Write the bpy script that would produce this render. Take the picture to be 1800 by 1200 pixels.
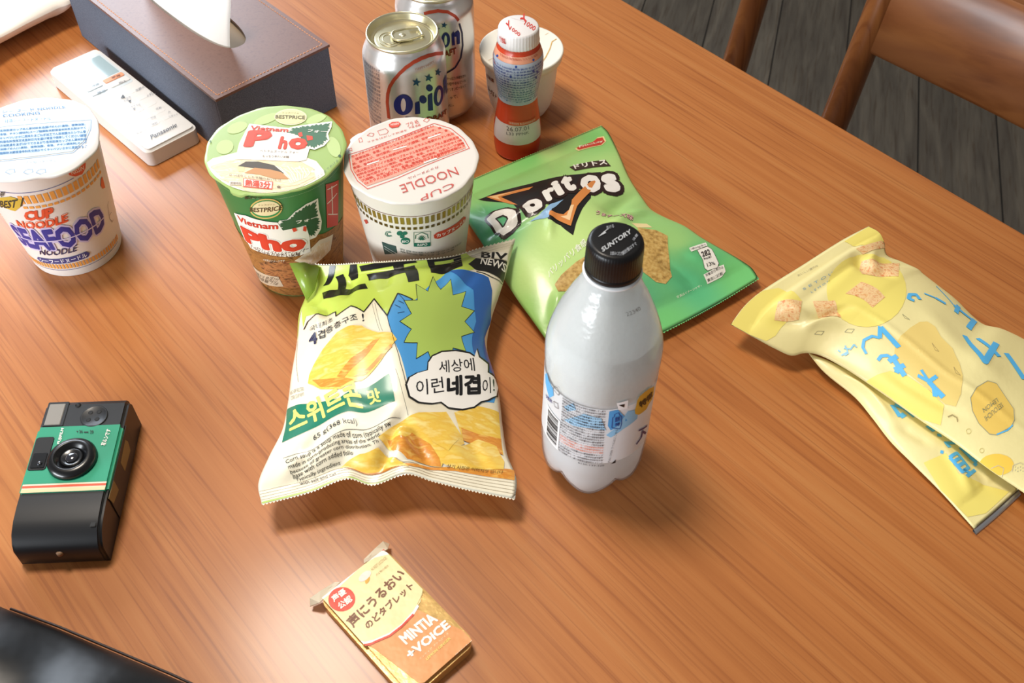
import bpy, bmesh, math, random
import numpy as np
from mathutils import Vector, Matrix
from mathutils.geometry import tessellate_polygon
random.seed(11)
for o in list(bpy.data.objects): bpy.data.objects.remove(o, do_unlink=True)
SC = bpy.context.scene; COL = SC.collection
TABLE_Z = 0.72          # metres; everything on the table is modelled in millimetres above the table top
def wp(p): return Vector((p[0]*.001, p[1]*.001, p[2]*.001 + TABLE_Z))
def lin(h):
    return tuple(((c/12.92) if c <= .04045 else ((c+.055)/1.055)**2.4) for c in (int(h[i:i+2], 16)/255 for i in (0, 2, 4))) + (1.,)

# ---------------------------------------------------------------- camera
cam_d = bpy.data.cameras.new('camera'); cam = bpy.data.objects.new('camera', cam_d); COL.objects.link(cam); SC.camera = cam
_p, _r = 0.8641, 0.0110
fw = Vector((0, math.cos(_p), -math.sin(_p))); up0 = Vector((0, math.sin(_p), math.cos(_p))); rt0 = Vector((1, 0, 0))
rt = rt0*math.cos(_r) + up0*math.sin(_r); up = -rt0*math.sin(_r) + up0*math.cos(_r)
cam.matrix_world = Matrix(((rt.x, up.x, -fw.x, 0), (rt.y, up.y, -fw.y, 0), (rt.z, up.z, -fw.z, .57162 + TABLE_Z), (0, 0, 0, 1)))
cam_d.sensor_width = 36; cam_d.lens = 36*1794.456/1800; cam_d.clip_start = .02
cam_d.dof.use_dof = True; cam_d.dof.focus_distance = .74; cam_d.dof.aperture_fstop = 20
# ---------------------------------------------------------------- light: ceiling lamp, window to the left, added side fill, room bounce
SC.view_settings.view_transform = 'Standard'; SC.view_settings.look = 'None'; SC.view_settings.gamma = 1; SC.view_settings.exposure = 0.0
SC.view_settings.use_curve_mapping = False
w = bpy.data.worlds.new('room_light'); SC.world = w; w.use_nodes = True
w.node_tree.nodes['Background'].inputs[0].default_value = (1.0, .93, .86, 1); w.node_tree.nodes['Background'].inputs[1].default_value = .19
def area(name, loc, target, size, size_y, power, col, shape='RECTANGLE'):
    d = bpy.data.lights.new(name, 'AREA'); d.shape = shape; d.size = size; d.size_y = size_y; d.energy = power; d.color = col
    o = bpy.data.objects.new(name, d); COL.objects.link(o); o.location = loc
    o.rotation_euler = (Vector(target)-Vector(loc)).to_track_quat('-Z', 'Y').to_euler(); return o
area('ceiling_lamp', (-.46, .70, 2.42), (-.2, .5, .72), .44, .44, 24.5, (1.0, .89, .76), 'DISK')
area('window_light', (-1.2, 2.2, 1.62), (-.5, .9, .72), 1.1, .8, 42, (.80, .89, 1.0))
area('side_fill_light', (-1.6, -.8, 1.06), (-.1, .5, .78), 1.3, .55, 50, (.90, .95, 1.0))  # unseen low fill, added at front left to brighten the upright faces

# ---------------------------------------------------------------- camera (millimetres; table top is z = 0)
F_PX, PITCH, ROLL, CAM_H = 1794.456, 0.8641, 0.0110, 571.62
# ---------------------------------------------------------------- surfaces: every printed thing is a map (u, v) -> world point, in mm
def lerp_tab(tab, x):
    if x <= tab[0][0]: return tab[0][1]
    for a, b in zip(tab, tab[1:]):
        if x <= b[0]:
            k = (x-a[0])/(b[0]-a[0]) if b[0] > a[0] else 0
            return a[1] + (b[1]-a[1])*k
    return tab[-1][1]

def smooth_tab(pts, n=8):
    """Catmull-Rom densified (z, r) profile"""
    out = []
    for i in range(len(pts)-1):
        p0 = pts[max(i-1, 0)]; p1 = pts[i]; p2 = pts[i+1]; p3 = pts[min(i+2, len(pts)-1)]
        for k in range(n):
            t = k/n
            r = 0.5*((2*p1[1]) + (-p0[1]+p2[1])*t + (2*p0[1]-5*p1[1]+4*p2[1]-p3[1])*t*t + (-p0[1]+3*p1[1]-3*p2[1]+p3[1])*t**3)
            out.append((p1[0] + (p2[0]-p1[0])*t, r))
    out.append(pts[-1]); return out

class Turned:
    """side of a turned body; u = arc at radius R0, v = height; u = 0 faces -y"""
    def __init__(s, x, y, tab, R0):
        s.x, s.y, s.tab, s.R0 = x, y, tab, R0
        s.dom = (-math.pi*R0*.95, math.pi*R0*.95, tab[0][0], tab[-1][0])
    def __call__(s, u, v):
        r = lerp_tab(s.tab, v); th = u/s.R0
        return (s.x + r*math.sin(th), s.y - r*math.cos(th), v)

class Plane:
    """u, v along rotated axes at height z (or any frame)"""
    def __init__(s, o, eu, ev, dom):
        s.o, s.eu, s.ev, s.dom = np.array(o, float), np.array(eu, float), np.array(ev, float), dom
    def __call__(s, u, v):
        p = s.o + s.eu*u + s.ev*v
        return (p[0], p[1], p[2])

def cr(pts, x):
    """pts: rows (param, x, y, z); Catmull-Rom with finite differences"""
    n = len(pts)
    if x <= pts[0][0]: i = 0
    elif x >= pts[-1][0]: i = n-2
    else:
        i = 0
        while pts[i+1][0] < x: i += 1
    a, b = pts[i], pts[i+1]; h = b[0]-a[0]; t = (x-a[0])/h
    def tan(j):
        if j == 0: return [(pts[1][k]-pts[0][k])/(pts[1][0]-pts[0][0]) for k in (1, 2, 3)]
        if j == n-1: return [(pts[-1][k]-pts[-2][k])/(pts[-1][0]-pts[-2][0]) for k in (1, 2, 3)]
        return [(pts[j+1][k]-pts[j-1][k])/(pts[j+1][0]-pts[j-1][0]) for k in (1, 2, 3)]
    ta, tb = tan(i), tan(i+1)
    h00 = 2*t**3-3*t*t+1; h10 = t**3-2*t*t+t; h01 = -2*t**3+3*t*t; h11 = t**3-t*t
    return [h00*a[k+1] + h10*h*ta[k] + h01*b[k+1] + h11*h*tb[k] for k in range(3)]

class Pouch:
    """film bag: Coons patch over four boundary curves plus a puffed height; u in [0,W], v in [0,H], v = 0 at the bottom edge"""
    def __init__(s, W, H, bot, top, left, right, puff, seal=(.06, .06), pw=(.55, .5), folds=(), low=.5, flat=(0, 0), sags=()):
        s.W, s.H, s.c = W, H, (bot, top, left, right)
        s.puff, s.seal, s.pw, s.folds, s.low, s.sags = puff, seal, pw, folds, low, sags
        s.dom = (0, W, 0, H); s.cache = {}
    def edge(s, q, x):
        k = (q, round(x, 5))
        if k not in s.cache: s.cache[k] = cr(s.c[q], x)
        return s.cache[k]
    def base(s, a, b):
        B, T, L, R = s.edge(0, a), s.edge(1, a), s.edge(2, b), s.edge(3, b)
        B0, B1, T0, T1 = s.edge(0, 0.), s.edge(0, 1.), s.edge(1, 0.), s.edge(1, 1.)
        return [(1-b)*B[k]+b*T[k]+(1-a)*L[k]+a*R[k]-((1-a)*(1-b)*B0[k]+a*(1-b)*B1[k]+(1-a)*b*T0[k]+a*b*T1[k]) for k in range(3)]
    def bulge(s, a, b):
        bb = (b-s.seal[0])/(1-s.seal[0]-s.seal[1])
        if bb <= 0 or bb >= 1 or a <= 0 or a >= 1: return 0.
        return math.sin(math.pi*a)**s.pw[0] * math.sin(math.pi*bb)**s.pw[1]
    def fold(s, a, b):
        u, v = a*s.W, b*s.H; h = 0.
        for (u0, v0, u1, v1, w, amp) in s.folds:
            dx, dy = u1-u0, v1-v0; L = math.hypot(dx, dy); ex, ey = dx/L, dy/L
            t = ((u-u0)*ex + (v-v0)*ey)/L; d = -(u-u0)*ey + (v-v0)*ex
            if -.25 < t < 1.25 and abs(d) < 4*w:
                m = min(1, max(0, (t+.25)/.5)) * min(1, max(0, (1.25-t)/.5)); m = m*m*(3-2*m)
                h += amp*m*math.exp(-(d/w)**2)
        return h
    def __call__(s, u, v, under=False):
        a, b = u/s.W, v/s.H; a_ = min(max(a, 0.), 1.); b_ = min(max(b, 0.), 1.)
        p = s.base(a_, b_); g = s.bulge(a_, b_); w = min(1, 6*a_, 6*(1-a_))
        top = p[2] + g*s.puff + s.fold(a_, b_)*w*min(1, .2+4*g)
        if under: return (p[0], p[1], max(.15, min(top-.4, p[2]*(1-min(1, 1.6*g)*s.low*2) - .25)))
        return (p[0], p[1], top)

def normal(f, u, v, e=.25):
    a = np.subtract(f(u+e, v), f(u-e, v)); b = np.subtract(f(u, v+e), f(u, v-e))
    n = np.cross(a, b); L = np.linalg.norm(n)
    return n/L if L > 1e-9 else np.array([0, 0, 1.])

class GridSurf:
    """the same surface as its triangle grid: nodes every W/nu, H/nv, diagonal from (i, j) to (i+1, j+1)"""
    def __init__(s, f, nu, nv):
        s.f, s.nu, s.nv, s.W, s.H = f, nu, nv, f.W, f.H; s.gu, s.gv = f.W/nu, f.H/nv
        s.P = np.array([[f(i*s.gu, j*s.gv) for j in range(nv+1)] for i in range(nu+1)])
        du = np.gradient(s.P, axis=0); dv = np.gradient(s.P, axis=1); n = np.cross(du, dv); s.N = n/np.maximum(np.linalg.norm(n, axis=2, keepdims=True), 1e-9)
    def interp(s, A, u, v):
        x = min(max(u/s.gu, 0), s.nu-1e-6); y = min(max(v/s.gv, 0), s.nv-1e-6); i, j = int(x), int(y); a, b = x-i, y-j
        if a >= b: return A[i, j]*(1-a) + A[i+1, j]*(a-b) + A[i+1, j+1]*b
        return A[i, j]*(1-b) + A[i, j+1]*(b-a) + A[i+1, j+1]*a
    def __call__(s, u, v, under=False):
        if under: return s.f(u, v, under=True)
        return tuple(s.interp(s.P, u, v))
    def nrm(s, u, v): return s.interp(s.N, u, v)

def rim(x, y, z, tab_flip=False): return Plane((x, y, z), (1, 0, 0), (0, 1, 0), None)

# ---- placed things (mm)
SEA = (-347.1, 583.4); NOO = (-72.7, 564.8); PHO = (-166.3, 563.3)
CAN = (-88.5, 701.3); CAN2 = (-68.4, 772.4); YAK = (2.5, 711.7); POT = (5.4, 770.8); BOT = (53.3, 383.7)
CUP_TAB = [(0, 34.0), (3, 34.8), (6, 35.0), (100, 45.0), (105, 46.0)]
PHO_TAB = [(0, 32.6), (3, 33.4), (109, 46.2), (114, 47.2)]
CAN_TAB = smooth_tab([(0, 24), (1.5, 26), (5, 30), (11, 33.1), (60, 33.1), (100, 33.1), (106, 32.6), (113, 29.8), (118, 27.6)], 6)
YAK_TAB = smooth_tab([(0, 17.5), (2, 19.3), (10, 20.2), (25, 20.3), (38, 18.6), (50, 16.9), (60, 16.5), (72, 18.2), (86, 20.2), (96, 20.0), (103, 17.8), (108, 16.2)], 6)
BOT_TAB = smooth_tab([(28, 33.4), (36, 33.9), (60, 33.6), (100, 33.6), (116, 34.2), (128, 33.5), (145, 29), (160, 23), (172, 17.5), (180, 14.2), (184, 13.6)], 6)
POT_TAB = smooth_tab([(0, 22), (2, 24.5), (8, 27.5), (20, 30), (40, 31.6), (52, 32.4), (60, 33.2)], 5)
def cs(t): return math.cos(t), math.sin(t)
TISSUE_YAW = 0.7705; TISSUE = (-243.6, 688.5); TISSUE_W, TISSUE_H, TISSUE_L = 113.9, 65., 262.
_c, _s = cs(TISSUE_YAW)
S = {}
S['sea_side'] = Turned(*SEA, CUP_TAB, 42.); S['noo_side'] = Turned(*NOO, CUP_TAB, 42.); S['pho_side'] = Turned(*PHO, PHO_TAB, 42.)
for k, P, z in (('sea', SEA, 107.6), ('noo', NOO, 107.6), ('pho', PHO, 116.8)):
    S[k+'_lid'] = Plane((P[0], P[1], z), (1, 0, 0), (0, 1, 0), (-48, 48, -48, 48))
S['can'] = Turned(*CAN, CAN_TAB, 33.1); S['can2'] = Turned(*CAN2, CAN_TAB, 33.1)
S['yak'] = Turned(*YAK, YAK_TAB, 20.); S['yak_lid'] = Plane((*YAK, 121.3), (1, 0, 0), (0, 1, 0), (-16, 16, -16, 16))
S['yak_cap'] = Turned(*YAK, [(108, 15.6), (121, 15.4)], 15.5)
S['pot'] = Turned(*POT, POT_TAB, 32.); S['pot_lid'] = Plane((*POT, 62.3), (1, 0, 0), (0, 1, 0), (-37, 37, -37, 37))
S['bot'] = Turned(*BOT, BOT_TAB, 34.); S['bot_cap'] = Plane((*BOT, 204.4), (1, 0, 0), (0, 1, 0), (-14, 14, -14, 14))
def frame(x, y, z, yaw, dom):
    c, s = math.cos(math.radians(yaw)), math.sin(math.radians(yaw))
    return Plane((x, y, z), (c, s, 0), (-s, c, 0), dom)
REM = (-310.8, 678.9, 45.4); S['rem'] = frame(REM[0], REM[1], 17.2, REM[2], (0, 51, 0, 168))
MIN = (-54.9, 216.4, 44.0); S['min'] = frame(MIN[0], MIN[1], 12.2, MIN[2], (0, 50, 0, 84))
FUJ = (-301.0, 300.5, 3.5); S['fuj'] = frame(FUJ[0], FUJ[1], 30.2, FUJ[2], (0, 54, 0, 108))
POUCH = {
'kko': ([(0.0, -153.7, 332.2, 25.0), (0.1917, -123.8, 340.0, 28.0), (0.3377, -101.8, 348.1, 31.0), (0.4348, -86.5, 344.8, 29.0), (0.5737, -64.9, 350.5, 33.0), (0.6744, -48.9, 348.1, 29.0), (0.824, -25.1, 344.2, 25.0), (1.0, 3.0, 340.4, 21.0)],
  [(0.0, -154.226, 523.184, 44.0), (0.12, -134.253, 515.223, 50.0), (0.3, -109.775, 512.346, 55.0), (0.52, -81.531, 514.064, 56.0), (0.75, -45.604, 521.651, 53.0), (0.88, -23.304, 538.501, 46.0), (1.0, 1.725, 558.941, 36.0)],
  [(0.0, -153.7, 332.2, 25.0), (0.0767, -158.0, 346.3, 26.0), (0.183, -155.1, 366.7, 25.0), (0.3073, -150.5, 390.3, 22.0), (0.4234, -150.2, 412.8, 22.0), (0.5405, -151.1, 435.4, 23.0), (0.6951, -151.4, 465.4, 24.0), (0.8243, -153.2, 490.3, 25.0), (0.9382, -149.8, 512.1, 30.0), (1.0, -154.2, 523.2, 44.0)],
  [(0.0, 3.0, 340.4, 21.0), (0.0598, 3.8, 353.7, 23.0), (0.1424, -2.1, 371.2, 24.0), (0.2464, -5.4, 394.1, 22.0), (0.3567, -8.0, 418.6, 22.0), (0.4278, -10.6, 434.2, 22.0), (0.5517, -17.5, 461.0, 24.0), (0.6731, -14.9, 488.0, 25.0), (0.7616, -10.3, 507.2, 26.0), (0.8497, -5.6, 526.2, 29.0), (1.0, 1.7, 558.9, 36.0)]),
'dor': ([(0.0, 45.0, 450.0, 5.0), (0.25, 77.0, 471.0, 7.0), (0.5, 122.806, 499.55, 8.0), (0.78, 156.765, 522.891, 8.0), (1.0, 188.809, 546.78, 9.0)],
  [(0.0, -50.0, 646.0, 10.0), (0.2, -36.114, 654.719, 11.0), (0.5, 0.735, 678.369, 12.0), (1.0, 77.031, 728.497, 12.0)],
  [(0.0, 45.0, 450.0, 5.0), (0.1, 25.567, 480.735, 9.0), (0.2, 15.685, 496.67, 12.0), (0.35, 1.75, 520.808, 14.0), (0.6, -24.0, 575.0, 15.0), (0.8, -38.0, 605.0, 14.0), (1.0, -50.0, 646.0, 10.0)],
  [(0.0, 188.8, 546.8, 9.0), (0.0646, 183.3, 560.2, 9.0), (0.2605, 148.7, 587.2, 13.0), (0.3322, 137.1, 598.4, 14.0), (0.4036, 123.2, 606.3, 15.0), (0.4657, 111.9, 614.5, 16.0), (0.5186, 106.2, 624.9, 17.0), (0.651, 96.1, 652.8, 17.0), (0.8104, 88.8, 687.8, 16.0), (0.9455, 81.8, 717.2, 14.0), (1.0, 77.0, 728.5, 12.0)]),
'yel': ([(0.0, 279.3, 592.4, 22.0), (0.1915, 254.2, 574.2, 24.0), (0.4834, 217.7, 544.3, 26.0), (0.7502, 183.7, 517.7, 26.0), (0.8687, 169.6, 504.7, 24.0), (1.0, 157.1, 487.6, 22.0)],
  [(0.0, 419.0, 433.6, 10.0), (0.542, 389.1, 371.1, 12.0), (1.0, 364.9, 317.7, 10.0)],
  [(0.0, 279.3, 592.4, 22.0), (0.0436, 286.1, 585.7, 22.0), (0.0895, 288.6, 575.9, 20.0), (0.1357, 289.2, 565.8, 17.0), (0.1894, 299.3, 559.7, 16.0), (0.2527, 311.1, 552.3, 15.0), (0.2705, 313.5, 549.3, 14.0), (0.342, 322.3, 536.2, 14.0), (0.4178, 331.4, 522.3, 14.0), (0.5032, 339.3, 505.3, 14.0), (0.5497, 345.3, 497.0, 14.0), (0.5991, 355.3, 492.9, 15.0), (0.6408, 363.6, 489.0, 14.0), (0.6796, 370.8, 484.5, 13.0), (0.8342, 396.5, 462.3, 12.0), (1.0, 419.0, 433.6, 10.0)],
  [(0.0, 157.1, 487.6, 22.0), (0.0735, 173.9, 476.3, 20.0), (0.1299, 187.3, 468.3, 18.0), (0.1727, 198.3, 464.0, 16.0), (0.2097, 208.2, 466.6, 16.0), (0.2462, 218.1, 464.8, 16.0), (0.3138, 232.5, 453.0, 17.0), (0.3727, 243.6, 441.1, 18.0), (0.4726, 262.6, 421.1, 18.0), (0.5445, 276.5, 406.9, 17.0), (0.6323, 294.0, 390.2, 16.0), (0.7224, 310.9, 371.9, 14.0), (0.8144, 329.7, 354.9, 12.0), (0.9153, 349.3, 335.1, 11.0), (1.0, 364.9, 317.7, 10.0)]),
'yfl': ([(0.0, 230.6, 460.7, 11.0), (1.0, 212.0, 471.7, 11.0)],
  [(0.0, 332.6, 363.1, 3.5), (0.5432, 312.4, 346.6, 3.5), (1.0, 294.9, 333.3, 3.0)],
  [(0.0, 230.6, 460.7, 11.0), (0.2052, 256.7, 447.0, 8.0), (0.4487, 283.8, 424.9, 6.0), (0.6949, 308.5, 399.7, 5.0), (1.0, 332.6, 363.1, 3.5)],
  [(0.0, 212.0, 471.7, 11.0), (0.1121, 221.1, 456.1, 9.0), (0.2811, 239.0, 435.3, 7.0), (0.4039, 247.9, 417.6, 6.0), (0.5304, 256.3, 398.8, 5.0), (0.6549, 266.6, 381.5, 5.0), (0.813, 280.4, 359.9, 4.0), (1.0, 294.9, 333.3, 3.0)]),
}
S['kko'] = Pouch(165, 225, *POUCH['kko'], puff=27, seal=(.055, .03), pw=(.5, .62), low=.5,
    folds=[(78, 6, 96, 42, 5, -7), (112, 6, 98, 40, 5, -4), (95, 12, 92, 46, 7, 4), (52, 8, 64, 34, 6, -3), (20, 10, 38, 44, 7, -3), (150, 10, 138, 36, 6, -3), (30, 30, 10, 12, 5, 2.5),
           (8, 200, 30, 168, 5, -4), (22, 205, 14, 130, 5, 2.5), (40, 212, 46, 186, 5, -3), (120, 216, 124, 186, 6, -3.5), (150, 214, 140, 176, 6, -3), (75, 214, 80, 190, 5, -2), (150, 120, 163, 96, 5, 2), (4, 70, 22, 92, 5, 2), (60, 60, 120, 48, 7, 1.6)])
S['dor'] = Pouch(165, 215, *POUCH['dor'], puff=19, seal=(.07, .085), pw=(.65, .7), low=.5,
    folds=[(0, 130, 50, 122, 4, -4), (6, 118, 60, 132, 4, 3), (30, 150, 70, 118, 4, 2), (165, 118, 120, 104, 5, -4.5), (165, 100, 112, 90, 4, 3.5), (150, 88, 118, 112, 4, -2), (60, 100, 76, 124, 3, 2.2), (40, 14, 52, 44, 5, -3), (120, 12, 112, 44, 5, -3), (146, 16, 138, 40, 4, 2.5), (20, 196, 30, 160, 5, 2), (110, 196, 104, 170, 5, -1.5), (10, 30, 34, 52, 5, 3)])
S['yel'] = Pouch(155, 260, *POUCH['yel'], puff=15, seal=(.05, .02), pw=(.7, .4), low=.35,
    folds=[(118, 20, 128, 62, 6, 4), (136, 26, 108, 58, 5, -3.5), (36, 22, 42, 60, 6, -4), (14, 30, 40, 46, 5, 3), (2, 62, 22, 40, 5, -4), (40, 12, 108, 12, 5, 2.5), (30, 26, 110, 28, 5, -2.2), (140, 110, 134, 160, 5, -2), (100, 60, 112, 200, 3, .8), (60, 100, 80, 170, 12, 1.5)])
S['yfl'] = Pouch(48, 160, *POUCH['yfl'], puff=5, seal=(.0, .1), pw=(.8, .5), low=.4,
    folds=[(30, 30, 36, 70, 4, 2), (34, 80, 28, 100, 4, -1.5), (22, 110, 30, 140, 4, 1.5), (14, 120, 18, 146, 3, -1.5)])

# ================================================================ helpers
MATS = {}
def nt(m): m.use_nodes = True; return m.node_tree, m.node_tree.nodes, m.node_tree.links
def mat(key, col='ffffff', rough=.5, metal=0., coat=0., spec=.5, trans=0., ior=1.45, alpha=1., bump=None, attr=False, sss=0., aniso=0.):
    if key in MATS: return MATS[key]
    m = bpy.data.materials.new(key); t, N, L = nt(m); b = N['Principled BSDF']
    b.inputs['Base Color'].default_value = lin(col); b.inputs['Roughness'].default_value = rough; b.inputs['Metallic'].default_value = metal
    b.inputs['Coat Weight'].default_value = coat; b.inputs['Coat Roughness'].default_value = .14 if key != 'table_wood' else .2; b.inputs['Specular IOR Level'].default_value = spec
    b.inputs['Transmission Weight'].default_value = trans; b.inputs['IOR'].default_value = ior; b.inputs['Alpha'].default_value = alpha
    if sss: b.inputs['Subsurface Weight'].default_value = sss; b.inputs['Subsurface Radius'].default_value = (.004, .004, .004)
    if attr:
        a = N.new('ShaderNodeAttribute'); a.attribute_name = 'print'; L.new(a.outputs['Color'], b.inputs['Base Color'])
    if bump:
        sc, st, di = bump; tc = N.new('ShaderNodeTexCoord'); n = N.new('ShaderNodeTexNoise'); n.inputs['Scale'].default_value = sc; n.inputs['Detail'].default_value = 3
        bp = N.new('ShaderNodeBump'); bp.inputs['Strength'].default_value = st; bp.inputs['Distance'].default_value = di
        L.new(tc.outputs['Object'], n.inputs['Vector']); L.new(n.outputs['Fac'], bp.inputs['Height']); L.new(bp.outputs['Normal'], b.inputs['Normal'])
    MATS[key] = m; return m
def noisy(key, cols, scale, rough=.4, detail=4, stretch=(1, 1, 1), coat=0., metal=0., distortion=0., rot=0., contrast=(.3, .7)):
    """two/three tone print or surface from noise in object space"""
    if key in MATS: return MATS[key]
    m = mat(key, cols[0], rough, metal, coat); t, N, L = nt(m); b = N['Principled BSDF']
    tc = N.new('ShaderNodeTexCoord'); mp = N.new('ShaderNodeMapping'); mp.inputs['Scale'].default_value = stretch; mp.inputs['Rotation'].default_value = (0, 0, rot)
    n = N.new('ShaderNodeTexNoise'); n.inputs['Scale'].default_value = scale; n.inputs['Detail'].default_value = detail; n.inputs['Distortion'].default_value = distortion
    r = N.new('ShaderNodeValToRGB'); e = r.color_ramp.elements
    for i, c in enumerate(cols):
        p = contrast[0] + (contrast[1]-contrast[0])*i/(len(cols)-1)
        if i < 2: e[i].position = p if i == 0 else p; e[i].color = lin(c)
        else: x = e.new(p); x.color = lin(c)
    L.new(tc.outputs['Object'], mp.inputs['Vector']); L.new(mp.outputs['Vector'], n.inputs['Vector']); L.new(n.outputs['Fac'], r.inputs['Fac']); L.new(r.outputs['Color'], b.inputs['Base Color'])
    return m
FIN = {'film': dict(rough=.34, coat=.25), 'matte': dict(rough=.45, coat=.05), 'paper': dict(rough=.5, coat=.03), 'plastic': dict(rough=.4), 'metal': dict(rough=.32, metal=.55), 'wrap': dict(rough=.4, coat=.2, metal=.1)}
def ink(c, fin):
    k = 'ink_%s_%s' % (c.strip('@'), fin)
    if k in MATS: return MATS[k]
    f = FIN[fin]; r = f['rough']; ct = f.get('coat', 0)
    sp = {'@chipy': (['f3d465', 'eec24c', 'f7e08a'], 90, (1, 3, 1), .4), '@chipo': (['e8a544', 'd98a34', 'f0bf60'], 110, (1, 4, 1), .6), '@tort': (['d9bd78', 'c8a25c', '9c7a40'], 320, (1, 1, 1), 0.),
          '@rice': (['d8834a', 'f0d09a', 'e0a060'], 330, (1, 1, 1), .5), '@soup': (['7a4f24', 'a4733a', '5a3a1c'], 130, (1, 1, 2), .8), '@soupb': (['6a3c24', 'b47a48', '3e2a1c'], 150, (1, 1, 2), .6),
          '@noodle': (['f3ead2', 'e6d2a4', 'faf4e4'], 120, (1, 5, 1), 1.)}
    if c in sp:
        cols, sc, st, di = sp[c]; m = noisy(k, cols, sc, r, 4, st, ct, 0, di); return m
    if c == '@gold': return mat(k, 'a08a3c', .35, .5)
    if c == '@goldd': return mat(k, '6e5a24', .35, .5)
    if c == '@silver': return mat(k, 'd8d6d4', .3, .75)
    if c == '@label': return mat(k, 'e4e8ee', .45, 0, 0, .4)
    return mat(k, c, r, f.get('metal', 0)*.5, ct, bump=(60, .22, .003) if fin == 'wrap' else None)
def fin_mesh(name, me, mats, parent, smooth=True):
    for m in mats: me.materials.append(m)
    if smooth: me.polygons.foreach_set('use_smooth', [True]*len(me.polygons))
    o = bpy.data.objects.new(name, me); COL.objects.link(o)
    if parent is not None:
        o.parent = parent
        inv = -parent.location; me.transform(Matrix.Translation(inv))
    return o
def tag(o, label, cat, group=None, kind=None):
    o['label'] = label; o['category'] = cat
    if group: o['group'] = group
    if kind: o['kind'] = kind
    return o
def thing(name, label, cat, p=(0, 0, 0), group=None):
    o = bpy.data.objects.new(name, None); COL.objects.link(o); o.location = wp(p); o.empty_display_size = .02
    return tag(o, label, cat, group)
def pyobj(name, V, Fs, mats, parent=None, mi=None, smooth=True, metres=False):
    me = bpy.data.meshes.new(name); me.from_pydata([tuple(v) if metres else tuple(wp(v)) for v in V], [], Fs); me.update()
    if mi: me.polygons.foreach_set('material_index', mi)
    return fin_mesh(name, me, mats, parent, smooth)
def bmobj(name, bm, mats, parent=None, smooth=True, angle=None):
    """bm is in mm world space"""
    bmesh.ops.recalc_face_normals(bm, faces=bm.faces)
    for v in bm.verts: v.co = wp(v.co)
    me = bpy.data.meshes.new(name); bm.to_mesh(me); bm.free()
    o = fin_mesh(name, me, mats, parent, smooth)
    if angle is not None: me.set_sharp_from_angle(angle=math.radians(angle))
    return o
# ---- turned solids ------------------------------------------------------------
def turned(tab, x, y, segs=72, z0=0., bottom=True, top=True, mod=None):
    V, Fs = [], []
    for z, r in tab:
        for k in range(segs):
            a = 2*math.pi*k/segs; rr = r*(mod(a, z) if mod else 1)
            V.append((x+rr*math.sin(a), y-rr*math.cos(a), z+z0))
    for i in range(len(tab)-1):
        for k in range(segs):
            k2 = (k+1) % segs; Fs.append((i*segs+k, i*segs+k2, (i+1)*segs+k2, (i+1)*segs+k))
    if bottom: Fs.append(tuple(range(segs-1, -1, -1)))
    if top: Fs.append(tuple((len(tab)-1)*segs+k for k in range(segs)))
    return V, Fs
def box_bm(L, W, H, r=2., seg=3, frame=None, z=0.):
    bm = bmesh.new(); bmesh.ops.create_cube(bm, size=1)
    for v in bm.verts: v.co = Vector(((v.co.x+.5)*L, (v.co.y+.5)*W, (v.co.z+.5)*H + z))
    if r: bmesh.ops.bevel(bm, geom=bm.edges[:], offset=r, segments=seg, affect='EDGES', profile=.5)
    if frame: place(bm, frame)
    return bm
def place(bm, fr):
    x, y, yaw = fr; c, s = math.cos(math.radians(yaw)), math.sin(math.radians(yaw))
    for v in bm.verts: v.co = Vector((x + c*v.co.x - s*v.co.y, y + s*v.co.x + c*v.co.y, v.co.z))
def prism_bm(pts, z0, z1, bev=0., seg=2, frame=None):
    bm = bmesh.new(); lo = [bm.verts.new((a, b, z0)) for a, b in pts]; hi = [bm.verts.new((a, b, z1)) for a, b in pts]; n = len(pts)
    bm.faces.new(lo[::-1]); f = bm.faces.new(hi)
    for k in range(n): bm.faces.new((lo[k], lo[(k+1) % n], hi[(k+1) % n], hi[k]))
    bmesh.ops.recalc_face_normals(bm, faces=bm.faces)
    if bev: bmesh.ops.bevel(bm, geom=[e for e in bm.edges if all(abs(v.co.z-z1) < 1e-6 for v in e.verts)], offset=bev, segments=seg, affect='EDGES')
    if frame: place(bm, frame)
    return bm
def rrect(x0, y0, x1, y1, r, n=6):
    P = []
    for cx, cy, a0 in ((x1-r, y1-r, 0), (x0+r, y1-r, 90), (x0+r, y0+r, 180), (x1-r, y0+r, 270)):
        for k in range(n+1):
            a = math.radians(a0+90*k/n); P.append((cx+r*math.cos(a), cy+r*math.sin(a)))
    return P
def tube(path, r, segs=14, closed=False, radii=None, caps=True):
    V, Fs = [], []; P = [Vector(p) for p in path]; n = len(P)
    prev = None
    for i, p in enumerate(P):
        a = P[(i-1) % n] if (i > 0 or closed) else P[i]; b = P[(i+1) % n] if (i < n-1 or closed) else P[i]
        t = (b-a).normalized()
        if prev is None: s = t.orthogonal().normalized()
        else: s = (prev - t*prev.dot(t)).normalized()
        prev = s; q = t.cross(s); rr = radii[i] if radii else r
        for k in range(segs):
            an = 2*math.pi*k/segs; V.append(p + s*rr*math.cos(an) + q*rr*math.sin(an))
    for i in range(n if closed else n-1):
        j = (i+1) % n
        for k in range(segs): Fs.append((i*segs+k, i*segs+(k+1) % segs, j*segs+(k+1) % segs, j*segs+k))
    if not closed and caps: Fs.append(tuple(range(segs-1, -1, -1))); Fs.append(tuple((n-1)*segs+k for k in range(segs)))
    return V, Fs
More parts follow.
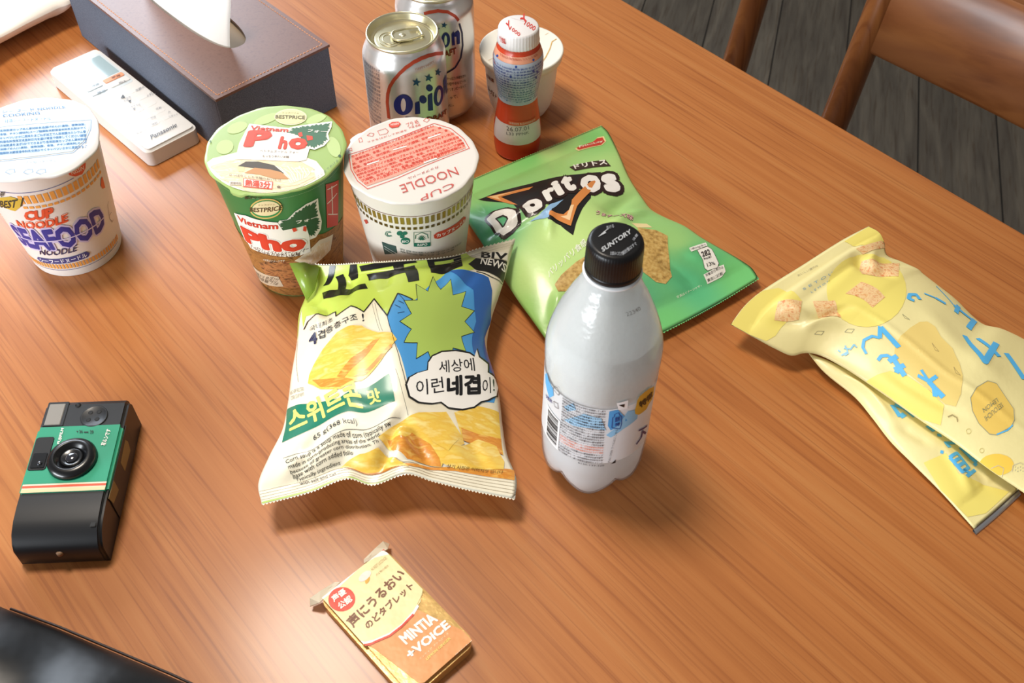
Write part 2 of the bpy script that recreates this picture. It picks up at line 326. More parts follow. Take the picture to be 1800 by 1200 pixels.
# ---- printing: flat artwork in (u, v) millimetres is cut along a grid and laid on its surface ---------------
_tc = bpy.data.curves.new('type', 'FONT'); _to = bpy.data.objects.new('type', _tc); COL.objects.link(_to); _tc.resolution_u = 2
_TX = {}
def glyphs(t, off):
    k = (t, round(off, 3))
    if k in _TX: return _TX[k]
    _tc.body = t; _tc.offset = off
    dg = bpy.context.evaluated_depsgraph_get(); dg.update(); ev = _to.evaluated_get(dg); me = ev.to_mesh()
    V = [(v.co.x, v.co.y) for v in me.vertices]; Fs = [tuple(p.vertices) for p in me.polygons]; ev.to_mesh_clear()
    _TX[k] = (V, Fs); return _TX[k]
LH = .13
def ribbon(pts, w, closed):
    out = []; n = len(pts); P = [Vector(p) for p in pts]; hw = w/2
    segs = [(P[i], P[(i+1) % n]) for i in range(n if closed else n-1)]
    for a, b in segs:
        d = b-a
        if d.length < 1e-6: continue
        q = Vector((-d.y, d.x)).normalized()*hw; out.append([a+q, a-q, b-q, b+q])
    if w > .5:
        for p in (P if closed else P[1:-1]): out.append([p+Vector((math.cos(math.pi*k/4), math.sin(math.pi*k/4)))*hw for k in range(8)])
    return out
def print_art(bm, f, items, fin, grid, slots, base_h=.16, dom=None, disc=None):
    """adds the artwork faces to bm (mm world space); slots: list of materials, extended as needed"""
    A = bmesh.new(); seq = 0
    def slot(c):
        m = ink(c, fin)
        if m not in slots: slots.append(m)
        return slots.index(m)
    def add(V, Fs, l, c, per=None):
        nonlocal seq
        s = slot(c); seq += 1; z = l*LH + (seq % 8)*.005
        vs = [A.verts.new((x, y, z + (.006*(i//per) if per else 0))) for i, (x, y) in enumerate(V)]
        for q in Fs:
            try: fc = A.faces.new([vs[i] for i in q])
            except ValueError: continue
            fc.material_index = s
            fc.normal_update()
            if fc.normal.z < 0: fc.normal_flip()
    for it in items:
        k, l, c = it[:3]
        if k == 'P':
            pts = it[3]; tri = tessellate_polygon([[Vector((x, y, 0)) for x, y in pts]]); add(pts, tri, l, c)
        elif k == 'L':
            for q in ribbon(it[4], it[3], it[5]): add([(v.x, v.y) for v in q], [tuple(range(len(q)))], l, c)
        elif k == 'T':
            _, _, _, t, bl, br, tl, bold, out = it
            V0, F0 = glyphs(t, 0.)
            if not V0: continue
            rad = out[1] if out else bold; per = None
            if rad >= .018:          # heavy lettering: the strokes swept round a small circle
                per = len(V0); V, Fs = list(V0), list(F0); m_ = 8 if rad < .06 else 12; n0 = len(V0)
                for rr_ in ((rad,) if rad < .05 else (rad, rad*.5)):
                    for q in range(m_):
                        a_ = 2*math.pi*q/m_; o_ = len(V); V += [(x+rr_*math.cos(a_), y+rr_*math.sin(a_)) for x, y in V0]; Fs += [tuple(i+o_ for i in fc) for fc in F0]
            else: V, Fs = (V0, F0) if not rad else glyphs(t, rad)
            ref = V0 if bold < .018 else [(x+sx*bold, y+sy*bold) for x, y in V0 for sx, sy in ((-1, -1), (1, 1))]
            x0 = min(v[0] for v in ref); x1 = max(v[0] for v in ref); y0 = min(v[1] for v in ref); y1 = max(v[1] for v in ref)
            ex = ((br[0]-bl[0])/(x1-x0), (br[1]-bl[1])/(x1-x0)); ey = ((tl[0]-bl[0])/(y1-y0), (tl[1]-bl[1])/(y1-y0))
            add([(bl[0]+(x-x0)*ex[0]+(y-y0)*ey[0], bl[1]+(x-x0)*ex[1]+(y-y0)*ey[1]) for x, y in V], Fs, l, c, per)
    def cut(co, no, clear=False):
        bmesh.ops.bisect_plane(A, geom=A.verts[:]+A.edges[:]+A.faces[:], plane_co=co, plane_no=no, clear_outer=clear, dist=1e-5)
    if dom:
        e = .3; cut((dom[0]+e, 0, 0), (-1, 0, 0), True); cut((dom[1]-e, 0, 0), (1, 0, 0), True); cut((0, dom[2]+e, 0), (0, -1, 0), True); cut((0, dom[3]-e, 0), (0, 1, 0), True)
    if disc:
        for k in range(48):
            a = 2*math.pi*k/48; cut((disc*math.cos(a), disc*math.sin(a), 0), (math.cos(a), math.sin(a), 0), True)
    if grid and A.verts:
        us = [v.co.x for v in A.verts]; vs_ = [v.co.y for v in A.verts]
        gu, gv = grid
        if gu:
            x = math.floor(min(us)/gu)*gu
            while x < max(us): cut((x, 0, 0), (1, 0, 0)); x += gu
        if gv:
            y = math.floor(min(vs_)/gv)*gv
            while y < max(vs_): cut((0, y, 0), (0, 1, 0)); y += gv
    if hasattr(f, 'nrm'):      # cut along the grid's diagonals too, so the print lies exactly on the film
        q_ = Vector((1/f.gu, -1/f.gv, 0)); ks = [v.co.x/f.gu - v.co.y/f.gv for v in A.verts]
        for k_ in range(math.floor(min(ks)), math.ceil(max(ks))+1): cut((k_*f.gu, 0, 0), q_)
    M = {}; N = []
    for v in A.verts:
        u, q, h = v.co; P = f(u, q); n = f.nrm(u, q) if hasattr(f, 'nrm') else normal(f, u, q)
        M[v] = bm.verts.new([P[i]+n[i]*(base_h+h) for i in range(3)])
    for fc in A.faces:
        try: g = bm.faces.new([M[v] for v in fc.verts])
        except ValueError: continue
        g.material_index = fc.material_index; g.smooth = True
    A.free()
def sheet_into(bm, f, u0, u1, v0, v1, nu, nv, slot=0, under=None, colour=None):
    g = [[bm.verts.new(f(u0+(u1-u0)*i/nu, v0+(v1-v0)*j/nv)) for j in range(nv+1)] for i in range(nu+1)]
    for i in range(nu):
        for j in range(nv):
            for q in ((g[i][j], g[i+1][j], g[i+1][j+1]), (g[i][j], g[i+1][j+1], g[i][j+1])): fc = bm.faces.new(q); fc.material_index = slot; fc.smooth = True
    if under:
        b = [[(g[i][j] if i in (0, nu) or j in (0, nv) else bm.verts.new(f(u0+(u1-u0)*i/nu, v0+(v1-v0)*j/nv, under=True))) for j in range(nv+1)] for i in range(nu+1)]
        for i in range(nu):
            for j in range(nv):
                fc = bm.faces.new((b[i][j], b[i][j+1], b[i+1][j+1], b[i+1][j])); fc.material_index = slot if under is True else under; fc.smooth = True
    return g
def raw_obj(name, bm, mats, parent):
    for v in bm.verts: v.co = wp(v.co)
    me = bpy.data.meshes.new(name); bm.to_mesh(me); bm.free(); return fin_mesh(name, me, mats, parent)
def add_print(target, f, items, fin, grid, **kw):
    """join printed faces into an existing mesh object (they are part of its surface)"""
    bm = bmesh.new(); slots = [None]*0 + list(target.data.materials); print_art(bm, f, items, fin, grid, slots, **kw)
    off = -(target.parent.location if target.parent else Vector()); base = bmesh.new(); base.from_mesh(target.data)
    mp = {v: base.verts.new(wp(v.co)+off) for v in bm.verts}
    for fc in bm.faces:
        g = base.faces.new([mp[v] for v in fc.verts]); g.material_index = fc.material_index; g.smooth = True
    for m in slots[len(target.data.materials):]: target.data.materials.append(m)
    bm.free(); base.to_mesh(target.data); base.free(); return target

# ================================================================ the room: floor, wall far behind
def wood(key, c0, c1, c2, scale, yaw, rough=.4, coat=.0, stretch=18., planks=None, bumps=.15, pores=None, seams='14100c'):
    m = mat(key, c0, rough, 0, coat); t, N, L = nt(m); b = N['Principled BSDF']
    tc = N.new('ShaderNodeTexCoord'); mp = N.new('ShaderNodeMapping'); mp.inputs['Rotation'].default_value = (0, 0, -yaw)
    L.new(tc.outputs['Object'], mp.inputs['Vector'])
    st = N.new('ShaderNodeMapping'); st.inputs['Scale'].default_value = (1, stretch, 1); L.new(mp.outputs['Vector'], st.inputs['Vector'])
    n1 = N.new('ShaderNodeTexNoise'); n1.inputs['Scale'].default_value = scale; n1.inputs['Detail'].default_value = 6; n1.inputs['Distortion'].default_value = .9; L.new(st.outputs['Vector'], n1.inputs['Vector'])
    r = N.new('ShaderNodeValToRGB'); e = r.color_ramp.elements; e[0].position = .30; e[0].color = lin(c2); e[1].position = .72; e[1].color = lin(c1); x = e.new(.52); x.color = lin(c0)
    L.new(n1.outputs['Fac'], r.inputs['Fac']); last = r.outputs['Color']
    st2 = N.new('ShaderNodeMapping'); st2.inputs['Scale'].default_value = (1, stretch*1.7, 1); L.new(mp.outputs['Vector'], st2.inputs['Vector'])
    n2 = N.new('ShaderNodeTexNoise'); n2.inputs['Scale'].default_value = scale*2.4; n2.inputs['Detail'].default_value = 5; n2.inputs['Distortion'].default_value = .3; L.new(st2.outputs['Vector'], n2.inputs['Vector'])
    r2 = N.new('ShaderNodeValToRGB'); r2.color_ramp.elements[0].position = .30; r2.color_ramp.elements[0].color = (.66, .55, .47, 1); r2.color_ramp.elements[1].position = .48; r2.color_ramp.elements[1].color = (1, 1, 1, 1)
    L.new(n2.outputs['Fac'], r2.inputs['Fac'])
    mx = N.new('ShaderNodeMix'); mx.data_type = 'RGBA'; mx.blend_type = 'MULTIPLY'; mx.inputs[0].default_value = .8; L.new(last, mx.inputs[6]); L.new(r2.outputs['Color'], mx.inputs[7]); last = mx.outputs[2]
    if planks:
        sx = N.new('ShaderNodeSeparateXYZ'); L.new(mp.outputs['Vector'], sx.inputs[0])
        a = N.new('ShaderNodeMath'); a.operation = 'MULTIPLY_ADD'; a.inputs[1].default_value = 1/planks[0]; a.inputs[2].default_value = planks[1]; L.new(sx.outputs['Y'], a.inputs[0])
        fr = N.new('ShaderNodeMath'); fr.operation = 'FRACT'; L.new(a.outputs[0], fr.inputs[0])
        lt = N.new('ShaderNodeMath'); lt.operation = 'LESS_THAN'; lt.inputs[1].default_value = planks[2]; L.new(fr.outputs[0], lt.inputs[0])
        fl = N.new('ShaderNodeMath'); fl.operation = 'FLOOR'; L.new(a.outputs[0], fl.inputs[0])
        wn = N.new('ShaderNodeTexWhiteNoise'); wn.noise_dimensions = '1D'; L.new(fl.outputs[0], wn.inputs['W'])
        hs = N.new('ShaderNodeHueSaturation'); mr = N.new('ShaderNodeMapRange'); mr.inputs[3].default_value = .85; mr.inputs[4].default_value = 1.15; L.new(wn.outputs['Value'], mr.inputs[0]); L.new(mr.outputs[0], hs.inputs['Value']); L.new(last, hs.inputs['Color'])
        m2 = N.new('ShaderNodeMix'); m2.data_type = 'RGBA'; L.new(lt.outputs[0], m2.inputs[0]); L.new(hs.outputs['Color'], m2.inputs[6]); m2.inputs[7].default_value = lin(seams); last = m2.outputs[2]
    L.new(last, b.inputs['Base Color'])
    bp = N.new('ShaderNodeBump'); bp.inputs['Strength'].default_value = bumps; bp.inputs['Distance'].default_value = .0006; L.new(n2.outputs['Fac'], bp.inputs['Height']); L.new(bp.outputs['Normal'], b.inputs['Normal'])
    return m
FLOOR_M = wood('floor_planks', '575046', '655d51', '49423a', 5, math.radians(75.5), .5, 0, 9, (.155, .42, .022), .1)
fl = pyobj('floor', [(-3, -1.6, 0), (3.4, -1.6, 0), (3.4, 4.2, 0), (-3, 4.2, 0), (-3, -1.6, -.06), (3.4, -1.6, -.06), (3.4, 4.2, -.06), (-3, 4.2, -.06)],
      [(0, 1, 2, 3), (4, 7, 6, 5), (0, 4, 5, 1), (1, 5, 6, 2), (2, 6, 7, 3), (3, 7, 4, 0)], [FLOOR_M], metres=True, smooth=False); fl['kind'] = 'structure'
# ---- walls of the room, beyond the chairs and to the right
WM = mat('wall_plaster', 'd8d0c4', .8)
for nm, (x0, x1, y0, y1) in (('wall_back', (-3, 3.4, 4.2, 4.3)), ('wall_right', (3.4, 3.5, -1.6, 4.3))):
    o = pyobj(nm, [(x, y_, z) for z in (0, 2.7) for x, y_ in ((x0, y0), (x1, y0), (x1, y1), (x0, y1))], [(0, 3, 2, 1), (4, 5, 6, 7), (0, 1, 5, 4), (1, 2, 6, 5), (2, 3, 7, 6), (3, 0, 4, 7)], [WM], metres=True, smooth=False); o['kind'] = 'structure'
# ---- dining table
GR = math.radians(-48.4); gu = Vector((math.cos(GR), math.sin(GR))); gv = Vector((-math.sin(GR), math.cos(GR)))   # along the grain, across towards the far side
TABLE_M = wood('table_wood', 'b97338', 'be7c41', 'ae682f', 3.4, GR, .55, .42, 30, None, .12)
tb = thing('dining_table', 'long reddish brown wooden dining table that carries all the snacks', 'table', (-150, 300, -720))
def tl(a, b, z): q = gu*a + gv*b; return (q.x, q.y, z)
def slab(name, a0, a1, b0, b1, z0, z1, m, parent, bev=4.):
    bm = box_bm(a1-a0, b1-b0, z1-z0, bev, 3)
    for v in bm.verts: q = tl(v.co.x+a0, v.co.y+b0, v.co.z+z0); v.co = Vector(q)
    return bmobj(name, bm, [m], parent, angle=35)
slab('tabletop', -1450, 330, -130, 716.6, -32, 0, TABLE_M, tb)
for a, b in ((-1400, -80), (-1400, 596), (210, -80), (210, 596)): slab('leg', a, a+70, b, b+70, -720, -32.3, TABLE_M, tb)
slab('apron', -1325, 205, 612, 634, -100, -32.3, TABLE_M, tb, 2); slab('apron', -1325, 205, -46, -24, -100, -32.3, TABLE_M, tb, 2)

# ---- artwork, in millimetres on each surface
ART = {
'kko': [
('P',1,'c3dc5c',[(0,226),(0,150),(2.8,186.8),(6.4,163.7),(8.1,175.9),(17.8,173.4),(36.0,167.4),(38.1,159.9),(51.7,166.4),(66.5,155.3),(73.4,173.1),(90.0,143.3),(93.6,174.8),(108.0,164.4),(119.6,180.8),(124.6,208.6),(138.9,201.3),(144.2,202.6),(138.5,209.6),(142.8,215.1),(135.5,224.6),(128,226)]),
('L',3,'1c1c1a',1.1,[(7.4,159.9),(10.5,167.8),(17.9,172.3),(36.8,166.7),(38.5,159.3),(51.7,166.4),(66.5,155.3),(73.4,173.1),(90.0,143.3),(93.6,174.8),(106.7,166.2)],0),
('P',3,'161614',[(23.6,225.0),(29.2,225.0),(19.3,210.2),(14.1,209.7)]),
('P',3,'161614',[(42.1,225.0),(48.0,225.0),(46.5,212.2),(40.0,212.2),(37.9,217.2)]),
('P',3,'161614',[(25.9,217.4),(33.5,219.3),(37.4,201.0),(30.4,200.3)]),
('P',3,'161614',[(15.7,201.5),(57.4,199.5),(63.8,189.8),(21.4,190.4)]),
('P',3,'161614',[(50.3,225.0),(88.9,225.0),(99.0,225.0),(100.4,223.2),(72.6,221.3),(50.8,219.7),(49.9,223.3),(68.2,225.0)]),
('P',3,'161614',[(54.9,214.6),(98.2,221.2),(106.2,194.4),(98.5,191.6),(91.4,209.7),(59.4,203.9)]),
('P',3,'161614',[(80.6,225.0),(89.7,225.0),(90.2,215.2),(81.5,218.5)]),
('P',3,'161614',[(107.4,225.0),(112.4,225.0),(113.3,220.0),(127.1,220.1),(126.2,225.0),(131.4,225.0),(134.8,209.0),(111.9,207.1)]),
('P',3,'161614',[(112.3,224.9),(126.8,225.0),(127.3,222.7),(112.5,222.7)]),
('P',2,'1d1d1b',[(142.8,215.1),(163.6,203.9),(165.0,185.2),(147.4,199.5),(144.2,202.6),(138.5,209.6)]),
('P',2,'f4efe0',[(139.0,222.2),(145.4,220.6),(162.5,212.3),(163.8,204.4),(151.2,211.8),(142.8,216.1)]),
('T',3,'f7f4ea','NEWS',(146.7,207.4),(164.2,193.3),(146.6,214.8),0.02,None),
('T',3,'1d1d1b','BIV',(146.2,214.3),(163.2,204.1),(145.5,221.9),0.03,None),
('L',3,'1d1d1b',0.5,[(145.7,199.5),(156.9,188.7),(165.0,183.4)],0),
('P',1,'4f9fe0',[(90.0,143.3),(93.6,174.8),(108.0,164.4),(123.2,210.8),(144.9,199.0),(155.4,188.2),(160.0,175.5),(165.0,148.6),(163.2,129.5),(165.0,111.7),(164.0,84.4),(160.4,71.5),(128.3,63.7),(100.4,75.0),(97.8,99.6),(94.5,125.6)]),
('P',2,'2f66b4',[(125.7,208.3),(144.9,199.0),(155.4,188.2),(160.0,175.5),(165.0,148.6),(163.2,129.5),(165.0,111.7),(164.0,84.4),(160.4,89.0),(154.0,112.4),(156.4,142.1),(148.5,175.8)]),
('P',2,'1d1d1b',[(149.3,141.1),(156.8,131.6),(148.3,126.0),(149.1,111.6),(140.5,113.9),(135.1,98.7),(130.0,107.7),(120.9,93.8),(120.3,107.9),(109.1,98.3),(114.0,115.3),(103.1,112.7),(110.5,129.3),(100.7,135.8),(108.5,147.2),(99.9,164.0),(110.0,166.2),(104.7,189.2),(115.8,179.0),(114.4,202.0),(124.9,181.8),(129.4,195.4),(135.4,172.7),(143.9,175.7),(144.7,157.0),(154.0,152.8)]),
('P',3,'aecb62',[(148.8,141.0),(156.1,131.7),(147.8,126.3),(148.7,112.3),(140.3,114.6),(135.1,99.8),(130.2,108.7),(121.2,95.1),(120.8,108.8),(109.8,99.5),(114.6,116.1),(104.0,113.6),(111.1,129.6),(101.6,135.9),(109.1,147.1),(100.8,163.2),(110.6,165.3),(105.6,187.6),(116.3,177.8),(115.0,200.0),(125.1,180.1),(129.5,193.8),(135.3,171.7),(143.6,174.6),(144.3,156.5),(153.3,152.4)]),
('L',3,'1d1d1b',0.5,[(90.0,143.3),(95.5,122.4),(96.7,91.3),(99.3,72.2)],0),
('L',3,'1d1d1b',0.4,[(93.6,174.8),(102.2,161.3),(106.7,166.2)],0),
('L',4,'1d2a50',0.5,[(99.3,153.1),(94.2,156.9)],0),
('L',4,'1d2a50',0.5,[(101.0,159.1),(95.9,162.9)],0),
('L',4,'1d2a50',0.5,[(103.2,148.3),(98.1,145.7)],0),
('L',2,'1d1d1b',0.25,[(72.6,166.2),(85.5,127.2)],0),
('L',2,'1d1d1b',0.25,[(75.1,166.5),(87.8,125.9)],0),
('L',2,'3a3a36',0.25,[(2.4,151.8),(4.6,132.3),(9.9,103.9)],0),
('T',3,'26262c','국내최초',(14.6,151.5),(36.4,153.8),(13.0,158.3),0,None),
('T',3,'26264c','4',(16.6,136.0),(24.6,135.0),(13.5,150.0),0.03,None),
('T',3,'26262c','겹',(24.5,139.3),(32.0,137.6),(21.9,150.1),0.01,None),
('T',3,'26262c','층층구조',(32.5,140.4),(62.7,144.1),(29.5,149.4),0.005,None),
('T',3,'26262c','!',(67.4,143.0),(69.3,143.8),(64.8,152.5),0.0,None),
('P',3,'@chipy',[(19.6,105.0),(18.9,97.4),(30.4,86.0),(48.5,75.5),(65.5,81.4),(79.9,94.8),(90.5,105.7),(98.4,115.2),(95.5,122.4),(84.1,125.4),(67.6,138.0),(54.0,138.0),(43.6,135.9),(31.6,124.8),(23.2,112.5)]),
('P',4,'@chipo',[(44.5,89.4),(56.8,101.7),(78.9,118.6),(85.1,119.0),(69.4,104.3),(50.5,84.7)]),
('P',4,'@chipo',[(58.6,83.7),(75.6,97.5),(92.6,110.6),(93.3,107.7),(82.6,98.8),(67.9,86.8)]),
('P',4,'@chipo',[(22.4,98.8),(38.5,91.1),(58.6,80.8),(48.4,77.5),(30.3,88.0)]),
('P',2,'1e7a60',[(1.3,84.8),(47.6,67.4),(67.3,75.3),(87.4,83.1),(91.9,55.0),(8.8,47.3)]),
('T',2,'8a8678','AIG AFP REUTERS',(3.45,96.21),(16.25,91.91),(2.3,100.6),0,None),
('T',2,'8a8678','CORN SOUP NEWS',(5.05,90.11),(17.0,86.09),(3.9,94.5),0,None),
('T',3,'f0ec78','스위트콘',(12.7,53.1),(70.2,55.8),(2.1,78.9),0.032,None),
('T',3,'f0ec78','맛',(72.8,58.5),(82.7,58.5),(68.8,73.9),0.032,None),
('T',3,'26262a','65 g(368 kcal)',(34.2,37.8),(66.2,40.9),(32.2,43.5),0,None),
('L',2,'26262a',0.35,[(14.6,31.0),(42.0,31.6),(65.1,38.4),(95.7,42.1)],0),
('L',2,'26262a',0.25,[(92.6,85.9),(96.5,64.9),(101.0,44.6)],0),
('T',3,'2c2824','Corn soup is a soup made of corn (typically sw',(18.2,23.9),(89.9,35.4),(16.4,28.7),0.004,None),
('T',3,'2c2824','made in corn-producing areas of the world,',(20.0,19.8),(82.6,30.6),(18.9,23.6),0.004,None),
('T',3,'2c2824','because of greater corn distribution. Th',(21.1,16.5),(80.7,26.7),(20.4,19.7),0.004,None),
('T',3,'2c2824','base with corn added follo',(22.4,14.0),(62.5,19.6),(22.0,17.1),0.004,None),
('T',3,'2c2824','Typically ingredient',(23.8,10.9),(52.9,12.4),(23.6,13.9),0.004,None),
('T',3,'2c2824','with salt and ext',(25.8,7.7),(49.2,5.0),(25.5,10.9),0.004,None),
('P',4,'1c1c1c',[(98.6,70.9),(101.0,78.1),(107.6,84.8),(115.9,89.9),(117.5,97.8),(122.4,105.1),(130.9,110.6),(141.8,112.7),(151.3,111.5),(154.1,108.9),(157.6,117.3),(157.4,109.6),(162.4,106.2),(160.2,97.2),(165.0,97.9),(165.0,89.7),(163.5,78.5),(156.9,71.5),(152.0,68.6),(146.9,62.9),(138.6,59.1),(128.8,58.7),(123.6,62.4),(117.2,59.3),(107.3,57.1),(101.0,59.9)]),
('P',5,'f8f6f0',[(100.1,71.4),(102.4,78.3),(108.7,84.8),(116.6,89.5),(118.1,97.0),(122.7,103.9),(130.9,109.1),(141.3,111.1),(150.4,110.1),(153.1,107.6),(156.5,115.2),(156.2,108.0),(160.8,104.2),(158.9,96.3),(163.4,94.5),(164.4,88.2),(162.1,78.1),(155.9,72.0),(151.2,69.3),(146.3,63.9),(138.4,60.4),(128.9,60.0),(124.0,63.5),(117.8,60.6),(108.3,58.7),(102.3,61.3)]),
('T',6,'26262a','세상에',(124.5,88.9),(150.5,95.1),(126.2,100.3),0.006,None),
('T',6,'26262a','이런',(106.4,63.9),(126.4,72.2),(106.6,77.4),0.006,None),
('T',6,'1a1a1c','네겹',(127.8,68.6),(151.7,74.9),(129.5,86.7),0.045,None),
('T',6,'26262a','이!',(152.8,74.4),(161.2,80.6),(154.1,88.4),0.006,None),
('P',3,'@chipy',[(132.7,56.6),(149.4,65.2),(162.9,65.2),(161.7,29.6),(146.3,33.5),(136.6,35.8)]),
('P',4,'@chipo',[(136.5,44.4),(148.9,41.4),(162.2,42.5),(161.1,29.3),(146.3,33.5),(137.0,35.5)]),
('P',3,'@chipy',[(51.7,10.2),(66.8,20.9),(79.4,24.5),(89.2,13.9),(96.9,6.2),(82.5,10.2),(64.8,9.5)]),
('P',4,'@chipy',[(80.4,30.9),(92.5,37.6),(108.3,48.6),(127.1,55.6),(136.5,37.6),(137.4,33.3),(121.4,18.9),(117.8,13.0),(103.2,12.4),(96.2,12.7),(87.5,21.2)]),
('P',5,'@chipo',[(85.9,29.0),(97.6,25.0),(102.9,33.1),(113.9,26.4),(117.5,18.1),(117.8,13.2),(103.2,12.4),(96.2,12.7),(88.8,19.1)]),
('P',6,'@chipy',[(111.2,42.9),(125.3,49.1),(134.0,35.2),(125.1,24.3),(115.8,28.5)]),
('P',5,'@chipy',[(120.5,18.4),(130.7,28.6),(146.9,37.4),(158.2,35.0),(160.3,24.0),(158.0,18.3),(126.6,13.8),(118.6,15.2)]),
('P',3,'@chipo',[(52.7,9.0),(97.2,9.2),(126.7,14.5),(165.0,19.8),(163.5,12.4),(126.3,12.4),(99.9,7.0),(76.7,10.9)]),
('T',6,'6a4a2c','상기 사진은 이미지컷 입니다',(121.0,13.2),(156.5,15.1),(122.1,15.4),0,None),
('L',1,'a39478',0.3,[(0,3.2),(165,3.2)],0),
('L',1,'a39478',0.3,[(0,5.6),(165,5.6)],0),
('L',1,'a39478',0.3,[(0,8.0),(165,8.0)],0),
('L',1,'a39478',0.3,[(0,10.4),(165,10.4)],0),
('P',1,'a5c84c',[(0,0),(95,0),(60,1.4),(0,1.6)]),
('L',4,'b3a88c',0.3,[(125,218),(165,218)],0),
('L',4,'b3a88c',0.3,[(125,220.5),(165,220.5)],0),
('L',4,'b3a88c',0.3,[(125,223),(165,223)],0)],
'dor': [
('P',1,'1d1a1a',[(27.9,181.9),(50.0,178.9),(77.8,167.7),(99.0,162.5),(120.3,155.2),(140.0,150.4),(129.1,136.4),(101.3,133.4),(73.7,128.6),(52.1,130.2),(53.1,149.5),(39.7,167.5)]),
('P',1,'1d1a1a',[(78.5,132.0),(101.3,133.4),(123.6,132.0),(114.2,120.3),(98.8,111.7),(83.3,100.8),(72.8,92.0),(71.6,104.1),(66.0,112.4)]),
('P',2,'d98a48',[(37.6,179.8),(58.7,169.1),(77.0,160.8),(72.2,158.5),(48.9,168.0),(55.3,142.8),(51.5,147.9)]),
('P',3,'f2c48c',[(39.9,178.0),(56.5,168.7),(65.0,164.8),(46.8,170.9),(46.9,162.9)]),
('P',5,'d98a48',[(131.9,140.2),(125.5,139.9),(95.9,123.3),(89.1,115.2),(79.5,111.8),(71.1,117.9),(68.5,115.0),(77.6,99.9),(95.8,115.3),(117.1,126.5)]),
('P',6,'f4cfa0',[(91.3,118.2),(93.9,117.3),(80.3,104.5),(76.1,110.9),(81.2,109.8)]),
('P',2,'8fb8e0',[(76.2,126.4),(89.6,126.8),(85.3,125.1),(74.1,119.8),(67.5,113.4),(61.5,116.7),(53.6,118.9),(63.2,119.8)]),
('T',3,'2b1714','D',(23.7,118.3),(50.3,119.9),(21.1,147.2),0.03,('out',0.115)),
('T',4,'f6f3ee','D',(23.7,118.3),(50.3,119.9),(21.1,147.2),0.065,None),
('T',3,'2b1714','o',(53.9,122.8),(72.0,124.8),(55.7,140.4),0.03,('out',0.115)),
('T',4,'f6f3ee','o',(53.9,122.8),(72.0,124.8),(55.7,140.4),0.065,None),
('T',3,'2b1714','r',(75.9,130.0),(87.8,131.5),(78.9,147.1),0.03,('out',0.115)),
('T',4,'f6f3ee','r',(75.9,130.0),(87.8,131.5),(78.9,147.1),0.065,None),
('T',3,'2b1714','i',(87.6,131.7),(95.6,132.9),(90.8,155.2),0.03,('out',0.115)),
('T',4,'f6f3ee','i',(87.6,131.7),(95.6,132.9),(90.8,155.2),0.065,None),
('T',3,'2b1714','t',(96.6,132.9),(108.7,133.7),(100.8,157.8),0.03,('out',0.115)),
('T',4,'f6f3ee','t',(96.6,132.9),(108.7,133.7),(100.8,157.8),0.065,None),
('T',3,'2b1714','o',(111.0,126.5),(130.5,124.4),(117.7,150.9),0.03,('out',0.115)),
('T',4,'f6f3ee','o',(111.0,126.5),(130.5,124.4),(117.7,150.9),0.065,None),
('T',3,'2b1714','s',(132.3,122.0),(147.7,120.6),(136.6,146.7),0.03,('out',0.115)),
('T',4,'f6f3ee','s',(132.3,122.0),(147.7,120.6),(136.6,146.7),0.065,None),
('P',3,'3c2a20',[(116.3,170.8),(127.7,170.4),(149.1,165.8),(151.2,155.5),(134.1,159.5),(118.6,162.0)]),
('T',4,'f4efe6','ドリトス',(119.5,164.5),(148.8,158.3),(120.3,172.2),0.035,None),
('P',2,'f3dfa0',[(132.5,199.7),(140.5,199.6),(148.8,198.8),(154.3,201.9),(159.6,200.2),(158.9,191.9),(153.6,188.0),(141.7,191.2),(133.1,192.7)]),
('P',3,'cf3c2c',[(133.9,200.0),(141.1,199.6),(148.5,198.5),(153.3,200.8),(158.1,199.1),(157.5,192.0),(153.0,188.9),(142.4,192.4),(134.8,194.5)]),
('T',4,'f6ecd8','FritoLay',(135.8,197.2),(155.9,191.1),(136.5,201.1),0.02,None),
('T',2,'eef4dc','バリッバリ食感',(35.2,68.0),(74.7,79.8),(37.2,74.2),0.02,None),
('T',2,'5a2c28','うまチーズ味',(106.2,103.4),(129.7,87.6),(111.4,106.9),0.02,('out',0.05)),
('T',3,'f2c4c0','うまチーズ味',(106.2,103.4),(129.7,87.6),(111.4,106.9),0.02,None),
('P',2,'@tort',[(35.4,60.9),(44.3,65.5),(58.8,70.0),(68.0,71.2),(65.6,60.9),(55.6,50.9),(43.1,48.8),(33.1,52.6)]),
('P',2,'@tort',[(125.7,80.0),(135.9,71.9),(139.1,63.7),(121.2,44.4),(107.0,28.8),(96.9,25.3),(91.2,28.8),(89.1,41.1)]),
('P',1,'f0dca4',[(127.2,86.2),(137.3,81.6),(136.5,75.9),(125.7,80.0)]),
('P',2,'f4f1e8',[(146.9,43.4),(156.9,43.6),(156.8,39.8),(148.9,25.5),(144.3,22.2),(137.1,23.6),(136.8,26.1)]),
('L',3,'4a4038',0.3,[(146.9,43.4),(156.9,43.6),(156.8,39.8),(148.9,25.5),(144.3,22.2),(137.1,23.6),(136.8,26.1)],1),
('T',4,'3a3030','282',(143.3,35.1),(151.5,35.5),(147.2,40.4),0.03,None),
('T',4,'3a3030','kcal',(141.3,31.6),(149.2,32.8),(143.1,34.1),0.01,None),
('T',4,'3a3030','13%',(139.0,25.8),(145.4,25.2),(140.3,28.4),0.01,None),
('P',2,'f4f1e8',[(143.4,47.3),(160.0,47.9),(157.7,44.4),(141.5,43.3)]),
('T',3,'3a3030','1袋(60g)当り',(142.7,44.3),(156.7,44.5),(144.0,46.6),0,None),
('P',2,'f4f1e8',[(132.1,22.3),(151.1,23.4),(147.4,17.7),(142.3,15.7),(129.3,15.6)]),
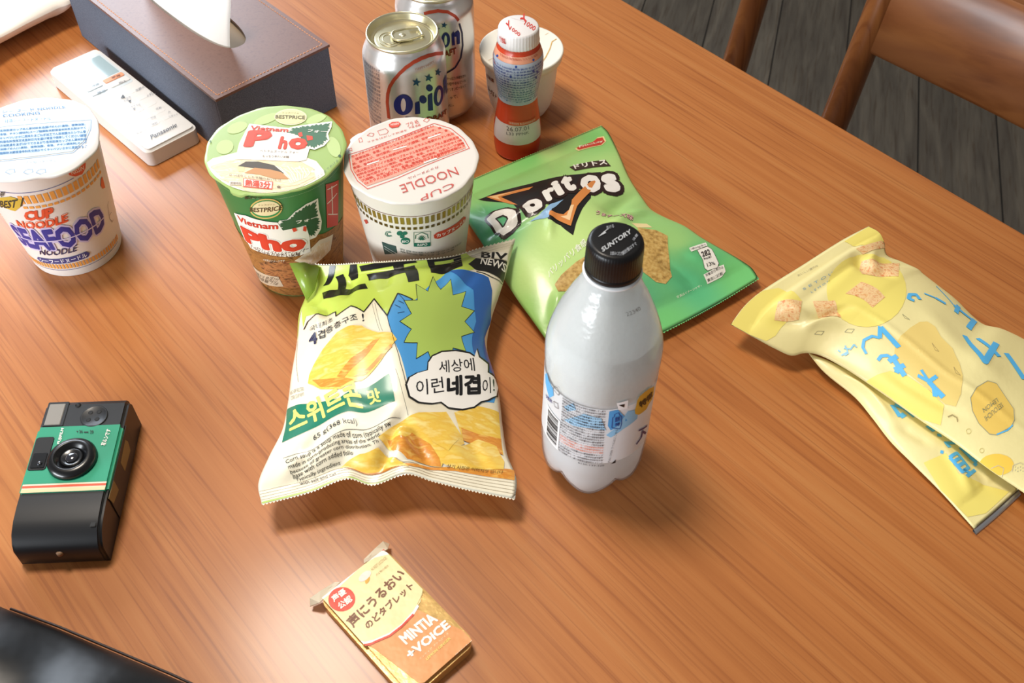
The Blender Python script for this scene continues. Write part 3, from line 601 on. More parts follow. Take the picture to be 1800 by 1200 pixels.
('T',3,'3a3030','栄養成分表示は',(132.4,20.1),(148.2,20.4),(133.3,22.2),0,None),
('T',3,'3a3030','裏面に記載',(130.5,16.5),(144.2,16.6),(131.5,18.5),0,None),
('T',2,'eef4dc','写真はイメージです。',(97.1,14.8),(124.3,16.0),(97.6,16.2),0.004,None)],
'yel': [
('P',1,'ecdc74',[(154.7,0.0),(134.6,0.0),(116.5,0.2),(106.7,5.5),(105.7,17.6),(108.3,27.4),(121.0,34.6),(130.4,30.3),(146.1,29.7),(153.1,26.0),(154.8,14.0)]),
('P',1,'ecdc74',[(49.9,79.5),(39.2,73.1),(31.3,65.7),(20.9,56.4),(10.6,45.6),(8.8,37.7),(17.0,32.6),(25.3,26.1),(33.3,21.5),(43.6,20.1),(53.2,19.8),(62.1,20.9),(70.2,23.3),(77.4,27.2),(86.2,33.6),(94.5,39.7),(103.1,46.7),(111.0,55.4),(119.7,63.6),(120.3,69.7),(118.8,75.4),(115.3,80.4),(109.9,84.5),(103.4,87.6),(94.0,89.0),(84.0,89.1),(73.1,87.5),(61.6,84.4)]),
('P',1,'ecdc74',[(29.6,2.5),(0.7,0.6),(0.4,11.9),(0.3,21.9),(19.2,20.0),(29.8,10.6)]),
('P',2,'@rice',[(120.8,16.0),(108.3,27.4),(125.3,36.5),(135.1,23.1)]),
('P',2,'@rice',[(103.3,33.4),(94.5,44.8),(118.4,62.7),(116.8,45.8)]),
('P',2,'@rice',[(61.8,47.1),(74.3,72.9),(93.7,73.1),(83.4,46.4)]),
('P',2,'@rice',[(32.1,29.0),(7.1,51.1),(37.2,65.2),(48.5,40.8)]),
('P',2,'@rice',[(31.7,16.0),(2.5,20.6),(0.9,28.4),(28.6,24.6)]),
('L',2,'8a8a70',0.3,[(138.4,54.2),(135.5,55.0),(135.2,59.3),(138.7,59.0)],1),
('L',2,'8a8a70',0.3,[(129.3,71.2),(125.6,71.5),(122.8,75.1),(127.0,75.3)],1),
('T',1,'8fb0c0','S E T O U C H I',(99.7,21.2),(48.5,25.4),(99.0,19.3),0,None),
('T',1,'8fb0c0','L E M O N',(96.2,26.5),(74.8,27.6),(95.7,24.9),0,None),
('T',1,'b0a888','おいしい瀬戸内',(87.4,6.6),(68.5,8.9),(86.0,4.6),0,None),
('L',3,'58b4e8',3.5,[(50.8,92.8),(47.2,87.4),(52.8,84.1),(59.1,86.1),(57.5,90.6)],0),
('L',3,'58b4e8',1.9,[(37.6,90.7),(32.4,99.6)],0),
('L',3,'58b4e8',3.5,[(32.4,99.6),(29.5,108.9)],0),
('L',3,'58b4e8',1.2,[(9.7,89.7),(20.5,114.0)],0),
('L',3,'58b4e8',4.3,[(20.5,114.0),(15.4,133.4)],0),
('L',3,'58b4e8',4.6,[(29.1,120.3),(13.4,116.6)],0),
('L',3,'58b4e8',4.9,[(11.2,135.2),(37.0,136.4)],0),
('L',3,'58b4e8',4.9,[(52.3,137.2),(76.2,159.1),(40.6,159.7)],0),
('L',3,'58b4e8',4.1,[(44.7,146.2),(58.2,166.0)],0),
('L',3,'58b4e8',4.9,[(48.0,169.2),(65.4,187.9)],0),
('P',1,'e4ca78',[(105.8,102.4),(90.3,103.2),(78.3,105.1),(72.2,109.2),(71.5,116.3),(77.1,124.3),(79.6,135.6),(89.9,145.0),(101.1,151.2),(118.4,155.9),(130.0,156.7),(132.3,150.5),(130.0,136.2),(129.9,118.4),(123.6,107.1),(117.0,104.2)]),
('L',2,'9a8a60',0.3,[(89.7,122.0),(92.7,129.4),(94.1,127.1)],1),
('L',2,'9a8a60',0.3,[(97.2,143.3),(102.2,149.9),(102.3,146.7)],1),
('L',2,'8a8a70',0.3,[(81.7,91.9),(82.6,98.8),(84.3,95.3)],1),
('L',3,'58b4e8',2.2,[(136.4,91.4),(133.3,87.1),(127.2,85.0),(120.3,87.6),(117.9,92.4)],0),
('L',3,'58b4e8',3.2,[(117.9,92.4),(107.8,87.3)],0),
('L',3,'58b4e8',4.6,[(108.2,87.6),(115.1,106.4)],0),
('L',3,'58b4e8',2.4,[(135.6,100.1),(130.9,100.4),(127.4,103.6),(127.3,108.6)],0),
('L',3,'58b4e8',4.1,[(127.3,108.6),(133.1,120.0)],0),
('L',3,'58b4e8',3.5,[(131.1,106.5),(123.0,109.0)],0),
('L',3,'58b4e8',3.5,[(134.1,112.5),(125.7,116.4)],0),
('L',3,'58b4e8',2.7,[(134.1,112.5),(133.4,115.8)],0),
('L',3,'58b4e8',2.4,[(120.2,127.0),(124.7,135.1)],0),
('L',3,'58b4e8',2.7,[(126.3,127.0),(124.7,135.1)],0),
('L',3,'58b4e8',4.3,[(124.7,135.1),(128.7,147.5)],0),
('L',3,'58b4e8',2.7,[(124.7,135.1),(115.9,137.5)],0),
('L',3,'58b4e8',3.5,[(127.1,140.2),(131.7,142.9)],0),
('L',3,'7fc0dc',1.1,[(145.8,73.6),(146.1,75.7)],0),
('L',3,'7fc0dc',1.1,[(148.3,77.2),(143.2,79.9),(139.6,76.4)],0),
('L',3,'7fc0dc',1.1,[(142.2,76.4),(140.0,80.7),(135.1,81.2),(136.0,83.7)],0),
('L',3,'7fc0dc',1.1,[(147.0,79.1),(143.5,80.7)],0),
('P',1,'ecdc74',[(155.0,99.0),(145.8,103.9),(136.8,110.3),(131.7,122.1),(130.5,138.3),(133.5,150.1),(150.4,152.4),(154.2,141.1),(154.4,122.5),(154.4,110.3)]),
('P',1,'e6c462',[(117.0,162.2),(104.6,162.5),(92.6,166.6),(89.4,172.5),(94.1,179.7),(100.4,189.1),(109.1,192.2),(116.4,191.9),(129.8,185.9),(132.9,181.8),(131.3,173.3),(125.7,166.7)]),
('L',2,'9aa08a',0.45,[(117.0,162.2),(104.6,162.5),(92.6,166.6),(89.4,172.5),(94.1,179.7),(100.4,189.1),(109.1,192.2),(116.4,191.9),(129.8,185.9),(132.9,181.8),(131.3,173.3),(125.7,166.7)],1),
('L',3,'58b4e8',0.8,[(129.5,185.9),(121.0,190.8),(114.3,192.5)],0),
('T',3,'8a8a68','LEMON',(101.8,176.6),(119.0,171.6),(104.0,178.7),0,None),
('T',3,'8a8a68','SETOUCHI',(102.8,180.4),(123.9,174.7),(104.8,182.8),0,None),
('L',2,'a09060',0.8,[(141.7,154.8),(138.0,156.9),(138.0,160.0),(140.8,161.2)],0),
('L',2,'c8b870',0.3,[(140.6,170.9),(141.6,171.0),(142.7,170.7),(143.6,170.0),(144.0,169.2),(143.8,168.5),(143.2,168.1),(142.2,168.0),(141.1,168.3),(140.2,169.0),(139.8,169.8),(140.0,170.5)],1),
('L',2,'c8b870',0.3,[(146.6,182.1),(147.4,182.2),(148.3,181.9),(149.0,181.4),(149.3,180.7),(149.2,180.1),(148.7,179.7),(147.9,179.6),(147.0,179.9),(146.3,180.5),(145.9,181.2),(146.0,181.8)],1),
('P',1,'f0c850',[(142.0,201.3),(140.6,200.6),(139.6,199.5),(139.1,198.0),(139.2,196.2),(139.9,194.2),(141.0,192.0),(142.6,189.8),(144.6,187.8),(146.8,185.9),(149.1,184.3),(151.4,183.2),(153.4,182.5),(155.0,182.3),(155.0,183.0),(155.0,184.0),(155.0,185.3),(155.0,186.9),(155.0,188.6),(155.0,190.5),(155.0,192.4),(155.0,194.2),(154.2,196.0),(152.4,197.8),(150.3,199.3),(148.1,200.5),(145.8,201.2),(143.8,201.5)]),
('L',2,'c8c0a0',0.4,[(147.5,201.6),(143.0,201.0),(137.8,204.4),(137.2,206.9)],0),
('L',2,'c8c0a0',0.4,[(153.9,189.7),(149.3,193.0),(148.7,196.5),(154.7,197.3)],0),
('L',2,'a8a890',0.7,[(142.9,202.4),(142.8,202.8)],0),
('L',2,'a8a890',0.7,[(142.4,203.9),(142.3,204.4)],0),
('L',2,'a8a890',0.7,[(140.5,205.1),(140.5,205.6)],0),
('L',2,'a8a890',0.7,[(140.1,206.7),(140.0,207.2)],0),
('L',2,'a8a890',0.7,[(145.0,202.9),(144.9,203.4)],0),
('L',2,'a8a890',0.7,[(144.6,204.5),(144.5,205.0)],0),
('L',2,'a8a890',0.7,[(142.7,205.7),(142.6,206.2)],0),
('L',2,'a8a890',0.7,[(142.3,207.3),(142.2,207.7)],0)],
'yfl': [
('P',1,'ecdc74',[(42.3,109.2),(34.8,110.3),(25.1,112.0),(29.7,127.9),(7.3,157.0),(33.3,157.4),(45.6,152.2),(47.2,129.2)]),
('L',2,'58b4e8',3.8,[(25.2,62.5),(28.5,73.4)],0),
('L',2,'58b4e8',3.8,[(22.5,62.9),(17.7,68.5),(17.4,77.6)],0),
('L',2,'58b4e8',3.8,[(28.5,73.4),(22.9,72.8)],0),
('L',2,'58b4e8',3.8,[(16.2,88.0),(16.0,94.1)],0),
('L',2,'58b4e8',3.0,[(15.2,97.4),(16.9,99.6)],0),
('L',2,'58b4e8',3.0,[(17.8,106.7),(18.8,110.0)],0),
('L',2,'58b4e8',2.5,[(27.2,109.1),(26.0,110.7)],0),
('L',2,'58b4e8',2.5,[(18.8,105.2),(10.1,109.4)],0),
('L',2,'58b4e8',2.4,[(25.9,116.0),(17.7,115.7),(19.0,128.0),(27.1,128.4),(25.9,116.0)],0),
('L',2,'58b4e8',2.4,[(26.4,119.9),(19.7,119.8)],0),
('L',2,'58b4e8',2.4,[(26.7,123.9),(19.2,123.7)],0),
('L',2,'58b4e8',2.4,[(26.7,132.4),(15.4,131.5)],0),
('L',2,'58b4e8',2.4,[(24.8,127.3),(21.5,132.3)],0),
('L',2,'58b4e8',2.4,[(11.8,113.3),(10.7,128.5)],0),
('L',2,'58b4e8',2.4,[(11.7,122.6),(8.9,127.9)],0),
('L',2,'58b4e8',2.4,[(12.2,127.4),(12.2,130.0)],0)],
'sea_side': [
('L',1,'5a5f96',0.5,[(-62,94.2),(38,94)],0),
('P',1,'e9a24e',[(-55.1,83),(-52.2,83),(-52.2,91),(-55.1,91)]),
('P',1,'e9a24e',[(-55.1,77.9),(-52.2,77.9),(-52.2,80.3),(-55.1,80.3)]),
('P',1,'e9a24e',[(-50.95,83),(-48.05,83),(-48.05,91),(-50.95,91)]),
('P',1,'e9a24e',[(-50.95,77.9),(-48.05,77.9),(-48.05,80.3),(-50.95,80.3)]),
('P',1,'e9a24e',[(-46.8,83),(-43.9,83),(-43.9,91),(-46.8,91)]),
('P',1,'e9a24e',[(-46.8,77.9),(-43.9,77.9),(-43.9,80.3),(-46.8,80.3)]),
('P',1,'e9a24e',[(-42.65,83),(-39.75,83),(-39.75,91),(-42.65,91)]),
('P',1,'e9a24e',[(-42.65,77.9),(-39.75,77.9),(-39.75,80.3),(-42.65,80.3)]),
('P',1,'e9a24e',[(-38.5,83),(-35.6,83),(-35.6,91),(-38.5,91)]),
('P',1,'e9a24e',[(-38.5,77.9),(-35.6,77.9),(-35.6,80.3),(-38.5,80.3)]),
('P',1,'e9a24e',[(-34.35,83),(-31.45,83),(-31.45,91),(-34.35,91)]),
('P',1,'e9a24e',[(-34.35,77.9),(-31.45,77.9),(-31.45,80.3),(-34.35,80.3)]),
('P',1,'e9a24e',[(-30.2,83),(-27.3,83),(-27.3,91),(-30.2,91)]),
('P',1,'e9a24e',[(-30.2,77.9),(-27.3,77.9),(-27.3,80.3),(-30.2,80.3)]),
('P',1,'e9a24e',[(-26.05,83),(-23.15,83),(-23.15,91),(-26.05,91)]),
('P',1,'e9a24e',[(-26.05,77.9),(-23.15,77.9),(-23.15,80.3),(-26.05,80.3)]),
('P',1,'e9a24e',[(-1.15,83),(1.75,83),(1.75,91),(-1.15,91)]),
('P',1,'e9a24e',[(-1.15,77.9),(1.75,77.9),(1.75,80.3),(-1.15,80.3)]),
('P',1,'e9a24e',[(3.0,83),(5.9,83),(5.9,91),(3.0,91)]),
('P',1,'e9a24e',[(3.0,77.9),(5.9,77.9),(5.9,80.3),(3.0,80.3)]),
('P',1,'e9a24e',[(7.15,83),(10.05,83),(10.05,91),(7.15,91)]),
('P',1,'e9a24e',[(7.15,77.9),(10.05,77.9),(10.05,80.3),(7.15,80.3)]),
('P',1,'e9a24e',[(11.3,83),(14.2,83),(14.2,91),(11.3,91)]),
('P',1,'e9a24e',[(11.3,77.9),(14.2,77.9),(14.2,80.3),(11.3,80.3)]),
('P',1,'e9a24e',[(15.45,83),(18.35,83),(18.35,91),(15.45,91)]),
('P',1,'e9a24e',[(15.45,77.9),(18.35,77.9),(18.35,80.3),(15.45,80.3)]),
('P',1,'e9a24e',[(19.6,83),(22.5,83),(22.5,91),(19.6,91)]),
('P',1,'e9a24e',[(19.6,77.9),(22.5,77.9),(22.5,80.3),(19.6,80.3)]),
('P',1,'e9a24e',[(23.75,83),(26.65,83),(26.65,91),(23.75,91)]),
('P',1,'e9a24e',[(23.75,77.9),(26.65,77.9),(26.65,80.3),(23.75,80.3)]),
('P',1,'e9a24e',[(27.9,83),(30.8,83),(30.8,91),(27.9,91)]),
('P',1,'e9a24e',[(27.9,77.9),(30.8,77.9),(30.8,80.3),(27.9,80.3)]),
('P',1,'e9a24e',[(32.05,83),(34.95,83),(34.95,91),(32.05,91)]),
('P',1,'e9a24e',[(32.05,77.9),(34.95,77.9),(34.95,80.3),(32.05,80.3)]),
('P',1,'e9a24e',[(36.2,83),(39.1,83),(39.1,91),(36.2,91)]),
('P',1,'e9a24e',[(36.2,77.9),(39.1,77.9),(39.1,80.3),(36.2,80.3)]),
('P',1,'e9a24e',[(40.35,83),(43.25,83),(43.25,91),(40.35,91)]),
('P',1,'e9a24e',[(40.35,77.9),(43.25,77.9),(43.25,80.3),(40.35,80.3)]),
('P',1,'e9a24e',[(44.5,83),(47.4,83),(47.4,91),(44.5,91)]),
('P',1,'e9a24e',[(44.5,77.9),(47.4,77.9),(47.4,80.3),(44.5,80.3)]),
('P',1,'e9a24e',[(48.65,83),(51.55,83),(51.55,91),(48.65,91)]),
('P',1,'e9a24e',[(48.65,77.9),(51.55,77.9),(51.55,80.3),(48.65,80.3)]),
('P',1,'e9a24e',[(52.8,83),(55.7,83),(55.7,91),(52.8,91)]),
('P',1,'e9a24e',[(52.8,77.9),(55.7,77.9),(55.7,80.3),(52.8,80.3)]),
('P',1,'e9a24e',[(56.95,83),(59.85,83),(59.85,91),(56.95,91)]),
('P',1,'e9a24e',[(56.95,77.9),(59.85,77.9),(59.85,80.3),(56.95,80.3)]),
('P',1,'e9a24e',[(61.1,83),(64.0,83),(64.0,91),(61.1,91)]),
('P',1,'e9a24e',[(61.1,77.9),(64.0,77.9),(64.0,80.3),(61.1,80.3)]),
('P',1,'e9a24e',[(65.25,83),(68.15,83),(68.15,91),(65.25,91)]),
('P',1,'e9a24e',[(65.25,77.9),(68.15,77.9),(68.15,80.3),(65.25,80.3)]),
('P',1,'e9a24e',[(69.4,83),(72.3,83),(72.3,91),(69.4,91)]),
('P',1,'e9a24e',[(69.4,77.9),(72.3,77.9),(72.3,80.3),(69.4,80.3)]),
('P',1,'e9a24e',[(73.55,83),(76.45,83),(76.45,91),(73.55,91)]),
('P',1,'e9a24e',[(73.55,77.9),(76.45,77.9),(76.45,80.3),(73.55,80.3)]),
('P',1,'e9a24e',[(77.7,83),(80.6,83),(80.6,91),(77.7,91)]),
('P',1,'e9a24e',[(77.7,77.9),(80.6,77.9),(80.6,80.3),(77.7,80.3)]),
('P',1,'e9a24e',[(-59.0,10),(-57.1,10),(-57.1,15.2),(-59.0,15.2)]),
('P',1,'e9a24e',[(-56.05,10),(-54.15,10),(-54.15,15.2),(-56.05,15.2)]),
('P',1,'e9a24e',[(-53.1,10),(-51.2,10),(-51.2,15.2),(-53.1,15.2)]),
('P',1,'e9a24e',[(-50.15,10),(-48.25,10),(-48.25,15.2),(-50.15,15.2)]),
('P',1,'e9a24e',[(-47.2,10),(-45.3,10),(-45.3,15.2),(-47.2,15.2)]),
('P',1,'e9a24e',[(-44.25,10),(-42.35,10),(-42.35,15.2),(-44.25,15.2)]),
('P',1,'e9a24e',[(-41.3,10),(-39.4,10),(-39.4,15.2),(-41.3,15.2)]),
('P',1,'e9a24e',[(-38.35,10),(-36.45,10),(-36.45,15.2),(-38.35,15.2)]),
('P',1,'e9a24e',[(-35.4,10),(-33.5,10),(-33.5,15.2),(-35.4,15.2)]),
('P',1,'e9a24e',[(-32.45,10),(-30.55,10),(-30.55,15.2),(-32.45,15.2)]),
('P',1,'e9a24e',[(-29.5,10),(-27.6,10),(-27.6,15.2),(-29.5,15.2)]),
('P',1,'e9a24e',[(-26.55,10),(-24.65,10),(-24.65,15.2),(-26.55,15.2)]),
('P',1,'e9a24e',[(-23.6,10),(-21.7,10),(-21.7,15.2),(-23.6,15.2)]),
('P',1,'e9a24e',[(-20.65,10),(-18.75,10),(-18.75,15.2),(-20.65,15.2)]),
('P',1,'e9a24e',[(-17.7,10),(-15.8,10),(-15.8,15.2),(-17.7,15.2)]),
('P',1,'e9a24e',[(-14.75,10),(-12.85,10),(-12.85,15.2),(-14.75,15.2)]),
('P',1,'e9a24e',[(-11.8,10),(-9.9,10),(-9.9,15.2),(-11.8,15.2)]),
('P',1,'e9a24e',[(-8.85,10),(-6.95,10),(-6.95,15.2),(-8.85,15.2)]),
('P',1,'e9a24e',[(-5.9,10),(-4.0,10),(-4.0,15.2),(-5.9,15.2)]),
('P',1,'e9a24e',[(-2.95,10),(-1.05,10),(-1.05,15.2),(-2.95,15.2)]),
('P',1,'e9a24e',[(0.0,10),(1.9,10),(1.9,15.2),(0.0,15.2)]),
('P',1,'e9a24e',[(2.95,10),(4.85,10),(4.85,15.2),(2.95,15.2)]),
('P',1,'e9a24e',[(5.9,10),(7.8,10),(7.8,15.2),(5.9,15.2)]),
('P',1,'e9a24e',[(8.85,10),(10.75,10),(10.75,15.2),(8.85,15.2)]),
('P',1,'e9a24e',[(11.8,10),(13.7,10),(13.7,15.2),(11.8,15.2)]),
('P',1,'e9a24e',[(14.75,10),(16.65,10),(16.65,15.2),(14.75,15.2)]),
('P',1,'e9a24e',[(17.7,10),(19.6,10),(19.6,15.2),(17.7,15.2)]),
('P',1,'e9a24e',[(20.65,10),(22.55,10),(22.55,15.2),(20.65,15.2)]),
('P',1,'e9a24e',[(23.6,10),(25.5,10),(25.5,15.2),(23.6,15.2)]),
('P',1,'e9a24e',[(26.55,10),(28.45,10),(28.45,15.2),(26.55,15.2)]),
('P',1,'e9a24e',[(29.5,10),(31.4,10),(31.4,15.2),(29.5,15.2)]),
('P',1,'e9a24e',[(32.45,10),(34.35,10),(34.35,15.2),(32.45,15.2)]),
('P',1,'e9a24e',[(35.4,10),(37.3,10),(37.3,15.2),(35.4,15.2)]),
('P',1,'e9a24e',[(38.35,10),(40.25,10),(40.25,15.2),(38.35,15.2)]),
('P',1,'e9a24e',[(41.3,10),(43.2,10),(43.2,15.2),(41.3,15.2)]),
('P',1,'e9a24e',[(44.25,10),(46.15,10),(46.15,15.2),(44.25,15.2)]),
('P',1,'e9a24e',[(47.2,10),(49.1,10),(49.1,15.2),(47.2,15.2)]),
('P',1,'e9a24e',[(50.15,10),(52.05,10),(52.05,15.2),(50.15,15.2)]),
('P',1,'e9a24e',[(53.1,10),(55.0,10),(55.0,15.2),(53.1,15.2)]),
('P',1,'e9a24e',[(56.05,10),(57.95,10),(57.95,15.2),(56.05,15.2)]),
('P',1,'e9a24e',[(59.0,10),(60.9,10),(60.9,15.2),(59.0,15.2)]),
('P',1,'e9a24e',[(61.95,10),(63.85,10),(63.85,15.2),(61.95,15.2)]),
('P',1,'e9a24e',[(64.9,10),(66.8,10),(66.8,15.2),(64.9,15.2)]),
('P',1,'e9a24e',[(67.85,10),(69.75,10),(69.75,15.2),(67.85,15.2)]),
('L',1,'5a5f96',0.4,[(-62,8.4),(62,8.4)],0),
('T',1,'dd5530','CUP',(-5.1,65.5),(15.3,67.1),(-2.5,74.9),0.03,('out',0.07)),
('T',2,'f6e3cc','CUP',(-5.1,65.5),(15.3,67.1),(-2.5,74.9),0.0,None),
('T',1,'dd5530','NOODLE',(-16.2,55.1),(23.3,58.7),(-14.3,63.3),0.03,('out',0.06)),
('T',2,'f6e3cc','NOODLE',(-16.2,55.1),(23.3,58.7),(-14.3,63.3),0.0,None),
('T',2,'c9bfe0','SEAFOOD',(-27,31.5),(52,33.5),(-27,55),0.05,('out',0.11)),
('T',3,'39398f','SEAFOOD',(-27,31.5),(52,33.5),(-27,55),0.05,None),
('P',4,'cfc6e4',[(-27,41.5),(52,42.5),(52,43.6),(-27,42.6)]),
('T',2,'3a3358','NOODLE',(-11.3,25.8),(20.2,27.1),(-8.5,32.4),0.02,None),
('P',2,'46467f',[(-16,15.8),(-18,18.5),(-16,21.3),(27,23.2),(29.5,20),(27,16.8)]),
('T',3,'f0eef4','シーフードヌードル',(-15,16.6),(26.5,17.8),(-15,20.8),0.02,None),
('P',2,'dd5a3c',[(35.3,102.0),(41.2,101.7),(50.0,99.0),(48.3,95.0),(44.6,92.6),(39.3,94.5),(35.7,98.3)]),
('T',3,'f4e0d4','NISSIN',(37.2,97.7),(47.0,95.0),(37.4,101.3),0.01,None),
('L',2,'4a4a60',0.4,[(42.0,105.0),(42.3,103.3)],0),
('L',2,'4a4a60',0.4,[(45.4,105.0),(43.7,103.0)],0),
('P',2,'e26a3a',[(58.3,69.2),(61.2,74.2),(66.5,73.7),(66.9,66.9),(64.1,62.9),(60.0,65.2)]),
('L',2,'4a4a66',0.4,[(68.7,51.8),(60.7,48.2),(58.6,35.9),(61.0,30.2),(66.3,31.2),(63.9,38.6),(59.8,38.4)],0),
('P',2,'c8a83c',[(-15.5,86.7),(-5.9,90.5),(0.9,87.5),(-0.7,81.9),(-9.1,74.5),(-17.2,75.4),(-21.7,76.1)]),
('T',3,'3c3828','BEST 1',(-22.2,73.7),(-1.6,80.8),(-17.2,83.1),0.03,None),
('T',3,'3c3828','NEW',(-14.9,87.8),(-10.3,89.6),(-12.0,93.6),0.03,None)],
'sea_lid': [
('L',1,'6f9fc8',0.5,[(-38.8,7.7),(-18.3,12.8),(10.0,17.3),(38.2,20.8),(40.8,10.5),(40.9,-4.1),(35.9,-16.6),(10.1,-22.6),(-25.8,-29.7)],1),
('P',1,'bcd6ea',[(-37.2,6.6),(-17.8,11.2),(10.5,15.7),(37.4,19.2),(39.5,10.5),(39.6,-3.2),(34.9,-15.1),(9.6,-21.2),(-25.3,-27.9)]),
('T',2,'2f78b4','名称即席カップめん原材料名油揚げめん(小麦粉、植物油脂、',(-23.1,5.0),(36.0,13.9),(-24.1,8.0),0.025,None),
('T',2,'2f78b4','食塩、チキン調味料)スープ糖類粉末野菜香辛料乳化剤かやく',(-21.72,0.83),(37.38,9.73),(-22.71,3.83),0.025,None),
('T',2,'2f78b4','キャベツいかかに風味たまごねぎ加工でん粉炭酸カルシウム香',(-20.33,-3.35),(38.77,5.55),(-21.33,-0.34),0.025,None),
('T',2,'2f78b4','料着色料保存方法直射日光を避け常温で保存してください調理',(-18.95,-7.52),(40.15,1.38),(-19.94,-4.51),0.025,None),
('T',2,'2f78b4','方法熱湯を注ぎ3分でできあがり名称即席カップめん原材料名',(-17.56,-11.69),(41.54,-2.79),(-18.56,-8.69),0.025,None),
('T',2,'2f78b4','油揚げめん(小麦粉、植物油脂、食塩、チキン調味料)スープ',(-16.17,-15.86),(42.93,-6.96),(-17.17,-12.86),0.025,None),
('T',2,'2f78b4','糖類粉末野菜香辛料乳化剤かやくキャベツいかかに風味たまご',(-14.79,-20.03),(44.31,-11.13),(-15.79,-17.03),0.025,None),
('T',2,'3d82ba','シーフード NOODLE',(-28.79,27.06),(15.61,34.06),(-30.3,30.3),0.02,None),
('T',2,'3d82ba','COOKING',(-26.69,22.56),(-0.79,26.64),(-28.2,25.8),0.02,None),
('T',2,'5f9fce','日清シーフードヌードル',(-23.2,16.3),(9.2,19.9),(-24.5,20.3),0.01,None),
('L',2,'6f9fc8',0.4,[(-4.8,-38.5),(-3.6,-35.8),(0.3,-35.1),(1.7,-38.4),(-0.8,-40.6)],1),
('L',2,'6f9fc8',0.4,[(7.6,-38.5),(8.8,-35.6),(12.7,-34.9),(14.1,-38.2),(11.5,-40.4)],1),
('L',2,'6f9fc8',0.4,[(16.4,-38.5),(17.6,-35.4),(21.6,-34.8),(22.9,-38.0),(20.3,-40.2)],1),
('T',2,'8fb0cc','プラ 紙 リサイクル',(6.2,-29.2),(26.8,-26.6),(5.1,-26.6),0,None)],
'noo_side': [
('L',1,'7a3a30',0.4,[(-62,93),(62,93)],0),
('P',1,'@gold',[(-62.7,84.8),(-60.2,84.8),(-60.2,91.6),(-62.7,91.6)]),
('P',1,'@goldd',[(-62.7,79.3),(-60.3,79.3),(-60.3,81.9),(-62.7,81.9)]),
('P',1,'@gold',[(-58.6,84.8),(-56.1,84.8),(-56.1,91.6),(-58.6,91.6)]),
('P',1,'@goldd',[(-58.6,79.3),(-56.2,79.3),(-56.2,81.9),(-58.6,81.9)]),
('P',1,'@gold',[(-54.5,84.8),(-52.0,84.8),(-52.0,91.6),(-54.5,91.6)]),
('P',1,'@goldd',[(-54.5,79.3),(-52.1,79.3),(-52.1,81.9),(-54.5,81.9)]),
('P',1,'@gold',[(-50.4,84.8),(-47.9,84.8),(-47.9,91.6),(-50.4,91.6)]),
('P',1,'@goldd',[(-50.4,79.3),(-48.0,79.3),(-48.0,81.9),(-50.4,81.9)]),
('P',1,'@gold',[(-46.3,84.8),(-43.8,84.8),(-43.8,91.6),(-46.3,91.6)]),
('P',1,'@goldd',[(-46.3,79.3),(-43.9,79.3),(-43.9,81.9),(-46.3,81.9)]),
('P',1,'@gold',[(-42.2,84.8),(-39.7,84.8),(-39.7,91.6),(-42.2,91.6)]),
('P',1,'@goldd',[(-42.2,79.3),(-39.8,79.3),(-39.8,81.9),(-42.2,81.9)]),
('P',1,'@gold',[(-38.1,84.8),(-35.6,84.8),(-35.6,91.6),(-38.1,91.6)]),
('P',1,'@goldd',[(-38.1,79.3),(-35.7,79.3),(-35.7,81.9),(-38.1,81.9)]),
('P',1,'@gold',[(-34.0,84.8),(-31.5,84.8),(-31.5,91.6),(-34.0,91.6)]),
('P',1,'@goldd',[(-34.0,79.3),(-31.6,79.3),(-31.6,81.9),(-34.0,81.9)]),
('P',1,'@gold',[(-29.9,84.8),(-27.4,84.8),(-27.4,91.6),(-29.9,91.6)]),
('P',1,'@goldd',[(-29.9,79.3),(-27.5,79.3),(-27.5,81.9),(-29.9,81.9)]),
('P',1,'@gold',[(-25.8,84.8),(-23.3,84.8),(-23.3,91.6),(-25.8,91.6)]),
('P',1,'@goldd',[(-25.8,79.3),(-23.4,79.3),(-23.4,81.9),(-25.8,81.9)]),
('P',1,'@gold',[(-21.7,84.8),(-19.2,84.8),(-19.2,91.6),(-21.7,91.6)]),
('P',1,'@goldd',[(-21.7,79.3),(-19.3,79.3),(-19.3,81.9),(-21.7,81.9)]),
('P',1,'@gold',[(-17.6,84.8),(-15.1,84.8),(-15.1,91.6),(-17.6,91.6)]),
('P',1,'@goldd',[(-17.6,79.3),(-15.2,79.3),(-15.2,81.9),(-17.6,81.9)]),
('P',1,'@gold',[(-13.5,84.8),(-11.0,84.8),(-11.0,91.6),(-13.5,91.6)]),
('P',1,'@goldd',[(-13.5,79.3),(-11.1,79.3),(-11.1,81.9),(-13.5,81.9)]),
('P',1,'@gold',[(-9.4,84.8),(-6.9,84.8),(-6.9,91.6),(-9.4,91.6)]),
('P',1,'@goldd',[(-9.4,79.3),(-7.0,79.3),(-7.0,81.9),(-9.4,81.9)]),
('P',1,'@gold',[(-5.3,84.8),(-2.8,84.8),(-2.8,91.6),(-5.3,91.6)]),
('P',1,'@goldd',[(-5.3,79.3),(-2.9,79.3),(-2.9,81.9),(-5.3,81.9)]),
('P',1,'@gold',[(-1.2,84.8),(1.3,84.8),(1.3,91.6),(-1.2,91.6)]),
('P',1,'@goldd',[(-1.2,79.3),(1.2,79.3),(1.2,81.9),(-1.2,81.9)]),
('P',1,'@gold',[(2.9,84.8),(5.4,84.8),(5.4,91.6),(2.9,91.6)]),
('P',1,'@goldd',[(2.9,79.3),(5.3,79.3),(5.3,81.9),(2.9,81.9)]),
('P',1,'@gold',[(7.0,84.8),(9.5,84.8),(9.5,91.6),(7.0,91.6)]),
('P',1,'@goldd',[(7.0,79.3),(9.4,79.3),(9.4,81.9),(7.0,81.9)]),
('P',1,'@gold',[(11.1,84.8),(13.6,84.8),(13.6,91.6),(11.1,91.6)]),
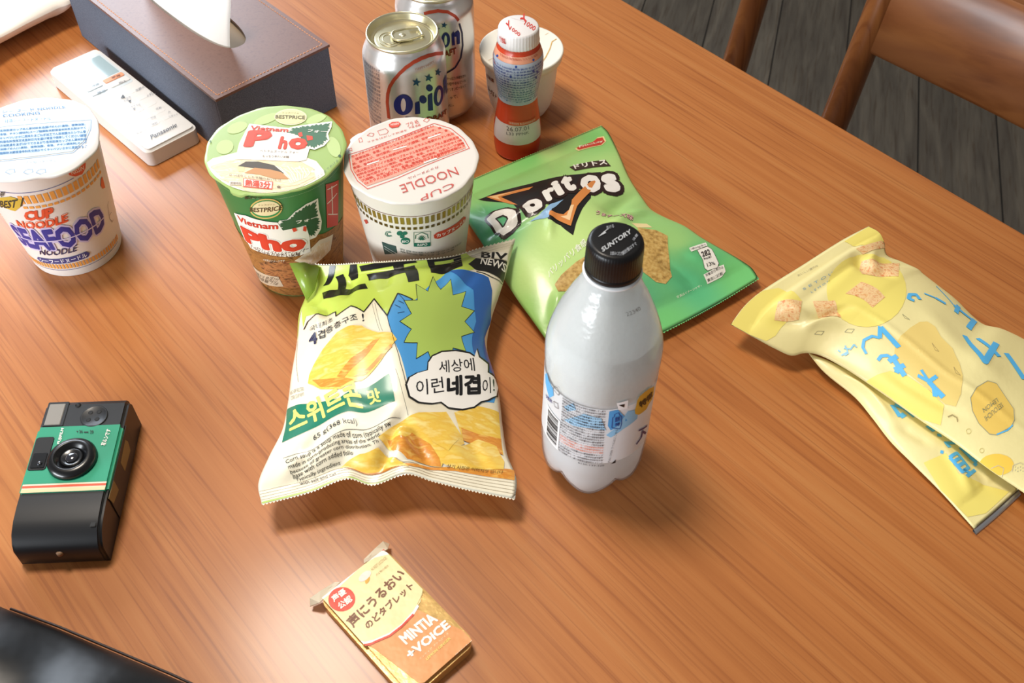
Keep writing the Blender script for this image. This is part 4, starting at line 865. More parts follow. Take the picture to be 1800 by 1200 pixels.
('P',1,'@goldd',[(11.1,79.3),(13.5,79.3),(13.5,81.9),(11.1,81.9)]),
('P',1,'@gold',[(15.2,84.8),(17.7,84.8),(17.7,91.6),(15.2,91.6)]),
('P',1,'@goldd',[(15.2,79.3),(17.6,79.3),(17.6,81.9),(15.2,81.9)]),
('P',1,'@gold',[(19.3,84.8),(21.8,84.8),(21.8,91.6),(19.3,91.6)]),
('P',1,'@goldd',[(19.3,79.3),(21.7,79.3),(21.7,81.9),(19.3,81.9)]),
('P',1,'@gold',[(23.4,84.8),(25.9,84.8),(25.9,91.6),(23.4,91.6)]),
('P',1,'@goldd',[(23.4,79.3),(25.8,79.3),(25.8,81.9),(23.4,81.9)]),
('P',1,'@gold',[(27.5,84.8),(30.0,84.8),(30.0,91.6),(27.5,91.6)]),
('P',1,'@goldd',[(27.5,79.3),(29.9,79.3),(29.9,81.9),(27.5,81.9)]),
('P',1,'@gold',[(31.6,84.8),(34.1,84.8),(34.1,91.6),(31.6,91.6)]),
('P',1,'@goldd',[(31.6,79.3),(34.0,79.3),(34.0,81.9),(31.6,81.9)]),
('P',1,'@gold',[(35.7,84.8),(38.2,84.8),(38.2,91.6),(35.7,91.6)]),
('P',1,'@goldd',[(35.7,79.3),(38.1,79.3),(38.1,81.9),(35.7,81.9)]),
('P',1,'@gold',[(39.8,84.8),(42.3,84.8),(42.3,91.6),(39.8,91.6)]),
('P',1,'@goldd',[(39.8,79.3),(42.2,79.3),(42.2,81.9),(39.8,81.9)]),
('P',1,'@gold',[(43.9,84.8),(46.4,84.8),(46.4,91.6),(43.9,91.6)]),
('P',1,'@goldd',[(43.9,79.3),(46.3,79.3),(46.3,81.9),(43.9,81.9)]),
('P',1,'@gold',[(48.0,84.8),(50.5,84.8),(50.5,91.6),(48.0,91.6)]),
('P',1,'@goldd',[(48.0,79.3),(50.4,79.3),(50.4,81.9),(48.0,81.9)]),
('P',1,'@gold',[(52.1,84.8),(54.6,84.8),(54.6,91.6),(52.1,91.6)]),
('P',1,'@goldd',[(52.1,79.3),(54.5,79.3),(54.5,81.9),(52.1,81.9)]),
('P',1,'@gold',[(56.2,84.8),(58.7,84.8),(58.7,91.6),(56.2,91.6)]),
('P',1,'@goldd',[(56.2,79.3),(58.6,79.3),(58.6,81.9),(56.2,81.9)]),
('P',1,'@gold',[(60.3,84.8),(62.8,84.8),(62.8,91.6),(60.3,91.6)]),
('P',1,'@goldd',[(60.3,79.3),(62.7,79.3),(62.7,81.9),(60.3,81.9)]),
('L',1,'1d6a54',0.5,[(-13.6,75.3),(-17.4,73.1),(-18.7,69.8),(-17.1,68.4),(-13.3,70.2)],0),
('T',1,'1d6a54','C',(-17.6,68.5),(-13.8,70.3),(-17.2,72.8),0.01,None),
('P',1,'1d6a54',[(-5.0,75.4),(-5.0,75.9),(-5.1,76.4),(-5.3,76.8),(-5.6,77.2),(-5.9,77.4),(-6.4,77.5),(-6.8,77.5),(-7.3,77.4),(-7.7,77.1),(-8.1,76.7),(-8.5,76.2),(-8.8,75.7),(-9.0,75.1),(-9.1,74.5),(-9.2,74.0),(-9.1,73.5),(-8.9,73.1),(-8.6,72.8),(-8.2,72.5),(-7.8,72.5),(-7.3,72.5),(-6.9,72.6),(-6.4,72.9),(-6.0,73.3),(-5.6,73.7),(-5.3,74.2),(-5.1,74.8)]),
('P',1,'1d6a54',[(-1.6,75.7),(-1.6,76.1),(-1.7,76.5),(-1.9,76.9),(-2.1,77.2),(-2.4,77.4),(-2.8,77.5),(-3.2,77.5),(-3.6,77.4),(-4.0,77.2),(-4.4,76.9),(-4.7,76.6),(-4.9,76.2),(-5.1,75.8),(-5.2,75.3),(-5.2,74.9),(-5.1,74.5),(-4.9,74.2),(-4.7,73.9),(-4.3,73.7),(-4.0,73.6),(-3.5,73.6),(-3.1,73.7),(-2.7,73.9),(-2.4,74.1),(-2.1,74.5),(-1.8,74.8),(-1.7,75.3)]),
('P',1,'1d6a54',[(-3.9,72.1),(-3.9,72.5),(-4.0,72.9),(-4.1,73.2),(-4.4,73.5),(-4.6,73.7),(-5.0,73.8),(-5.4,73.8),(-5.7,73.7),(-6.1,73.5),(-6.4,73.2),(-6.7,72.8),(-7.0,72.4),(-7.1,72.0),(-7.2,71.5),(-7.2,71.1),(-7.2,70.7),(-7.0,70.4),(-6.8,70.1),(-6.5,69.9),(-6.1,69.9),(-5.7,69.9),(-5.4,70.0),(-5.0,70.2),(-4.6,70.5),(-4.3,70.8),(-4.1,71.2),(-4.0,71.6)]),
('P',1,'1d6a54',[(-0.3,67.5),(-0.4,68.3),(-0.5,69.0),(-0.9,69.7),(-1.3,70.2),(-1.9,70.6),(-2.6,70.9),(-3.3,70.9),(-4.1,70.7),(-4.8,70.3),(-5.5,69.8),(-6.1,69.2),(-6.6,68.4),(-6.9,67.6),(-7.1,66.7),(-7.1,65.9),(-6.9,65.2),(-6.6,64.5),(-6.1,64.1),(-5.5,63.7),(-4.8,63.6),(-4.0,63.6),(-3.2,63.7),(-2.5,64.1),(-1.8,64.6),(-1.2,65.2),(-0.8,65.9),(-0.5,66.6)]),
('T',2,'f0ede4','BIO',(-6.2,65.1),(-1.3,66.0),(-6.0,67.6),0.01,None),
('L',1,'1d6a54',0.3,[(2.9,76.7),(14.6,75.4),(14.0,59.7),(2.1,61.4)],1),
('L',1,'1d6a54',0.6,[(8.5,67.6),(11.0,68.6)],0),
('L',1,'1d6a54',0.6,[(8.4,67.9),(10.4,70.6)],0),
('L',1,'1d6a54',0.6,[(8.2,68.1),(9.5,72.0)],0),
('L',1,'1d6a54',0.6,[(8.0,68.2),(8.3,72.7)],0),
('L',1,'1d6a54',0.6,[(7.9,68.2),(7.0,72.5)],0),
('L',1,'1d6a54',0.6,[(7.7,68.0),(6.0,71.4)],0),
('L',1,'1d6a54',0.6,[(7.6,67.8),(5.2,69.7)],0),
('L',1,'1d6a54',0.5,[(3.5,69.5),(4.1,73.6),(8.4,75.7),(12.2,72.7),(12.7,68.4)],0),
('P',1,'1d6a54',[(2.3,65.1),(14.2,63.7),(14.0,59.7),(2.1,61.4)]),
('T',2,'f0ede4','RSPO',(4.7,61.9),(11.8,61.3),(4.9,64.3),0.01,None),
('P',1,'c8452c',[(16.8,70.5),(19.3,72.2),(45.2,71.4),(48.7,67.8),(48.1,64.3),(40.9,64.4),(20.2,65.1),(17.3,66.8)]),
('T',2,'f4e6dc','カップヌードル',(19.2,67.0),(47.7,64.7),(18.5,71.1),0.03,None),
('P',1,'b84a3a',[(-40.2,71.1),(-34.9,75.5),(-33.8,72.8),(-38.1,68.2)]),
('T',1,'5a6a60','容器包装リサイクル法対応',(-8.9,56.8),(44.6,44.0),(-8.9,58.6),0,None),
('T',1,'5a6a60','植物由来バイオマス度',(-8.9,54.3),(35.68,43.63),(-8.9,56.1),0,None),
('P',1,'33504a',[(-23.4,59.8),(-11.7,60.0),(-11.5,52.2),(-23.4,45.7)]),
('L',2,'c8d0c8',0.5,[(-22,56),(-12,52)],0),
('L',2,'c8d0c8',0.5,[(-22,53),(-12,49.5)],0)],
'noo_lid': [
('L',1,'d94a34',0.55,[(-44.1,3.1),(-31.5,10.0),(-11.5,22.3),(14.0,39.7),(26.6,34.0),(36.3,22.4),(40.8,11.6),(28.0,3.6),(10.6,-7.9),(-7.9,-21.8),(-27.2,-33.1),(-35.0,-24.9),(-40.8,-12.8)],1),
('P',1,'f0a08c',[(-42.3,2.1),(-11.3,19.8),(13.8,37.0),(25.3,32.2),(35.0,20.9),(38.4,12.0),(10.5,-5.4),(-8.2,-19.1),(-27.9,-30.2),(-34.4,-22.9),(-39.5,-12.8)]),
('T',2,'d94a34','カップヌードル名称即席カップめん原材料名油揚げめん(',(-41.4,-1.1),(14.4,35.3),(-42.4,2.0),0.03,None),
('T',2,'d94a34','、植物油脂、食塩、チキンエキス)かやく(味付豚ミンチ、味',(-40.5,-5.3),(20.1,33.1),(-41.6,-2.2),0.03,None),
('T',2,'d94a34','卵、味付えび、味付豚肉、ねぎ)スープ(糖類、粉末しょうゆ、食',(-39.8,-9.4),(24.9,30.3),(-40.9,-6.4),0.03,None),
('T',2,'d94a34','食塩、香辛料)加工でん粉調味料炭酸Ca カラメル色素かんすい乳化',(-38.9,-13.5),(29.7,26.7),(-40.0,-10.5),0.03,None),
('T',2,'d94a34','い乳化剤カロチノイド色素カップヌードル名称即席カップめん原材料名油',(-37.6,-17.6),(33.1,22.6),(-38.6,-14.6),0.03,None),
('T',2,'d94a34','材料名油揚げめん(小麦粉、植物油脂、食塩、チキンエキス)かやく(味',(-35.6,-20.9),(35.5,19.2),(-36.7,-18.0),0.03,None),
('T',2,'d94a34','やく(味付豚ミンチ、味付卵、味付えび、味付豚肉、ねぎ)スープ(糖類',(-33.8,-23.8),(37.3,15.9),(-34.8,-20.9),0.03,None),
('T',2,'d94a34','プ(糖類、粉末しょうゆ、食塩、香辛料)加工でん粉調味料炭酸Ca カ',(-31.8,-26.6),(38.1,13.0),(-32.8,-23.7),0.03,None),
('T',2,'d94a34','Ca カラメル色素かんすい乳化剤カロチノイド色素カップ',(-29.5,-29.1),(27.9,6.4),(-30.5,-26.2),0.03,None),
('L',3,'f6efe6',1.3,[(-30.1,-7.9),(-22.0,-3.6)],0),
('L',3,'f6efe6',1.3,[(10.6,21.9),(19.5,27.2)],0),
('L',3,'f6efe6',1.3,[(-13.1,8.6),(-3.9,13.0)],0),
('L',3,'f6efe6',1.3,[(9.6,-5.1),(18.3,-0.1)],0),
('L',2,'f0a08c',0.4,[(-7.9,23.1),(-10.4,8.6),(3.6,-9.4)],0),
('T',2,'c2564c','CUP',(31.1,-25.2),(8.8,-40.1),(32.3,-30.5),0.0,None),
('T',2,'c2564c','NOODLE',(31.7,-8.9),(-6.0,-29.1),(34.8,-17.0),0.0,None),
('T',2,'b8433a','カップヌードル',(19.6,-8.0),(-0.9,-21.0),(20.3,-10.2),0.012,None),
('P',2,'d94a34',[(-18.9,37.7),(-16.8,40.4),(-12.1,41.1),(-10.1,38.6),(-11.6,34.8),(-16.2,33.5),(-18.4,35.4)]),
('T',3,'f6e6dc','NISSIN',(-17.1,35.9),(-11.5,37.5),(-17.5,38.3),0.01,None),
('L',1,'d94a34',0.35,[(-26.3,30.1),(-20.8,33.2),(-18.5,30.2),(-19.3,27.3),(-24.3,25.4)],1),
('L',1,'d94a34',0.35,[(-33.4,24.8),(-31.4,27.8),(-28.6,27.1),(-29.2,23.9)],1),
('L',1,'d94a34',0.35,[(-39.0,21.1),(-37.3,22.3),(-35.8,17.9),(-38.1,17.0)],1),
('T',1,'d94a34','フタをはがして熱湯を',(-32.1,16.1),(-4.8,30.8),(-32.7,18.0),0,None),
('T',1,'d94a34','プラ 紙',(-5.1,34.9),(3.4,39.6),(-6.9,39.4),0,None),
('T',1,'d94a34','外装 容器',(-3.6,32.7),(4.5,36.6),(-4.2,35.2),0,None),
('L',1,'d94a34',0.35,[(6.0,42.6),(7.7,45.7),(10.6,44.2),(8.7,40.9)],1),
('L',1,'d94a34',0.35,[(-45.9,8.7),(-42.9,10.6),(-42.3,7.4)],1)],
'pho_side': [
('L',1,'d9e8c8',0.1,[(-60,111),(60,111)],0),
('P',1,'@soup',[(-64,2),(64,2),(64,56),(34,62),(18,70),(10,64),(-6,52),(-28,56),(-64,62)]),
('P',2,'@soupb',[(-20,12),(14,12),(24,26),(16,44),(-10,44),(-26,34)]),
('P',2,'e6dcc0',[(8,44),(30,58),(44,54),(40,40),(22,34)]),
('P',3,'@noodle',[(12,44),(30,54),(40,50),(36,40),(22,38)]),
('P',2,'d8b86a',[(8.5,101.8),(8.5,104.1),(8.0,106.3),(7.0,108.2),(5.7,109.9),(4.0,111.2),(2.0,111.9),(-0.1,111.9),(-2.4,111.2),(-4.8,109.9),(-7.1,108.0),(-9.2,105.7),(-11.0,103.2),(-12.3,100.5),(-13.2,97.9),(-13.4,95.5),(-12.9,93.6),(-11.8,92.1),(-10.1,91.1),(-8.1,90.6),(-5.7,90.5),(-3.2,90.8),(-0.7,91.5),(1.6,92.6),(3.8,93.9),(5.6,95.6),(7.0,97.5),(8.0,99.6)]),
('P',3,'2a8a4c',[(7.6,101.9),(7.6,103.9),(7.1,105.7),(6.3,107.4),(5.0,108.8),(3.4,109.9),(1.6,110.4),(-0.4,110.4),(-2.5,109.8),(-4.6,108.6),(-6.7,107.0),(-8.5,105.1),(-10.1,102.9),(-11.3,100.6),(-12.1,98.3),(-12.2,96.3),(-11.8,94.7),(-10.7,93.4),(-9.2,92.5),(-7.4,92.1),(-5.3,92.0),(-3.0,92.3),(-0.7,92.9),(1.4,93.8),(3.4,95.0),(5.0,96.5),(6.3,98.1),(7.2,100.0)]),
('P',4,'e9d9a8',[(7.1,102.5),(7.0,104.1),(6.6,105.7),(5.7,107.1),(4.6,108.2),(3.1,109.0),(1.4,109.5),(-0.5,109.4),(-2.5,108.9),(-4.4,107.9),(-6.3,106.6),(-8.0,104.9),(-9.4,103.1),(-10.5,101.1),(-11.1,99.3),(-11.2,97.6),(-10.7,96.2),(-9.8,95.1),(-8.4,94.4),(-6.7,94.1),(-4.7,94.1),(-2.7,94.3),(-0.6,94.9),(1.4,95.6),(3.2,96.7),(4.7,97.9),(5.9,99.3),(6.7,100.8)]),
('T',5,'5a4428','BESTPRICE',(-13.3,96.5),(7.7,100.1),(-12.1,101.2),0.02,None),
('T',5,'8a7448','トップバリュ',(-5.6,104.2),(4.2,105.4),(-5.2,106.0),0,None),
('P',2,'f2efe4',[(1.9,84.0),(4.7,89.0),(9.7,89.2),(15.6,95.6),(23.7,99.7),(32.2,99.9),(32.1,88.5),(33.6,75.4),(32.2,68.1),(27.5,62.7),(21.3,62.8),(15.6,74.9),(7.4,73.9),(2.4,75.6)]),
('P',3,'2c5a3c',[(2.9,84.6),(5.3,85.5),(4.4,86.3),(6.9,86.8),(5.3,87.8),(6.8,88.2),(5.4,89.1),(7.9,88.6),(7.7,89.0),(9.9,88.4),(9.2,89.0),(10.7,88.6),(10.2,89.2),(12.1,89.6),(12.5,91.2),(14.1,90.9),(14.3,93.0),(15.4,93.0),(15.7,95.0),(17.3,94.3),(18.6,96.1),(19.6,94.7),(21.1,97.3),(22.0,96.5),(23.4,98.7),(24.1,97.0),(26.0,98.4),(26.0,96.4),(28.6,98.5),(28.8,97.2),(31.4,98.9),(29.7,95.4),(30.8,94.6),(28.8,91.7),(30.8,91.1),(29.6,89.1),(31.3,88.4),(29.7,86.0),(31.2,83.9),(29.3,82.5),(31.6,80.0),(30.5,78.8),(32.6,76.3),(30.4,76.4),(31.5,74.3),(29.1,75.1),(31.1,72.1),(29.6,72.4),(31.3,69.6),(28.7,70.8),(29.2,68.5),(26.7,70.3),(27.8,66.8),(26.2,67.7),(27.0,64.6),(24.8,67.2),(24.5,65.5),(22.7,68.4),(22.6,65.6),(21.4,67.3),(21.2,64.8),(19.8,69.2),(19.0,69.7),(18.2,73.4),(17.3,73.3),(16.7,75.8),(15.8,75.9),(14.8,76.9),(13.1,76.1),(12.8,77.2),(10.6,75.9),(10.2,76.5),(8.1,75.2),(8.6,76.7),(6.8,76.2),(7.9,77.8),(5.3,76.8),(5.8,77.8),(3.4,76.8),(5.2,79.3),(3.8,80.0),(6.0,82.0),(3.6,82.5),(4.9,83.9)]),
('T',5,'f2efe4','フォー',(15.0,83.6),(29.6,81.6),(15.0,86.7),0.03,None),
('P',4,'f2efe4',[(-30.2,86.0),(-18.3,90.3),(3.2,87.4),(5.3,78.8),(11.4,79.5),(21.3,79.4),(22.5,65.6),(21.6,50.5),(12.3,49.2),(-12.3,50.8),(-27.7,50.3),(-30.6,61.9),(-31.2,72.7)]),
('T',5,'cf3f2a','Vietnam',(-28.2,79.2),(2.6,80.5),(-27.3,85.9),0.035,None),
('T',6,'f6f2ea','Pho',(-30.0,56.6),(18.8,54.8),(-28.9,75.1),0.05,('out',0.09)),
('T',7,'d8432c','Pho',(-30.0,56.6),(18.8,54.8),(-28.9,75.1),0.06,None),
('P',7,'d8432c',[(11.5,79.8),(13.9,80.2),(14.7,76.6),(12.1,75.9)]),
('P',7,'d8432c',[(19.4,79.4),(21.4,77.9),(20.6,73.2),(18.5,75.1)]),
('T',5,'5a4030','さっぱりとしたベトナムヌードル フォー',(-27.1,51.6),(19.6,52.4),(-25.3,56.0),0.01,None),
('T',5,'5a4030','もっちり平たい米麺',(-20.3,49.5),(12.9,49.0),(-19.4,53.3),0.012,None),
('T',4,'e8e0cc','※写真はイメージです',(-18.4,41.0),(0.4,43.7),(-17.5,43.8),0,None),
('P',3,'c8b89c',[(-45.4,18.8),(-9.1,24.8),(-7.2,13.4),(-40.6,3.7)]),
('T',4,'6a5a48','調理方法 熱湯3分',(-47.0,6.5),(-11.9,17.7),(-41.5,14.3),0,None),
('T',4,'6a5a48','内容量 72g',(-43.0,4.9),(-13.1,13.6),(-39.2,10.6),0,None),
('P',2,'c84434',[(39.2,108.1),(53.5,99.9),(51.4,57.6),(37.9,65.4)]),
('L',3,'e9d8cc',0.8,[(40.2,102.3),(50.8,98.2)],0),
('L',3,'e9d8cc',1,[(39.4,89.1),(50.5,90.0)],0),
('L',3,'e9d8cc',0.8,[(39.6,78.3),(50.6,69.1)],0),
('L',3,'e9d8cc',0.9,[(44.5,102.0),(44.2,74.5)],0),
('T',5,'3a3020','あけぐち',(-13.9,108.6),(-2.2,112.6),(-13.2,112.3),0.03,None)],
'pho_lid': [
('P',1,'bcd28c',[(-24.4,26.0),(-25.1,27.1),(-26.0,28.0),(-27.2,28.6),(-28.6,28.8),(-30.0,28.7),(-31.5,28.2),(-33.0,27.4),(-34.3,26.3),(-35.5,25.0),(-36.4,23.5),(-37.0,22.0),(-37.3,20.4),(-37.3,18.9),(-36.9,17.6),(-36.2,16.4),(-35.3,15.6),(-34.1,15.0),(-32.8,14.8),(-31.3,14.9),(-29.8,15.4),(-28.4,16.2),(-27.1,17.3),(-25.9,18.6),(-25.0,20.0),(-24.3,21.6),(-24.0,23.1),(-24.0,24.6)]),
('P',1,'bcd28c',[(-2.6,37.9),(-3.2,38.8),(-4.2,39.3),(-5.6,39.5),(-7.2,39.3),(-9.1,38.8),(-11.0,37.9),(-13.0,36.7),(-14.8,35.4),(-16.5,33.8),(-17.9,32.2),(-19.0,30.5),(-19.6,29.0),(-19.9,27.6),(-19.7,26.5),(-19.1,25.6),(-18.1,25.1),(-16.7,24.9),(-15.1,25.1),(-13.3,25.6),(-11.3,26.5),(-9.4,27.6),(-7.6,29.0),(-5.9,30.6),(-4.5,32.2),(-3.4,33.8),(-2.7,35.4),(-2.4,36.8)]),
('P',1,'bcd28c',[(-30.2,3.5),(-31.0,5.0),(-32.0,6.3),(-33.2,7.3),(-34.5,7.9),(-35.8,8.1),(-37.1,7.9),(-38.3,7.4),(-39.4,6.4),(-40.3,5.2),(-40.9,3.7),(-41.2,2.0),(-41.2,0.2),(-40.9,-1.6),(-40.4,-3.2),(-39.6,-4.7),(-38.5,-6.0),(-37.4,-6.9),(-36.1,-7.5),(-34.8,-7.7),(-33.5,-7.5),(-32.3,-7.0),(-31.2,-6.1),(-30.3,-4.8),(-29.7,-3.3),(-29.4,-1.7),(-29.4,0.1),(-29.6,1.8)]),
('P',1,'bcd28c',[(30.5,37.1),(30.0,38.0),(29.2,38.7),(28.1,39.0),(26.8,39.1),(25.3,38.8),(23.8,38.2),(22.3,37.4),(20.9,36.3),(19.7,35.0),(18.6,33.7),(17.9,32.3),(17.4,30.9),(17.3,29.6),(17.5,28.5),(18.0,27.6),(18.8,27.0),(19.9,26.6),(21.2,26.6),(22.6,26.9),(24.1,27.4),(25.6,28.3),(27.0,29.3),(28.3,30.6),(29.3,31.9),(30.1,33.3),(30.6,34.7),(30.7,36.0)]),
('P',1,'bcd28c',[(44.2,3.9),(43.3,6.2),(42.2,8.4),(41.0,10.1),(39.8,11.5),(38.6,12.3),(37.5,12.6),(36.5,12.3),(35.8,11.5),(35.2,10.2),(35.0,8.4),(35.0,6.3),(35.3,3.9),(35.8,1.5),(36.6,-1.0),(37.5,-3.3),(38.6,-5.4),(39.8,-7.1),(41.0,-8.4),(42.1,-9.2),(43.2,-9.5),(44.2,-9.2),(44.9,-8.4),(45.5,-7.1),(45.7,-5.4),(45.8,-3.3),(45.5,-1.0),(45.0,1.4)]),
('P',1,'bcd28c',[(-9.3,18.9),(-9.9,20.1),(-10.7,21.0),(-11.6,21.7),(-12.6,22.2),(-13.7,22.3),(-14.7,22.1),(-15.7,21.7),(-16.6,20.9),(-17.3,19.9),(-17.9,18.7),(-18.2,17.4),(-18.2,16.0),(-18.1,14.6),(-17.7,13.3),(-17.1,12.2),(-16.3,11.2),(-15.4,10.5),(-14.4,10.1),(-13.3,9.9),(-12.3,10.1),(-11.3,10.6),(-10.4,11.3),(-9.7,12.3),(-9.2,13.5),(-8.9,14.8),(-8.8,16.2),(-8.9,17.6)]),
('P',2,'efe2bc',[(17.0,34.7),(16.5,36.8),(15.3,38.8),(13.7,40.5),(11.6,42.0),(9.3,43.1),(6.7,43.8),(4.1,43.9),(1.5,43.7),(-0.9,42.9),(-2.9,41.7),(-4.5,40.2),(-5.6,38.4),(-6.2,36.4),(-6.1,34.3),(-5.5,32.2),(-4.3,30.3),(-2.7,28.5),(-0.6,27.1),(1.7,26.0),(4.3,25.4),(6.8,25.2),(9.4,25.5),(11.7,26.2),(13.7,27.4),(15.3,28.9),(16.5,30.6),(17.0,32.6)]),
('P',3,'dcd9a4',[(16.0,34.7),(15.5,36.5),(14.5,38.2),(13.0,39.8),(11.1,41.0),(9.0,42.0),(6.6,42.5),(4.2,42.7),(1.9,42.5),(-0.3,41.8),(-2.1,40.8),(-3.6,39.5),(-4.6,37.9),(-5.1,36.1),(-5.1,34.3),(-4.6,32.5),(-3.5,30.8),(-2.0,29.3),(-0.1,28.1),(2.0,27.1),(4.3,26.6),(6.7,26.4),(9.0,26.7),(11.1,27.3),(13.0,28.3),(14.4,29.6),(15.5,31.2),(16.0,32.9)]),
('T',4,'6a6040','BESTPRICE',(-5.2,32.3),(16.1,31.8),(-5.6,36.4),0.02,None),
('T',4,'8a7c50','トップバリュ',(-0.8,38.1),(10.7,37.9),(-1.1,40.1),0,None),
('P',1,'f6efe0',[(-45.8,-18.9),(-41.4,-12.3),(-25.7,-5.4),(-5.2,-4.1),(17.2,-7.5),(30.2,-13.9),(36.9,-24.0),(38.5,-30.3),(33.2,-36.7),(18.2,-46.7),(3.5,-50.5),(-11.9,-49.0),(-27.9,-38.6),(-39.4,-28.0)]),
('P',2,'@noodle',[(-41.5,-20.7),(-24.5,-12.0),(-3.1,-9.8),(18.1,-14.1),(28.8,-21.3),(32.6,-32.2),(22.2,-42.2),(3.1,-47.9),(-12.4,-45.8),(-27.0,-36.8)]),
('P',3,'4e4434',[(-22.4,-20.4),(-17.8,-15.6),(-9.4,-15.5),(2.0,-19.0),(10.5,-27.2),(6.0,-29.1),(-2.0,-23.7),(-13.1,-22.1)]),
('P',3,'c89058',[(-16.9,-27.6),(-10.7,-22.0),(0.4,-23.7),(8.0,-26.3),(14.8,-33.4),(5.5,-33.6),(-5.9,-29.2)]),
('L',3,'f8f0dc',0.8,[(3.4,-19.9),(10.5,-27.2),(16.8,-37.9)],0),
('L',3,'f8f0dc',0.8,[(6.2,-21.0),(12.8,-28.6),(17.9,-37.1)],0),
('L',3,'f8f0dc',0.8,[(9.0,-22.0),(14.8,-27.1),(19.0,-36.4)],0),
('L',3,'f8f0dc',0.8,[(11.3,-19.8),(17.1,-28.5),(20.1,-35.7)],0),
('L',3,'f8f0dc',0.8,[(14.1,-20.9),(19.0,-27.0),(21.1,-34.9)],0),
('L',3,'f8f0dc',0.8,[(16.9,-21.9),(21.4,-28.4),(22.2,-34.2)],0),
('L',3,'f8f0dc',0.8,[(19.2,-19.7),(23.3,-26.9),(23.3,-33.5)],0),
('L',3,'f8f0dc',0.8,[(22.0,-20.7),(25.7,-28.4),(24.4,-32.7)],0),
('L',3,'f8f0dc',0.8,[(24.8,-21.8),(27.6,-26.9),(25.5,-32.0)],0),
('L',2,'e4cfa8',0.7,[(-40.5,-22.5),(-25.5,-13.3),(-2.9,-10.7),(19.5,-15.0),(30.2,-23.2)],0),
('L',3,'ecd8b4',0.6,[(-32.5,-33.3),(-15.6,-41.1),(2.4,-43.5),(21.7,-38.7),(31.2,-30.4)],0),
('P',3,'d8dca0',[(-22.8,-21.3),(-18.2,-20.3),(-17.1,-26.2),(-21.0,-25.9)]),
('P',4,'f8f6ee',[(-22.7,25.9),(6.2,21.4),(13.7,16.6),(25.7,10.9),(23.8,-2.7),(23.4,-13.1),(18.3,-15.0),(-25.5,-13.3),(-26.0,4.2)]),
('P',4,'f2f2e6',[(4.4,16.8),(6.9,22.4),(14.6,24.8),(25.1,27.3),(35.9,29.7),(36.2,23.0),(34.8,15.2),(36.6,8.6),(33.7,2.1),(27.7,-2.3),(20.8,-0.3),(13.7,12.6)]),
('P',5,'456f52',[(5.1,16.5),(7.9,17.2),(6.7,18.3),(9.7,18.5),(7.5,20.0),(9.4,20.2),(7.5,21.6),(10.9,21.1),(10.9,22.2),(13.9,21.3),(13.3,22.9),(15.3,22.4),(14.9,23.8),(17.8,23.1),(18.9,24.3),(21.1,23.1),(22.2,25.0),(23.8,24.4),(24.9,26.1),(26.6,25.0),(28.7,26.5),(29.4,25.0),(32.0,27.2),(32.7,26.4),(35.2,28.3),(33.9,25.5),(34.9,25.5),(33.3,23.0),(35.0,23.5),(34.0,21.8),(35.5,22.1),(33.8,19.9),(34.5,19.2),(32.7,17.5),(34.1,16.9),(33.0,15.7),(34.1,15.0),(33.1,13.9),(34.3,12.7),(33.0,12.2),(34.9,10.8),(34.2,10.3),(35.9,8.9),(33.9,8.6),(34.4,6.9),(32.4,7.3),(33.5,5.0),(32.2,5.0),(33.1,2.9),(30.9,3.7),(30.6,1.9),(28.8,3.2),(28.7,0.5),(27.5,1.2),(27.3,-1.2),(25.7,1.1),(24.8,0.1),(23.8,2.6),(22.6,0.7),(21.8,2.3),(20.7,0.7),(20.0,4.5),(18.4,5.6),(18.3,8.6),(16.2,9.4),(16.0,11.6),(14.0,12.6),(13.7,13.5),(11.1,14.1),(11.9,14.7),(8.2,15.4),(8.4,15.9)]),
('T',6,'f4f2ea','フォー',(19.7,16.7),(33.1,15.7),(20.1,19.9),0.03,None),
('T',6,'cf4a34','Vietnam',(-21.2,18.7),(6.3,16.4),(-21.0,23.5),0.035,None),
('T',6,'dd4a30','P',(-22.7,-0.6),(-4.6,-0.3),(-22.0,18.3),0.06,None),
('T',6,'dd4a30','h',(1.8,-2.1),(7.9,-2.6),(2.0,12.0),0.05,None),
('T',6,'dd4a30','o',(9.2,-2.5),(22.6,-2.7),(7.8,10.6),0.06,None),
('P',6,'dd4a30',[(13.6,15.6),(15.9,17.0),(17.4,12.3),(15.1,11.1)]),
('P',6,'dd4a30',[(19.8,13.1),(24.2,12.4),(25.0,8.5),(21.2,7.3)]),
('T',5,'7a6450','ベトナムヌードル フォー',(-9.9,-5.5),(17.1,-7.0),(-10.1,-2.9),0.005,None),
('T',5,'7a6450','もっちり平たい米麺',(-7.1,-11.2),(11.2,-12.0),(-7.5,-8.5),0.008,None),
('P',5,'f0e8d8',[(-25.3,-36.8),(-17.0,-37.0),(-16.4,-40.2),(-24.7,-40.0)]),
('T',6,'7a5c48','調理時間',(-23.9,-39.6),(-16.7,-40.2),(-24.4,-37.1),0,None),
('P',4,'e4573c',[(-16.5,-33.1),(4.2,-36.3),(4.9,-44.3),(-14.9,-42.0)]),
('P',5,'f8f2e8',[(-15.8,-33.8),(3.7,-37.0),(4.3,-43.4),(-14.5,-41.1)]),
('T',6,'e4573c','熱湯3分',(-13.8,-41.1),(3.6,-43.4),(-14.7,-34.5),0.05,None),
('T',6,'7a5c48','さっぱりとした平麺のおいしさ',(-26.4,-31.0),(9.5,-36.2),(-26.7,-28.5),0,None),
('T',5,'7a5c48','食',(7.6,-43.0),(10.6,-43.3),(7.2,-40.2),0.02,None),
('T',5,'6a8a5c','●',(-47.4,4.6),(-45.5,4.6),(-47.9,6.9),0,None),
('T',5,'3a5a3c','●',(44.9,-9.9),(46.9,-9.9),(44.6,-7.3),0,None),
('T',5,'6a7a5c','ここまであける',(34.0,-32.2),(45.7,-14.0),(33.0,-30.4),0,None)],
'can': [
